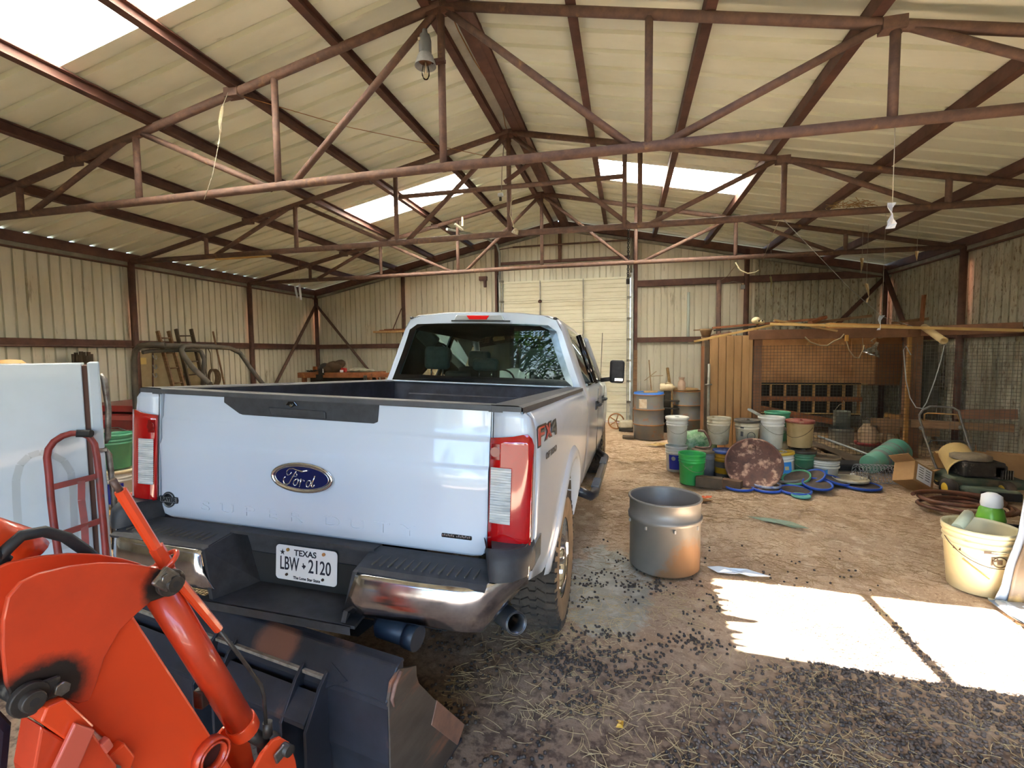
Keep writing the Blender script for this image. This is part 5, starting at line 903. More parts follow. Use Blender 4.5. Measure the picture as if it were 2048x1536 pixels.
DF=mat('dirt_film','b08c62','8f6f4c',rough=.95,scale=9); DFD=mat('dark_dirt_film','5c4f42','463c34',rough=.95,scale=9)
lid('dusty blue rimmed lid lying flat left of the stacked lids',1478,984,LBR,DF,knob=LBLK); lid('lower blue lid of the two stacked flat below the drum head',1532,987,LBR,DF,r=.17); lid('upper dusty lid of the two stacked flat below the drum head',1532,984,mat('lid_cream_blue','b9b6ae','3f5aa0',rough=.5,scale=12),DF,r=.165,z=.05,knob=LBLK)
lid('black lid tilted on the dirt right of the drum head',1580,975,mat('grey_rim','77706a'),DFD,r=.17,rx=-.12,ry=-.15,knob=mat('cap_white','d2d0c8')); lid('green lid tilted up between the blue lids',1592,978,PGRN,DFD,ry=-.35,rx=.25); lid('blue rimmed lid lying nearest the viewer among the lids',1590,992,LBR,DFD,r=.175,rx=.05); lid('small teal lid half buried in the dirt at the very front of the lids',1602,999,mat('lid_teal','4fa59c','6a9c8c',rough=.5,scale=6),mat('lid_teal','4fa59c'),r=.1,th=.02); lid('blue lid tilted steeply behind the nearest blue lid',1622,978,LBR,DFD,ry=-.45,rx=.2); lid('blue lid propped face up right of the nearest blue lid',1634,988,LBR,DFD,r=.165,rx=.18,z=.05); lid('blue lid leaning right of the propped one',1668,976,LBR,DFD,ry=.22,rx=.1); lid('black lid with a white spout cap, left of its twin',1655,965,LBLK,DFD,r=.19,knob=mat('cap_white','d2d0c8')); lid('black lid with a white spout cap nearest the wire roll',1705,960,LBLK,DFD,r=.2,knob=mat('cap_white','d2d0c8')); lid('white lid lying flat on a blue one near the wire roll',1700,975,PWHD,PWHD,r=.2,z=.06); lid('blue lid under the flat white lid near the wire roll',1722,982,LBR,DFD,r=.21)
# nested green pails lying on their side
A=gp_(1738,952,.05); A.z=.15; Bq=gp_(1838,930,.2); d=(V((Bq.x,Bq.y,.34))-A); d=d.normalized(); Q0=d.to_track_quat('Z','Y').to_matrix().to_4x4(); PTEAL=mat('pail_teal_green','4f9078','5f8a78',rough=.55,scale=4,c3='7d7566',s3=5,t3=.62); 
pail('bucket','innermost dusty green pail of the nested pails lying on the dirt','bucket',tuple(A),m=PTEAL,handle=None,M=T(A)@Q0,h=.40,group='nested green pails lying down'); pail('bucket','muddy middle pail of the nested green pails lying down','bucket',tuple(A+d*.2),m=mat('pail_muddy','6f7a78','6a665a',rough=.7,scale=5,c3='3a4a8a',s3=9,t3=.66),handle=None,M=T(A+d*.2)@Q0,h=.40,rt=.162,rb=.14,group='nested green pails lying down'); pail('bucket','outermost green pail of the nested pails, mouth toward the mower','bucket',tuple(A+d*.38),m=PTEAL,handle=None,M=T(A+d*.38)@Q0,h=.40,rt=.175,rb=.152,group='nested green pails lying down',ribs_=3)
c=gp_(1765,972,.1); t=thing('wire_roll','loose roll of silvery chicken wire on straw in front of the green pails','wire roll',c); q=MB()
for k in range(16): q.tube([c+V((-.3+.04*k,.12*math.cos(a),.13+.12*math.sin(a))) for a in[i*math.pi/7 for i in range(14)]],.003,4,closed=True)
for j in range(14): a=j*math.pi/7; q.tube([c+V((-.3+.04*k,.12*math.cos(a+(.2 if k%2 else -.2)),.13+.12*math.sin(a+(.2 if k%2 else -.2)))) for k in range(16)],.003,4)
setp(mesh('wire_netting',q,mat('wire_silver','a5a7ab',rough=.4,metal=.7),t,fix=False),kind='stuff')
CARD=mat('cardboard','a88254','96714a',rough=.85,scale=4)
c=gp_(1825,985,.1); M_=T(c+V((0,0,.18)))@RZ(.35)@RY(.5)@RX(-.35); t=thing('cardboard_box','open cardboard box with a white shipping label, tipped over','box',tuple(c))
q=MB(M_); q.box((0,0,-.12),(.3,.24,.008)); q.box((-.15,0,0),(.008,.24,.24)); q.box((.15,0,0),(.008,.24,.24)); q.box((0,.12,0),(.3,.008,.24)); q.box((0,-.12,0),(.3,.008,.24)); mesh('box_shell',q,CARD,t)
for M2,nm in((T((.15,0,.12))@RY(.9)@T((0,0,.06)),'flap'),(T((-.15,0,.12))@RY(-1.2)@T((0,0,.06)),'flap')): q=MB(M_@M2); q.box((0,0,0),(.008,.24,.12)); mesh(nm,q,CARD,t)
q=MB(M_@T((0,-.1255,0))); q.box((0,0,0),(.22,.002,.2)); lb=mesh('shipping_label',q,mat('number_white','e8e8e8'),t); q=MB(M_@T((0,-.127,0)))
for k in range(10): q.box((-.05+.1*(k%2),0,.07-.03*(k//2)),(.07,.001,.008))
mesh('label_print',q,INK2,lb)
# lawn mower, handle up
my=6.75
def mw(px,py,dy=0): return atY(px,py,my+dy)
t=thing('lawn_mower','old push lawn mower with folded grey handle and yellow hubbed wheels','lawn mower',(mw(1940,990).x,my,0)); HB=mat('handle_grey','7d7a76','5a544c',rough=.5,metal=.4,scale=12)
q=MB(); q.tube([mw(1900,990,.1),mw(1868,925,.3),mw(1850,875,.45),mw(1840,840,.55),mw(1839,830,.55),mw(1845,820,.55),mw(1860,813,.55),mw(1880,813,.55),mw(1905,815,.55),mw(1918,822,.5),mw(1922,840,.45),mw(1935,880,.35),mw(1948,920,.2),mw(1965,975,.0)],.013,8); mesh('handle_bar',q,HB,t); q=MB(); q.tube([mw(1848,842,.53),mw(1849,828,.53),mw(1855,826,.53),mw(1915,829,.48),mw(1920,845,.46)],.008,6); mesh('control_bail',q,mat('bail_tan','a5793f'),t); q=MB(); q.tube([mw(1856,890,.42),mw(1862,881,.42),mw(1925,882,.33),mw(1936,888,.33)],.009,6); mesh('handle_brace',q,mat('handle_dark','3a3634'),t)
for px,py,dy in((1843,856,.52),(1922,855,.44)): q=MB(); q.ball(mw(px,py,dy),.028,8,6); mesh('clamp_knob',q,HB,t)
c=mw(1920,1000); q=MB(); q.box((c.x+.15,my+.02,.16),(.75,.52,.12)); mesh('deck',q,mat('deck_green','3f4f40','545a48',rough=.7,scale=6,c3='6a5c48',s3=5,t3=.6),t,bev=.05,seg=3); c2=mw(1945,950,-.1); ENG=mat('engine_grime','3a3532','26221f',rough=.6,scale=16,c3='a09484',s3=10,t3=.66)
q=MB(); q.box((c2.x+.05,my-.05,.32),(.4,.34,.18)); q.box((c2.x+.2,my-.16,.3),(.14,.12,.16)); mesh('engine_block',q,ENG,t,bev=.02); q=MB(T((c2.x,my-.05,.42))); q.lathe([(.19,0),(.19,.04),(.14,.06),(.001,.07)],20); mesh('starter_cover',q,mat('dusty_cover','8d7f68','6f624e',rough=.8,scale=9),t)
for k in range(5): q=MB(); q.box((c2.x+.2+.024*k,my-.235,.28),(.008,.03,.1)); mesh('fin',q,STL,t)
for px,py,dy in((1896,1008,-.28),(2010,1010,-.28),(1880,985,.28),(2000,985,.28)):
    c=mw(px,py,dy); c.z=.11; q=MB(T(c)@RX(math.pi/2)@RZ(0)); q=MB(T(c)@RY(math.pi/2)); q.lathe([(.06,-.04),(.1,-.045),(.108,-.03),(.108,.03),(.1,.045),(.06,.04)],20); w_=mesh('wheel',q,RUB,t); q=MB(T(c)@RY(math.pi/2)); q.lathe([(.062,-.043),(.03,-.05),(.001,-.05)],14); mesh('wheel_hub',q,LYEL,w_)
c=gp_(1985,1003,.0); t=thing('mower_deck','separate low green and black mower deck in front of the engine','mower deck',tuple(c+V((.0,.1,0)))); q=MB(T(c+V((.0,.1,.09)))@RZ(-.15)); q.box((0,0,0),(.5,.28,.1)); mesh('deck_cover',q,mat('deck_green2','55675a','6a705c',rough=.6,scale=5),t,bev=.03); q=MB(T(c+V((.05,-.03,.07)))@RZ(-.15)); q.box((0,0,0),(.36,.06,.09)); mesh('black_skirt',q,BLACKR,t,bev=.01)
# beige pail lying across the mower
A=mw(1908,905,.25); Bq=mw(1935,945,-.12); d=(Bq-A).normalized(); pail('bucket','beige pail lying on its side across the mower','bucket',tuple(A),m=mat('pail_ochre','d0b57c','c2a46a',rough=.5,scale=3),handle=None,M=T(A+d*.0)@d.to_track_quat('Z','Y').to_matrix().to_4x4(),h=.40,rt=.17,rb=.155,ribs_=0)
# cardboard and curved offcuts right of the mower
c=gp_(2005,985,.3); t=thing('cardboard_box','collapsed brown cardboard box by the right edge near the mower','box',tuple(c)); M_=T(c+V((0,0,.22)))@RZ(-.5)@RX(.2); q=MB(M_); q.box((0,0,0),(.55,.01,.42)); q.box((-.25,.15,-.02),(.01,.3,.4)); q.box((.1,.3,-.05),(.5,.01,.34)); mesh('box_wall',q,CARD,t); q=MB(M_@T((-.32,-.05,.02))@RZ(.9)); q.box((0,0,0),(.2,.008,.34)); mesh('flap',q,CARD,t); q=MB(T(c+V((-.5,.2,.2)))@RY(1.3)@RX(.3)); q.lathe([(.2,-.06),(.2,.06)],24,a0=.3,a1=3.4); mesh('curved_strip',q,CARD,t,solid=.008)
# hose coils
HOS=mat('hose_brown','7a4c34','5c3c2e',rough=.55,scale=9); c=gp_(1965,1052,.15); t=thing('hose_coil','thick rusty brown hose coiled on the dirt behind the white pail','hose',tuple(c)); q=MB()
q.tube([c+V((.36*(1+.1*math.sin(a*.37))*math.cos(a)+.06*math.sin(a*.21),.30*(1-.12*math.cos(a*.31))*math.sin(a)+.3+.05*math.sin(a*.5),.03+.012*a/2)) for a in[i*math.pi/10 for i in range(70)]],.02,7); mesh('hose_loops',q,HOS,t); q=MB(); q.tube([c+V((.3*math.cos(a)+.3,.22*math.sin(a)+.05,.025)) for a in[i*math.pi/9 for i in range(16)]],.014,7); mesh('black_hose_loop',q,BLACKR,t)
c=gp_(2012,1075,.05); c.z=.42; t=thing('sprayer_bottle','green bottle with a big white cap resting on the white pail rim','bottle',tuple(c)); 
# cream pail at right
c=gp_(1952,1196,.20); wt=pail('bucket','large cream feed pail with rust streaks beside the silver tarp','bucket',tuple(c),m=mat('pail_cream_big','d9cfa8','cfc298',rough=.45,scale=3,c3='b0935c',s3=5,t3=.68),h=.46,rt=.205,rb=.165,ribs_=3,handle=fwp,hz=math.atan2(-c.y,-c.x)+.5,hm=mat('wire_dark','4a4038',rough=.6,metal=.4)); a=math.atan2(-c.y,-c.x); cb=c
BRN=mat('print_brown','5a4630',rough=.6); text('worn_lettering','P',.085,fc(c,.192,a+.42,.27),BRN,wt,ext=.001) ; q=MB(fc(c,.194,a+.58,.27)); q.tube([(.04*math.cos(s),.035*math.sin(s),0) for s in[i*math.pi/9 for i in range(18)]],.004,5,closed=True); q.box((-.03,.065,0),(.13,.018,.002)); q.box((0,0,0),(.03,.03,.002)); mesh('worn_print',q,BRN,wt); q=MB(fc(c,.1895,a-.62,.31)); q.box((0,0,0),(.05,.022,.002)); mesh('worn_tab',q,BRN,wt); q=MB(fc(c,.184,a-.05,.2)); q.beam((-.07,.05,.001),(.07,-.05,.004),.008,.004,up=(0,0,1)); mesh('rust_streak',q,mat('rust_streak','a9763a'),wt)
t=thing('paper_roll','pale rolled paper lying in the mouth of the cream pail','roll',tuple(c+V((0,0,.44)))); q=MB(); q.tube([c+V((-.16,-.04,.44)),c+V((.0,.12,.50))],.035,10); mesh('roll_tube',q,mat('roll_pale','b9c0a4','cfcfb8',rough=.6),t)
b=c+V((.2,.22,0)); t['x']=1; del t['x']
bo=bpy.data.objects['sprayer_bottle']; bo.location=(b.x,b.y,0); WM[bo.name]=T(V((b.x,b.y,0))); bo['label']='green bottle with a big white cap standing behind the cream pail'; q=MB(T(V((b.x,b.y,0)))); q.lathe([(.001,0),(.075,.0),(.08,.02),(.08,.4),(.085,.45),(.07,.52),(.04,.56),(.001,.56)],18); mesh('bottle_body',q,mat('bottle_green','6fae3a','5f9a34',rough=.3,scale=3),bo); q=MB(T(V((b.x,b.y,.54)))); q.lathe([(.06,0),(.065,.02),(.06,.08),(.03,.1),(.001,.1)],16); mesh('bottle_cap',q,mat('number_white','e8e8e8'),bo)
# silver tarp draped over something tall at the right edge
def tarp_rows():
    E=[(atY(px,py,3.80)) for px,py in((2066,760),(2046,985),(2026,1090),(2008,1150),(1990,1196),(1986,1222))]; rows=[]
    for i in range(25):
        f=i/24*(len(E)-1); k=min(int(f),len(E)-2); e=E[k].lerp(E[k+1],f-k); g=i/24; row=[]
        for j in range(27):
            u=(j/26)**2; x=e.x+u*1.3; row.append((x+.02*math.sin(g*9+u*5)*(u>0),e.y+.025*math.sin(u*21+g*3)*min(1,u*6)-.02*math.sin(u*7+4*g),max(.012,e.z+.015*math.sin(u*23+g*7)*(u>0))))
        rows.append(row)
    return rows
TARP=mat('tarp_silver','b9bfc7','a3a8b0',rough=.38,metal=.35,scale=4,bump=.4,bscale=9,dist=.01)
t=thing('tarp','silver tarp with a brown stained panel draped at the right edge','tarp',(3.0,3.4,0)); rows=tarp_rows(); q=MB(); q.grid(rows,sm=True); mesh('tarp_sheet',q,TARP,t,solid=.003)
q=MB(); R2=[[tuple(V(p)+V((0,-.014,0))) for p in r[5:]] for r in rows[3:24]]
q.grid(R2,sm=True); mesh('brown_panel',q,mat('tarp_brown','7a5a34','4a3c2a',rough=.5,scale=3,amt=.5,c3='a5824a',s3=4,t3=.6),t,solid=.003)
q=MB(); q.grid([[(p[0]-.02+.05*math.sin(i*1.7),p[1]-.02-.17*j-.03*math.sin(i*2.3+j),.014+.02*abs(math.sin(i*1.3+j*2))) for i,p in enumerate(rows[-1])] for j in range(4)],sm=True); mesh('tarp_hem',q,mat('tarp_hem','dfe5ec','c9d0d8',rough=.35,scale=5),t,solid=.003)
t=thing('tarp_load','dark load stacked under the silver tarp at the right edge','load',(3.68,4.15,0)); q=MB(); q.box((3.68,4.15,.55),(1.0,.6,1.1)); mesh('load_block',q,mat('grimy_black','241f1b'),t)
# grey steel pot
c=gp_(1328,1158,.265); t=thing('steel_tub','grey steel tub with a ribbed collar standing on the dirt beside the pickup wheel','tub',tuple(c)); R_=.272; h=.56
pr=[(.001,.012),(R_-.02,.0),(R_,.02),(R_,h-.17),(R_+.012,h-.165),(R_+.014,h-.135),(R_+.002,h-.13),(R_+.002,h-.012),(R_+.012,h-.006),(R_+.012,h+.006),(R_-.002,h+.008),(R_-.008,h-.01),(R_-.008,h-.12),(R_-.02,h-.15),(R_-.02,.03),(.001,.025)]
q=MB(T(c)); q.lathe(pr,48); a=math.atan2(-c.y,-c.x); mesh('tub_shell',q,stain(mat('tub_grey','85807a','77736e',rough=.42,metal=.25,scale=3,c3='a86a34',s3=6,t3=.74),t,[(c+V((R_*math.cos(a+.75),R_*math.sin(a+.75),.06)),.2,(1,1,.85)),(c+V((R_*math.cos(a+.2),R_*math.sin(a+.2),.0)),.13,(1,1,1.5))],'8a6a4e',24,.5),t)  # rust tint set toward the sun patch, its warm bounce put into the colour
for k in range(8): a=k*math.pi/4+.2; q=MB(T(c)@RZ(a)@T((R_+.006,0,h-.19))); q.box((0,0,0),(.012,.012,.025)); mesh('tab',q,mat('tab_pale','a5a098'),t)

# scraps on the dirt
def scrap(name,label,cat,px,py,pts,m,h=.012,th=.003):
    c=gp_(px,py); q=MB(); q.grid([[ (c.x+x*(1-f),c.y+y*(1-f)+.0,h+.015*math.sin(9*x+5*f)+.004) for x,y in pts] for f in(0,.5,.98)]); o=mesh(name,q,m,None,solid=th,origin=(c.x,c.y,0)); setp(o,label,cat)
scrap('torn_paper','torn white plastic sheet lying on the dirt right of the steel tub','plastic sheet',1462,1146,[(-.16,.07),(-.1,-.02),(.02,-.05),(.1,-.03),(.26,-.06),(.12,.03),(-.02,.06),(-.16,.08)],mat('paper_white','ccd6de',rough=.5)); scrap('cloth_strip','pale green cloth strip trodden into the dirt','cloth',1550,1047,[(-.22,.16),(-.1,.05),(.12,-.1),(.25,-.16),(.14,.0),(-.05,.13),(-.2,.18)],mat('cloth_green','9aa58a','8a957c',rough=.9)); scrap('orange_rag','small orange rag on a brown scrap behind the steel tub','rag',1412,1000,[(-.06,.02),(-.02,-.04),(.05,-.03),(.07,.03),(.0,.05)],mat('rag_orange','e06a42',rough=.9),.03); scrap('brown_scrap','flat brown scrap lying under the orange rag','scrap',1388,1003,[(-.2,-.02),(.0,-.05),(.2,-.03),(.1,.07),(-.05,.06)],mat('scrap_brown','8a6236','7a5630',rough=.9)); scrap('yellow_tag','small yellow square tag on the dirt in the foreground','tag',1239,1456,[(-.016,-.02),(.016,-.022),(.018,.02),(-.014,.022)],mat('tag_yellow','d0a03a',rough=.5),.014)
c=gp_(1320,870,.0)
for px,py,lb in((1318,892,'pale yellow paper scrap on the dirt in front of the left drum'),(1400,885,'tan board scrap lying in front of the right drum')): scrap('board_scrap',lb,'scrap',px,py,[(-.25,.0),(-.05,-.12),(.25,-.02),(.1,.12),(-.1,.1)],mat('scrap_tan','c2a46c','ad9058',rough=.9),.03)
# ================================================================ chicken coop along the right side
CP=mat('coop_siding','a57e52','946f46',rough=.75,scale=4,stretch=(3,3,.6),amt=.45); PLY=mat('coop_plywood','c48f5e','a8764a',rough=.8,scale=3,amt=.5,c3='d6a468',s3=7,t3=.66); BEAM=mat('coop_beam','80593f','694832',rough=.85,scale=5,amt=.5,c3='8d6444',s3=6,t3=.66); PALE=mat('lath_pale','c9a668','b18d52',rough=.75,scale=4)
CY=8.75
def cq(px,py,Y=CY): return atY(px,py,Y)
A=cq(1422,672); Bq=cq(1500,668); coop=thing('chicken_coop','brown timber chicken coop with wire front in the right corner of the shed','coop',((A.x+4.4)/2,9.8,0))
n=5; w_=(Bq.x-A.x)/n
for i in range(n):
    x=A.x+i*w_; q=MB(); q.box((x+w_/2,CY,A.z/2+.02*(i==1)),(w_-.012,.022,A.z)); mesh('siding_board',q,CP,coop,bev=.003)
q=MB(); q.box(((A.x+Bq.x)/2,CY+.03,A.z/2),(Bq.x-A.x+.02,.02,A.z-.02)); mesh('siding_backing',q,CP,coop)
q=MB(); q.box((Bq.x+.02,CY+.02,A.z/2),(.05,.06,A.z)); mesh('corner_trim',q,CP,coop,bev=.003)
p=cq(1512,800); q=MB(); q.box((p.x+.02,CY+.07,.98),(.13,.12,1.96)); mesh('post',q,BEAM,coop,bev=.006)
pp=cq(1822,780); q=MB(); q.box((pp.x+.04,CY+.07,.98),(.20,.14,1.96)); mesh('post',q,BEAM,coop,bev=.006); q=MB(); q.box((pp.x-.055,CY-.01,.95),(.05,.05,1.9)); mesh('post_lit_face',q,mat('lit_face_and_ochre_wood','a5783f','8f6434',rough=.8,scale=9),coop,bev=.003)  # lighter strip stands for the lit left face of the post
zt=cq(1600,668).z
q=MB(); q.beam((Bq.x-.02,CY+.03,zt),(pp.x+.1,CY+.03,zt-.0),.09,.16); mesh('front_beam',q,BEAM,coop,bev=.008)
e=atX(2046,655,XR-.12); q=MB(); q.beam((pp.x+.1,CY+.0,zt+.01),(e.x,e.y,zt+.02),.09,.15); mesh('side_beam',q,BEAM,coop,bev=.008)
q=MB(); q.box((pp.x+.02,CY+.06,zt+.06),(.22,.16,.2)); mesh('post_cap',q,BEAM,coop,bev=.01)
# back panel, nest boxes
BY=11.3; a=atY(1512,676,BY); b=atY(1716,768,BY); q=MB(); q.box(((a.x+b.x)/2,BY,(a.z+b.z)/2),(b.x-a.x+.6,.02,a.z-b.z)); mesh('plywood_back',q,PLY,coop,bev=.003)
c2=atY(1800,676,BY); q=MB(); q.box(((b.x+c2.x)/2+.1,BY+.02,(a.z+b.z)/2),(c2.x-b.x,.02,a.z-b.z+.05)); mesh('plywood_back',q,mat('coop_plywood_dark','8a5a34','75492a',rough=.85,scale=3),coop,bev=.003)
q=MB(); q.box(((a.x+b.x)/2,BY-.03,b.z+.0),(b.x-a.x+.3,.05,.035)); mesh('back_rail',q,PALE,coop)
q=MB(); q.box((atY(1704,700,BY).x,BY-.02,(a.z+b.z)/2),(.04,.02,a.z-b.z)); mesh('panel_batten',q,PLY,coop)
NB=11.15; z1,z2,z3=atY(1600,770,NB).z,atY(1600,793,NB).z,atY(1600,826,NB).z; xa,xb=atY(1512,790,NB).x,atY(1722,790,NB).x
nest=coop
q=MB(); q.box(((xa+xb)/2,NB+.38,(z1+z3)/2),(xb-xa,.02,z1-z3+.1)); q.box(((xa+xb)/2,NB+.2,z3-.03),(xb-xa,.38,.02)); q.box(((xa+xb)/2,NB+.2,z2-.05),(xb-xa,.38,.02)); q.box(((xa+xb)/2,NB+.2,z1+.03),(xb-xa,.38,.02)); mesh('nest_shell',q,mat('nest_dark','33291f','281f18',rough=.9,scale=5),nest)
q=MB(); q.box(((xa+xb)/2,NB,z2-.045),(xb-xa+.05,.03,.10)); mesh('nest_rail',q,WOODR,nest); q=MB(); q.beam((xa-.05,NB-.05,z3+.12),(xb-.3,NB-.1,z3-.2),.03,.12); mesh('perch_rail',q,WOODR,nest); q=MB(); q.box(((xa+xb)/2,NB-.01,z3-.0),(xb-xa,.02,.025)); mesh('nest_lip',q,PALE,nest)
for k in range(8):
    x=xa+.02+(xb-xa-.04)*k/7
    for za,zb in((z1+.02,z2),(z2-.09,z3)): q=MB(); q.box((x,NB+.05,(za+zb)/2),(.022,.10,abs(za-zb))); mesh('nest_divider',q,mat('divider','c09058','a87c48',rough=.8,scale=6),nest)
# side wall of the coop toward the drums
q=MB(); q.box((A.x+.02,CY+.6,A.z/2),(.02,1.1,A.z)); mesh('side_panel',q,mat('coop_plywood_dark','75492a'),coop); q=MB(); q.box((A.x-.04,CY+.15,.95),(.07,.08,1.9)); mesh('gate_post',q,mat('dark_wood','5a4a38'),coop); q=MB(); q.tube([(A.x-.03,CY-.03,.1),(A.x-.03,CY-.03,1.5)],.022,8); mesh('gate_pipe',q,GALD,coop); q=MB(); q.tube([(A.x-.09,CY-.05,1.15),(A.x+.02,CY-.05,1.15)],.012,6); mesh('gate_latch',q,STL,coop)
# wire mesh: two panels of welded wire
def netting(pa,pb,z0,z1,sp,name):
    q=MB(); L_=(V(pb)-V(pa)).length; d=(V(pb)-V(pa))/L_; nrm=V((-d.y,d.x,0))*.0026; k=0
    while k*sp<L_: p=V(pa)+d*(k*sp); q.add([(p.x-d.x*.0026,p.y-d.y*.0026,z0),(p.x+d.x*.0026,p.y+d.y*.0026,z0),(p.x+d.x*.0026,p.y+d.y*.0026,z1),(p.x-d.x*.0026,p.y-d.y*.0026,z1)],[(0,1,2,3)]); k+=1
    z=z0
    while z<z1: q.add([V((pa[0],pa[1],z-.0026)),V((pb[0],pb[1],z-.0026)),V((pb[0],pb[1],z+.0026)),V((pa[0],pa[1],z+.0026))],[(0,1,2,3)]); z+=sp
    setp(mesh(name,q,mat('mesh_wire','4a443c','5c564c',rough=.6,metal=.4),coop,fix=False),kind='stuff')
zm=cq(1600,690).z; netting((Bq.x+.05,CY-.035,0),(pp.x,CY-.035,0),.02,zm,.052,'wire_netting'); netting((pp.x+.05,CY-.02,0),(e.x,e.y-.03,0),.05,zm,.052,'wire_netting')
q=MB(); q.beam((pp.x+.5,CY-.15,.72),(e.x,e.y,.78),.05,.14); mesh('side_rail',q,BEAM,coop); q=MB(); q.beam((pp.x-.45,CY+.2,.54),(e.x,e.y+.05,.57),.04,.12); mesh('side_rail',q,WOOD,coop)
# things lying on the coop
def board(label,pa,pb,Ya,Yb,w_,h_,m,cat='board',name='loose_board',up=(0,0,1)):
    A_,B_=atY(*pa,Ya),atY(*pb,Yb); t=thing(name,label,cat,tuple((A_+B_)/2)); q=MB(); q.beam(A_,B_,w_,h_,up); mesh('plank',q,m,t,bev=.002); return t
board('long pale lath resting across the coop roof, bowed to the right edge',(1388,683),(1560,647),8.6,8.7,.03,.035,PALE) ; board('pale lath continuing along the coop roof to the right wall',(1540,648),(2050,661),8.65,8.1,.03,.04,PALE)
board('short pale lath crossing the long lath on the coop',(1548,640),(1675,662),8.75,8.7,.03,.03,mat('lath_tan','b08c5c','9c7a4c',rough=.8)); board('wide pale board lying under the laths on the coop roof',(1655,652),(1815,657),8.9,8.85,.2,.10,mat('board_ochre','c08c4c','a87a3f',rough=.75,scale=3)); board('long dark reddish board at the back of the coop roof',(1425,656),(1650,637),10.2,10.2,.14,.04,WOODR); board('black edged plank under the dark reddish board on the coop',(1428,661),(1545,650),10.0,10.0,.1,.03,mat('near_black_wood','2b2620')); board('thick brown board behind the pale laths on the coop roof',(1610,648),(1740,632),10.3,10.4,.15,.05,WOOD); board('rough brown board stub at the right end of the coop roof pile',(1620,645),(1650,634),10.0,10.1,.12,.05,WOODR); board('pair of dark boards lying near the right wall on the coop',(1790,646),(1850,638),10.2,10.3,.18,.05,WOOD); 
for x in(A.x+.3,2.6,3.5,4.3): q=MB(); q.beam((x,CY,zt+.02),(x,11.35,zt+.03),.05,.08); mesh('rafter',q,BEAM,coop,bev=.004)
p0=cq(1848,654,CY-.05); p1=cq(1888,682,CY-.75); t=thing('plastic_pipe','cream plastic pipe jutting forward from the coop post','pipe',tuple(p0)); q=MB(); q.tube([p0,p1],.047,18,caps=False); q.tube([p1,p0],.039,18,caps=False); mesh('pipe_wall',q,mat('pipe_cream','d2b888','bfa272',rough=.5,scale=4),t,solid=.004)
board('white plastic pipe lying along the coop beam right of the post',(1850,657),(1900,661),8.8,8.75,.07,.06,mat('pipe_white','cfcab4',rough=.4),'pipe','white_pipe')
c=cq(1515,641,8.9); t=thing('animal_skull','small bleached animal skull set on a wooden peg on the coop roof','skull',tuple(c)); BONE=mat('bone','c9b993','b3a178',rough=.6,scale=16); q=MB(); q.ball(c+V((-.02,0,.0)),(.075,.06,.06),12,8); q.ball(c+V((.06,-.02,-.03)),(.055,.04,.035),10,6); mesh('cranium',q,BONE,t); 
for sx in(-.02,.03): q=MB(); q.ball(c+V((sx+.03,-.052,-.01)),(.015,.01,.015),8,6); mesh('eye_socket',q,mat('near_black_wood','2b2620'),t)
q=MB(); q.tube([c+V((0,0,-.05)),c+V((.0,0,-.22))],.018,6); mesh('peg',q,WOOD,t)
p=cq(1412,660,9.0); t=thing('clay_pot','small brown pot on the coop corner by the gate','pot',tuple(p)); q=MB(T(p+V((0,0,-.06)))); q.lathe([(.001,-.05),(.07,-.05),(.1,.05),(.105,.08),(.001,.07)],16); mesh('pot_body',q,mat('pot_brown','7d6240','664c30',rough=.85,scale=8),t); q=MB(); q.beam(p+V((-.2,.0,.0)),p+V((.12,.0,.01)),.05,.02); mesh('pot_plank',q,WOOD,t)
q=MB(); q.beam(p+V((-.02,0,-.28)),p+V((-.02,0,-.12)),.1,.1); mesh('pot_stand',q,WOOD,t)
A1=atY(1440,560,10.8); t=thing('vertical_pipe','rusty vertical pipe standing behind the coop siding','pipe',(A1.x,10.8,0)); q=MB(); q.tube([(A1.x,10.8,0),(A1.x-.02,10.8,A1.z)],.05,12); mesh('pipe_wall',q,PIPE,t)
t=thing('utility_box','small grey meter box on the back wall above the coop','box',tuple(atY(1486,574,D-.12))); c=atY(1486,574,D-.1); q=MB(); q.box(tuple(c),(.09,.07,.1)); mesh('box_shell',q,GAL,t,bev=.01); q=MB(); q.tube([c,c+V((-.05,0,.1)),c+V((-.2,0,.13)),c+V((-.4,0,.1))],.008,5); mesh('box_cable',q,GALD,t)
# heat lamp and cords
c=cq(1745,702,9.3); t=thing('heat_lamp','shiny clamp heat lamp hanging inside the coop','lamp',tuple(c)); Q=T(c)@RY(.35)@RX(.2); q=MB(Q); q.lathe([(.03,.1),(.035,.06),(.07,.03),(.12,-.03),(.14,-.06)],24); mesh('lamp_shade',q,mat('spun_aluminium','c9cacb',rough=.2,metal=1),t,solid=.002); q=MB(Q); q.lathe([(.02,.16),(.028,.1),(.028,.06)],12); q.ball((0,0,-.02),(.045,.045,.06)); mesh('lamp_socket',q,mat('socket_tan','b3a58a'),t)
TAN=mat('cable_tan','9c8a6a'); 
def cord(par,pts,r,m=TAN,name='cord'): q=MB(); q.tube(pts,r,5); return mesh(name,q,m,par)
cord(t,[c+V((0,0,.15)),cq(1742,682,9.2),cq(1752,675,9.1),cq(1735,668,8.9),cq(1758,676,8.9),cq(1815,667,8.78)],.008)
cord(t,[cq(1731,700,9.2),cq(1726,690,9.0),cq(1724,660,8.75)],.006)
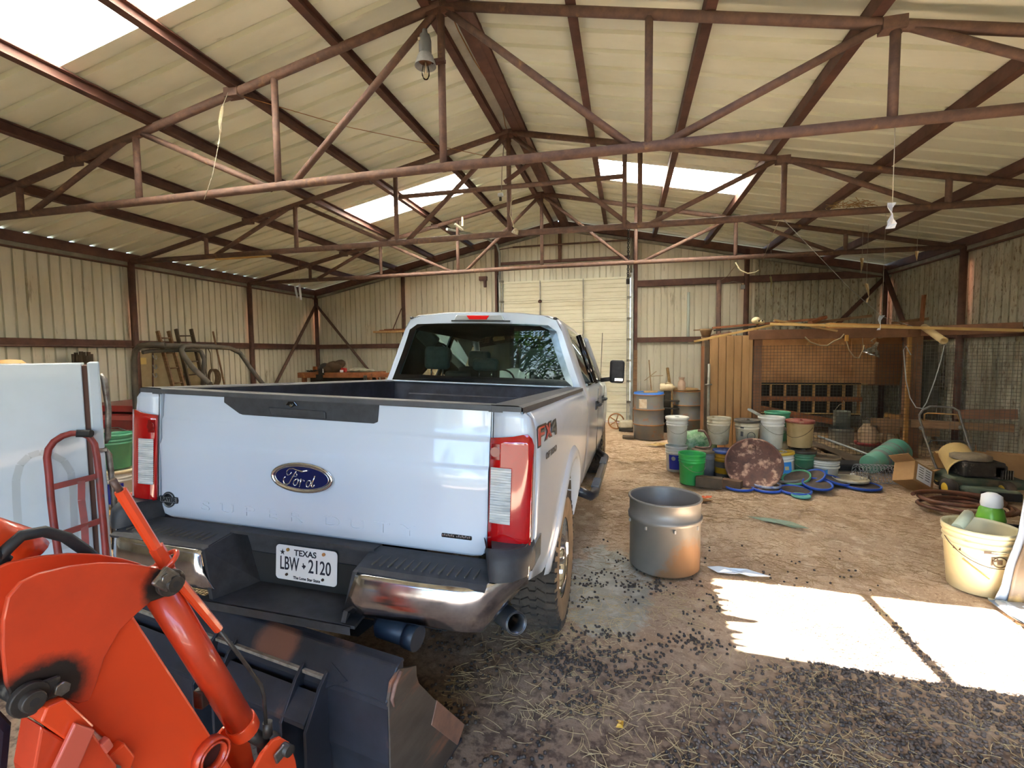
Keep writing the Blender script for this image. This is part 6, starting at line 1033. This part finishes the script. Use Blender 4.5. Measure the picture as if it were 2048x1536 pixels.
t=thing('extension_cord','tan extension cord drooping below the coop beam','cord',tuple(cq(1640,690,8.7))); cord(t,[cq(1610,674,8.68),cq(1620,684,8.68),cq(1640,691,8.68),cq(1655,691,8.68),cq(1668,682,8.68),cq(1682,676,8.68),cq(1688,668,8.68)],.011); q=MB(); q.box(tuple(cq(1693,676,8.68)),(.05,.05,.1)); mesh('plug',q,mat('plug_yellow','c08a3a'),t,bev=.01); cord(t,[cq(1693,682,8.68),cq(1698,700,8.68),cq(1708,714,8.68),cq(1718,716,8.68),cq(1726,700,8.68),cq(1728,690,8.68)],.008)
t=thing('tie_wire','thin wire looping from the coop post to the cream pipe','wire',tuple(cq(1815,690,8.6))); cord(t,[cq(1822,710,8.6),cq(1812,692,8.6),cq(1807,700,8.6),cq(1812,760,8.55),cq(1820,795,8.5),cq(1832,815,8.4),cq(1845,817,8.3),cq(1853,805,8.2),cq(1870,760,8.1),cq(1882,720,8.02),cq(1889,690,8.0)],.007,GAL)
# poultry gear
c=gp_(1683,858,.16); c=V((atY(1683,850,9.9).x,9.9,0)); t=thing('poultry_feeder','galvanised hanging poultry feeder inside the coop','feeder',tuple(c)); z0=atY(1683,862,9.9).z; z0=max(z0,.05); q=MB(T(V((c.x,c.y,z0)))); q.lathe([(.13,.05),(.13,.36),(.135,.37)],24); mesh('feeder_tube',q,mat('feeder_grey','8f9488','767a70',rough=.5,metal=.5,scale=6),t,solid=.003); q=MB(T(V((c.x,c.y,z0)))); q.lathe([(.001,.0),(.19,.0),(.2,.05),(.19,.05)],24); mesh('feeder_pan',q,GALD,t); q=MB(); q.tube([(c.x-.12,c.y,z0+.37),(c.x-.05,c.y,z0+.48),(c.x+.03,c.y,z0+.52),(c.x+.02,c.y,z0+.56)],.006,5); mesh('feeder_hook',q,TAN,t); q=MB(); q.box((c.x,c.y,z0/2),(.3,.3,z0)); mesh('feeder_block',q,mat('concrete_block','8f8676','7a715f',rough=.9,scale=9),t)
Y_=9.35; c=atY(1735,885,Y_); c.z=0; t=thing('poultry_waterer','beige poultry waterer with a red base inside the coop','waterer',tuple(c)); q=MB(); q.box((c.x,c.y,.04),(.42,.3,.08)); mesh('paver',q,mat('concrete_block','8f8676'),t,bev=.005); q=MB(T(V((c.x,c.y,.08)))); q.lathe([(.14,.05),(.145,.24),(.09,.33),(.07,.34),(.07,.38),(.001,.39)],12,sm=False); mesh('water_jar',q,mat('jar_beige','c2a584','ad9272',rough=.5,scale=6),t); q=MB(T(V((c.x,c.y,.08)))); q.lathe([(.001,.0),(.18,.0),(.19,.03),(.2,.05),(.15,.05)],20); mesh('red_base',q,mat('base_red','a83a3a','8a3434',rough=.5,scale=6),t); q=MB(T(V((c.x,c.y,.46)))); q.lathe([(.075,0),(.078,.04),(.06,.05),(.001,.05)],14); q.tube([(-.04,0,.05),(-.02,0,.09),(.03,0,.1),(.05,0,.08)],.012,6); mesh('jar_cap',q,mat('cap_dark','5a564e'),t)
def plank(label,a_,b_,w_,h_,m,name='loose_board'): t=thing(name,label,'board',tuple((V(a_)+V(b_))/2)); q=MB(); q.beam(a_,b_,w_,h_); mesh('plank',q,m,t,bev=.003)
plank('pale plank sloping on the coop floor left of the post',atZ(1755,912,.02),atZ(1812,885,.12),.14,.03,WOODL); plank('flat pale board on the straw behind the red lidded pail',atZ(1640,872,.03),atZ(1680,880,.03),.3,.02,WOODL); 
t=thing('saw_horse','low rough timber sawhorse inside the coop by the post','sawhorse',(atY(1830,850,10.0).x,10.0,0)); a_,b_=atY(1770,830,10.2),atY(1862,846,9.8); q=MB(); q.beam(a_,b_,.12,.09); mesh('beam',q,mat('lit_face_and_ochre_wood','a5783f'),t); a2,b2_=atY(1755,858,10.0),atY(1880,866,9.6); q=MB(); q.beam(a2,b2_,.04,.13); mesh('side_board',q,WOOD,t)
for pa,pb in(((1775,835),(1768,885)),((1785,850),(1800,888)),((1850,850),(1840,890)),((1858,848),(1872,890))): q=MB(); q.beam(atY(*pa,10.0),atY(*pb,9.9),.06,.04); mesh('leg',q,WOOD,t)
t=thing('dark_tarp','dark shade cloth hanging inside the coop by the right wall','cloth',(5.0,10.6,0)); q=MB(); q.grid([[(5.0+.07*k+.03*math.sin(k*2+i),10.4-.1*k+.06*math.sin(k*1.7),1.85-.2*i*(1 if k<5 else 1.0)) for k in range(6+0)] for i in range(8)],sm=True); mesh('cloth_sheet',q,mat('shade_cloth','4a4438','3a352c',rough=.95,scale=6),t,solid=.004)
for k,(px,lb) in enumerate(((1845,'left one of two thin boards standing in the coop corner'),(1856,'right one of two thin boards standing in the coop corner'))): x=atY(px,700,10.9).x-.25; t=thing('standing_board',lb,'board',(x,10.9,0)); q=MB(); q.beam((x,11.0,1.8),(x-.05,10.7,0),.06,.03,up=(0,1,0)); mesh('plank',q,WOOD,t)
A2=atX(1848,590,XR-.4); t=thing('standing_board','narrow reddish board standing against the right wall above the coop','board',(A2.x,A2.y,0)); q=MB(); q.beam((A2.x,A2.y,A2.z),(A2.x-.1,A2.y,.0),.08,.03,up=(1,0,0)); mesh('plank',q,WOODR,t)
# bars leaning on the heap
q=MB(); a_,b_=atY(1497,818,7.9),atY(1578,862,7.45); t=thing('metal_bar','grey square metal bar leaning across the white pails','bar',tuple((a_+b_)/2)); q.beam(a_,b_,.045,.03); mesh('bar_tube',q,GAL,t)
a_,b_=atZ(1636,872,.30),atZ(1735,908,.12); t=thing('metal_rod','thin silver rod sloping over the brown mat','rod',tuple((a_+b_)/2)); q=MB(); q.tube([a_,b_,b_+V((.05,-.1,-.02)),b_+V((.0,-.2,-.05))],.016,7); mesh('rod_bar',q,GAL,t)
c=gp_(1668,930,.2); t=thing('rubber_mat','brown rubber mat draped over a heap behind the pails','mat',tuple(c)); q=MB(); q.grid([[(c.x-.35+.16*i,c.y-.15+.13*k,max(.01,.36-.075*i-.0*k+.04*math.sin(k*1.3+i)-.03*abs(k-3))) for i in range(8)] for k in range(7)],sm=True); mesh('mat_sheet',q,mat('mat_brown','5f4f3c','4a3e30',rough=.9,scale=7),t,solid=.012)
c=gp_(1722,945,.15); t=thing('dark_tray','black plastic tray lying behind the lids','tray',tuple(c)); q=MB(); q.box((c.x,c.y,.06),(.7,.35,.1)); mesh('tray_body',q,BLACKR,t,bev=.02)
# ================================================================ hanging things and roof fittings
Y1=TY[3]
c=atY(851,130,Y1-.12); t=thing('bulb_lamp','grey shaded fixture with a bare clear bulb by the near king post','lamp',tuple(c))
q=MB(T(c+V((0,0,0)))); q.lathe([(.001,.30),(.02,.30),(.024,.27),(.045,.25),(.055,.2),(.056,.09)],20); mesh('ballast_housing',q,mat('housing_grey','84888c','777b80',rough=.4,metal=.6,scale=8),t); q=MB(T(c)); q.lathe([(.056,.09),(.068,.07),(.085,.02),(.093,-.01),(.095,-.012)],24); mesh('lamp_shade',q,mat('shade_ribbed','b5b8bb','9fa3a6',rough=.35,metal=.3,scale=30),t,solid=.003)
q=MB(T(c)); q.lathe([(.05,.08),(.06,.03),(.05,.02),(.001,.02)],16); mesh('shade_inside',q,mat('inside_copper','8a5a34','5a4030',rough=.5,scale=12),t); q=MB(T(c)); q.lathe([(.022,.03),(.024,.0),(.034,-.05),(.034,-.09),(.02,-.12),(.001,-.128)],16); mesh('bulb',q,glassy('bulb_glass','f6f4ee',ior=1.22),t); q=MB(T(c)); q.tube([(0,0,.02),(.004,0,-.03),(0,0,-.07)],.006,6); mesh('filament',q,mat('filament','e8dcc4',rough=.3),t)
q=MB(); q.box((c.x+.1,c.y+.06,c.z+.05),(.12,.05,.03)); mesh('bracket',q,STEEL,t); q=MB(T(c)); q.box((-.035,-.045,.2),(.022,.01,.025)); mesh('rating_tag',q,mat('label_paper','d4c8b2'),t)
def strip(label,px,pts,Y,m,name='fly_strip',w_=.03,string=None,cat='fly strip'):
    P=[atY(*p,Y) for p in pts]; t=thing(name,label,cat,tuple(P[0]),0,'strips hanging from the trusses'); q=MB()
    rows=[]
    for i,p in enumerate(P): a=.6*i; rows.append([p+V((-w_/2*math.cos(a),-w_/2*math.sin(a),0)),p+V((0,.008,0)),p+V((w_/2*math.cos(a),w_/2*math.sin(a),0))])
    q.grid(rows); mesh('strip_ribbon',q,m,t,solid=.002)
    if not string: a_=P[0]; q=MB(); q.tube([a_,V((a_.x,a_.y,roofz(a_.x,.14)))],.0025,4); mesh('string',q,mat('string_grey','b9b2a0'),t)
    if string: q=MB(); q.tube([atY(*p,Y) for p in string],.003,5); mesh('string',q,mat('string_grey','b9b2a0'),t)
FLY=mat('fly_paper','c9b48a','a98f62',rough=.4,scale=14); WST=mat('white_strip','d9dde4','b9bfcc',rough=.5,scale=14)
strip('pale twisted strip hanging from the left chord of the near truss',0,[(445,212),(443,225),(440,245),(441,262),(439,275),(437,288)],Y1-.05,mat('pale_strip','e0d9c0','c2b48c',rough=.5,scale=20),w_=.032,string=[(456,185),(446,210),(437,290),(425,350),(408,400)])
strip('blue white rag strip hanging on a long string from the near truss right of centre',0,[(1784,405),(1780,415),(1784,428),(1781,440),(1784,448),(1780,457)],Y1,WST,w_=.06,string=[(1790,247),(1788,320),(1785,405)])
strip('left one of two short white strips hanging near the left back corner',0,[(590,572),(592,582),(595,596)],9.5,WST,w_=.045); strip('right one of two short white strips hanging near the left back corner',0,[(599,568),(600,580),(602,600)],9.5,WST,w_=.05)
strip('tan paper strip hanging highest near the right back corner',0,[(1724,516),(1724,530),(1722,546)],9.5,FLY,w_=.06); strip('bent tan strip hanging below the highest one near the right corner',0,[(1733,567),(1736,582),(1738,594),(1733,605)],9.4,FLY,w_=.06); strip('small tan strip hanging by the right wall eave',0,[(1834,502),(1833,512),(1834,522)],8.8,FLY,w_=.055); strip('curled yellowish strip on the back wall girt above the coop',0,[(1541,553),(1543,565),(1541,580),(1544,592)],11.6,mat('fly_dull','9c9060',rough=.6),w_=.05); strip('crumpled white rag tied on the diagonal cord above the coop',0,[(1764,631),(1759,640),(1761,650),(1757,660)],8.4,WST,w_=.075)
t=thing('diagonal_cord','thin grey cord running from the middle truss down to the coop post','cord',tuple(atY(1565,437,TY[4]))); cord(t,[atY(1565,437,TY[4]),atY(1700,577,7.7),atY(1764,633,8.4),atY(1848,660,8.75)],.004,GAL)
t=thing('cable_loop','pale cable looped under the far truss on the right','cable',tuple(atY(1471,525,TY[5]))); cord(t,[atY(1471,525,TY[5]),atY(1480,540,TY[5]),atY(1495,547,TY[5]),atY(1510,545,TY[5]),atY(1518,540,TY[5])],.012,mat('cable_pale','c2b894')); cord(t,[atY(1518,540,TY[5]),atY(1545,470,8.2),atY(1557,444,TY[4])],.004); cord(t,[atY(1472,530,TY[5]),atY(1455,552,10.2),atY(1442,560,10.8)],.005)
t=thing('bare_wire','thin wire sagging along the left slope between purlin and truss','wire',tuple(atY(470,190,Y1))); cord(t,[atY(470,188,Y1),atY(700,255,5.6),atY(1000,318,TY[4])],.004,DRIM)
t=thing('power_cable','dark cable snaking along the ridge purlin','cable',(-1.75,5,4.9)); cord(t,[(-1.6+.03*math.sin(i*1.3)-.06*(i>6),3.2+.5*i,roofz(-1.62,.06)-.02*math.sin(i)) for i in range(9)],.006,DRIM)
Y2=TY[4]; a_=atY(1008,290,Y2-.2); t=thing('junction_box','small grey junction box dangling by a wire under the middle truss apex','box',tuple(atY(1001,390,Y2-.2))); cord(t,[atY(1008,285,Y2-.2),atY(1004,340,Y2-.2),atY(1003,383,Y2-.2)],.006,GALD); q=MB(); q.box(tuple(atY(1001,390,Y2-.2)),(.07,.05,.05)); mesh('box_shell',q,GAL,t,bev=.006); q=MB(); q.box(tuple(atY(1001,398,Y2-.2)),(.03,.03,.05)); mesh('plug',q,mat('near_black_wood','2b2620'),t)
c=atY(1031,463,Y2-.1); t=thing('flood_light','small broken white floodlight clamped at the foot of the middle king post','lamp',tuple(c)); q=MB(T(c)@RY(.4)); q.lathe([(.02,.04),(.04,.02),(.05,-.03),(.001,-.04)],14); mesh('lamp_head',q,mat('lamp_offwhite','cfc8b0','8a7a5a',rough=.5,scale=22),t); cord(t,[c,atY(1020,430,Y2-.1),atY(1022,405,Y2-.1),atY(1027,395,Y2-.1)],.006,mat('cable_pale','c2b894'))
A_,B_=atY(903,437,TY[5]-.3),atY(958,492,TY[5]+1.5); t=thing('pale_bracket','short white bracket hanging beside the tilted rail near the door','bracket',tuple(A_)); q=MB(); q.box(tuple(atY(925,443,TY[5]-.15)),(.035,.03,.18)); mesh('bracket_bar',q,mat('bracket_white','d9d4bc'),t); q=MB(); q.beam(atY(910,448,TY[5]-.1),atY(925,460,TY[5]+.05),.06,.03); mesh('bracket_foot',q,mat('bracket_white','d9d4bc'),t)
t=thing('nest_board','pale board lying on the left end of the middle truss','board',tuple(atY(485,519,Y2))); q=MB(); q.beam(atY(432,519,Y2-.06),atY(541,512,Y2-.06),.05,.02); mesh('plank',q,PALE,t)
c=atY(1700,420,Y2); t=thing('bird_nest','scruffy bird nest of straw on the right half of the middle truss','nest',tuple(c)); q=MB(); rn=random.Random(9)
for k in range(60): p=c+V((rn.uniform(-.25,.25),rn.uniform(-.05,.05),rn.uniform(.03,.09))); q.tube([p,p+V((rn.uniform(-.12,.12),rn.uniform(-.05,.05),rn.uniform(-.03,.05)))],.004,4)
setp(mesh('nest_straw',q,mat('straw_wood','a98a5c'),t,fix=False),kind='stuff')
t=thing('chain_hoist','black chain hoist hanging by the right side of the overhead door','chain',tuple(atY(1256,470,TY[5]+.4))); q=MB(); p0=atY(1257,455,TY[5]+.4); p1=atY(1256,560,TY[5]+.4); n=24
for k in range(n): p=p0.lerp(p1,k/n); q.tube([p+V((.02*math.cos(a)*(1 if k%2 else .2),.02*math.cos(a)*(.2 if k%2 else 1),.028*math.sin(a))) for a in[i*math.pi/3 for i in range(6)]],.009,5,closed=True)
setp(mesh('chain_links',q,mat('chain_black','26211e',rough=.5,metal=.6),t,fix=False),kind='stuff'); q=MB(); q.box(tuple(p1+V((0,0,-.03))),(.07,.06,.1)); mesh('hook_block',q,mat('chain_black','26211e'),t,bev=.01)
# ================================================================ litter on the floor
rg=np.random.default_rng(5)
def scatter(name,label,cat,verts,faces,pos,scl,rot,m):
    v=np.array(verts); n=len(pos); f=np.array(faces); k=len(v)
    ca,sa=np.cos(rot[:,0]),np.sin(rot[:,0]); S=v[None]*scl[:,None,:]
    X=S[...,0]*ca[:,None]-S[...,1]*sa[:,None]; Y=S[...,0]*sa[:,None]+S[...,1]*ca[:,None]; Z=S[...,2]+X*np.cos(rot[:,1:2])*rot[:,2:3]
    allv=np.stack([X,Y,Z],-1)+pos[:,None,:]; allf=(f[None]+np.arange(n)[:,None,None]*k).reshape(-1,f.shape[1])
    me=bpy.data.meshes.new(name); me.vertices.add(n*k); me.vertices.foreach_set('co',allv.reshape(-1)); L_=f.shape[1]; nf=len(allf)
    me.loops.add(nf*L_); me.loops.foreach_set('vertex_index',allf.reshape(-1).astype(np.int32)); me.polygons.add(nf); me.polygons.foreach_set('loop_start',np.arange(0,nf*L_,L_,dtype=np.int32)); me.update(calc_edges=True); me.validate()
    me.polygons.foreach_set('use_smooth',np.ones(nf,dtype=bool)) ; me.materials.append(m); o=bpy.data.objects.new(name,me); COL.objects.link(o); WM[o.name]=I4.copy(); return setp(o,label,cat,None,'stuff')
_b=bmesh.new(); bmesh.ops.create_icosphere(_b,subdivisions=1,radius=1); IV=[tuple(v.co) for v in _b.verts]; IFc=[[v.index for v in f.verts] for f in _b.faces]; _b.free()
def samp(n,x0,x1,y0,y1,dens):
    out=[]
    while len(out)<n:
        x=rg.uniform(x0,x1,4000); y=rg.uniform(y0,y1,4000); d=np.array([dens(a,b) for a,b in zip(x,y)]); k=rg.random(4000)<d; out+=list(zip(x[k],y[k]))
    return np.array(out[:n])
def dens_p(x,y):
    n_=noise.noise(V((x*1.3,y*1.3,3)))+.6*noise.noise(V((x*4,y*4,8)))
    d=(x-.05-.45*(y-1.6))*1.5+.25
    if y>2.75: d-=(y-2.75)*2.6
    return max(0,min(1,d+n_*.35)) if y<4 else 0
p=samp(21000,.0,4.2,.9,3.6,dens_p); z=np.array([gz(a,b) for a,b in p])+.004
sc=rg.uniform(.0065,.0105,(21000,1))*np.stack([rg.uniform(1.0,1.45,21000),np.ones(21000),rg.uniform(.8,1,21000)],-1)
scatter('droppings','carpet of dark goat droppings over the foreground dirt','droppings',IV,IFc,np.column_stack([p,z]),sc,np.column_stack([rg.uniform(0,6.28,21000),rg.uniform(0,6,21000),np.zeros(21000)]),mat('dropping','5c4d43','74655a',rough=.55,scale=9,world=True))
def dens_q(x,y): n_=noise.noise(V((x*2.1,y*2.1,5)))+.7*noise.noise(V((x*6,y*6,1))); return max(0,min(1,.12+n_*.7))*(1 if y<3.2 else max(.03,1-(y-3.2)*.9))
N2=3600; p=samp(N2,-1.2,1.8,1.1,4.6,dens_q); z=np.array([gz(a,b) for a,b in p])+.005; sc=rg.uniform(.006,.0105,(N2,1))*np.stack([rg.uniform(1.0,1.4,N2),np.ones(N2),np.ones(N2)],-1)
scatter('loose_droppings','loose black droppings scattered over the bare dirt behind the pickup','droppings',IV,IFc,np.column_stack([p,z]),sc,np.column_stack([rg.uniform(0,6.28,N2),rg.uniform(0,6,N2),np.zeros(N2)]),mat('dropping_dark','3a302a','4c4038',rough=.55,scale=9,world=True))
SVv=[];SF=[]
for i in range(5):
    f=i/4-.5; o=.09*(4*f*f)
    for a,b in((0,-.02),(-.018,.016),(.018,.016)): SVv.append((f,o+a,b+.02))
for i in range(4):
    for k in range(3): SF.append([i*3+k,i*3+(k+1)%3,i*3+3+(k+1)%3,i*3+3+k])
def dens_s(x,y): n_=noise.noise(V((x*1.1,y*1.1,7)))+.6*noise.noise(V((x*3,y*3,2))); return max(.02,min(1,.30+n_*.8))*(.3 if x>1.1 and y<3.3 else 1)
def straw(name,label,N,x0,x1,y0,y1,lo,hi,m,dn=dens_s):
    p=samp(N,x0,x1,y0,y1,dn); z=np.array([gz(a,b) for a,b in p])+.006; L_=rg.uniform(lo,hi,N)
    scatter(name,label,'straw',SVv,SF,np.column_stack([p,z]),np.column_stack([L_,L_*rg.uniform(-1.4,1.4,N)*0+.07*np.sign(rg.uniform(-1,1,N)),np.full(N,.055)])*np.array([1,1,1]),np.column_stack([rg.uniform(0,6.28,N),np.zeros(N),rg.normal(0,.05,N)]),m)
STR=mat('straw','ddcb9c','c0a876',rough=.7,scale=3,world=True); STRD=mat('straw_dull','a88a5e','8c6f4a',rough=.8,scale=3,world=True)
straw('foreground_straw','pale straw stems strewn over the foreground dirt',2300,-.9,3.0,1.1,3.6,.03,.13,STR); straw('floor_straw','dull straw litter over the middle of the shed floor',9000,-1.0,4.6,3.6,9.5,.04,.13,STRD); straw('left_straw','dry straw on the dirt left of the pickup',3000,-7.0,-2.2,2.5,8.0,.05,.16,STR); straw('coop_straw','straw bedding on the coop floor',3500,1.8,5.2,8.0,11.2,.04,.12,STR)
# ================================================================ trees beyond the open doorway
LEAF=mat('leaf_green','5c8a34','3f6a26',rough=.6,scale=1.5,world=True,amt=.5,c3='8aa84a',s3=.8,t3=.6); BARK=mat('bark','5a4a3a','463a2e',rough=.95,scale=6)
for i,(tx_,ty_,hh,lb) in enumerate(((-5.5,-14,6.0,'spreading green tree seen only in the rear window, left of its neighbours'),(1.8,-15,6.4,'taller green tree standing outside the doorway in the middle'),(8.8,-14.5,6.0,'leafy green tree outside the doorway to the east'))):
    t=thing('yard_tree',lb,'tree',(tx_,ty_,0),0,'trees in the yard outside'); q=MB(); q.tube([(tx_,ty_,-.1),(tx_+.1,ty_,1.2),(tx_-.1,ty_,2.6),(tx_+.2,ty_,4.2)],[.22,.18,.14,.06],8)
    rn=random.Random(i)
    for k in range(7): a=k*.9+i; q.tube([(tx_,ty_,2.0+.2*k),(tx_+1.2*math.cos(a),ty_+1.2*math.sin(a),3.2+.2*k),(tx_+2.4*math.cos(a),ty_+2.2*math.sin(a),3.9+.25*k)],[.09,.06,.02],6)
    mesh('trunk',q,BARK,t,fix=False)
    n_=2600; u=rg.normal(size=(n_,3)); u/=np.linalg.norm(u,axis=1)[:,None]; rr_=rg.uniform(.45,1,(n_,1))**.5; P_=u*rr_*np.array([3.2,2.6,1.7])+np.array([0,0,hh-3.0]); P_[:,2]+=.5*np.sin(P_[:,0]*2)+.4*np.cos(P_[:,1]*2.3)
    LV=[(0,-.13,0),(.09,0,.03),(0,.16,0),(-.09,0,.03)]; o=scatter('leaves','x','x',LV,[[0,1,2,3]],P_,np.ones((n_,3))*rg.uniform(.8,1.7,(n_,1)),np.column_stack([rg.uniform(0,6.28,n_),np.zeros(n_),rg.normal(0,.8,n_)]),LEAF); del o['label'];del o['category']; o.parent=t
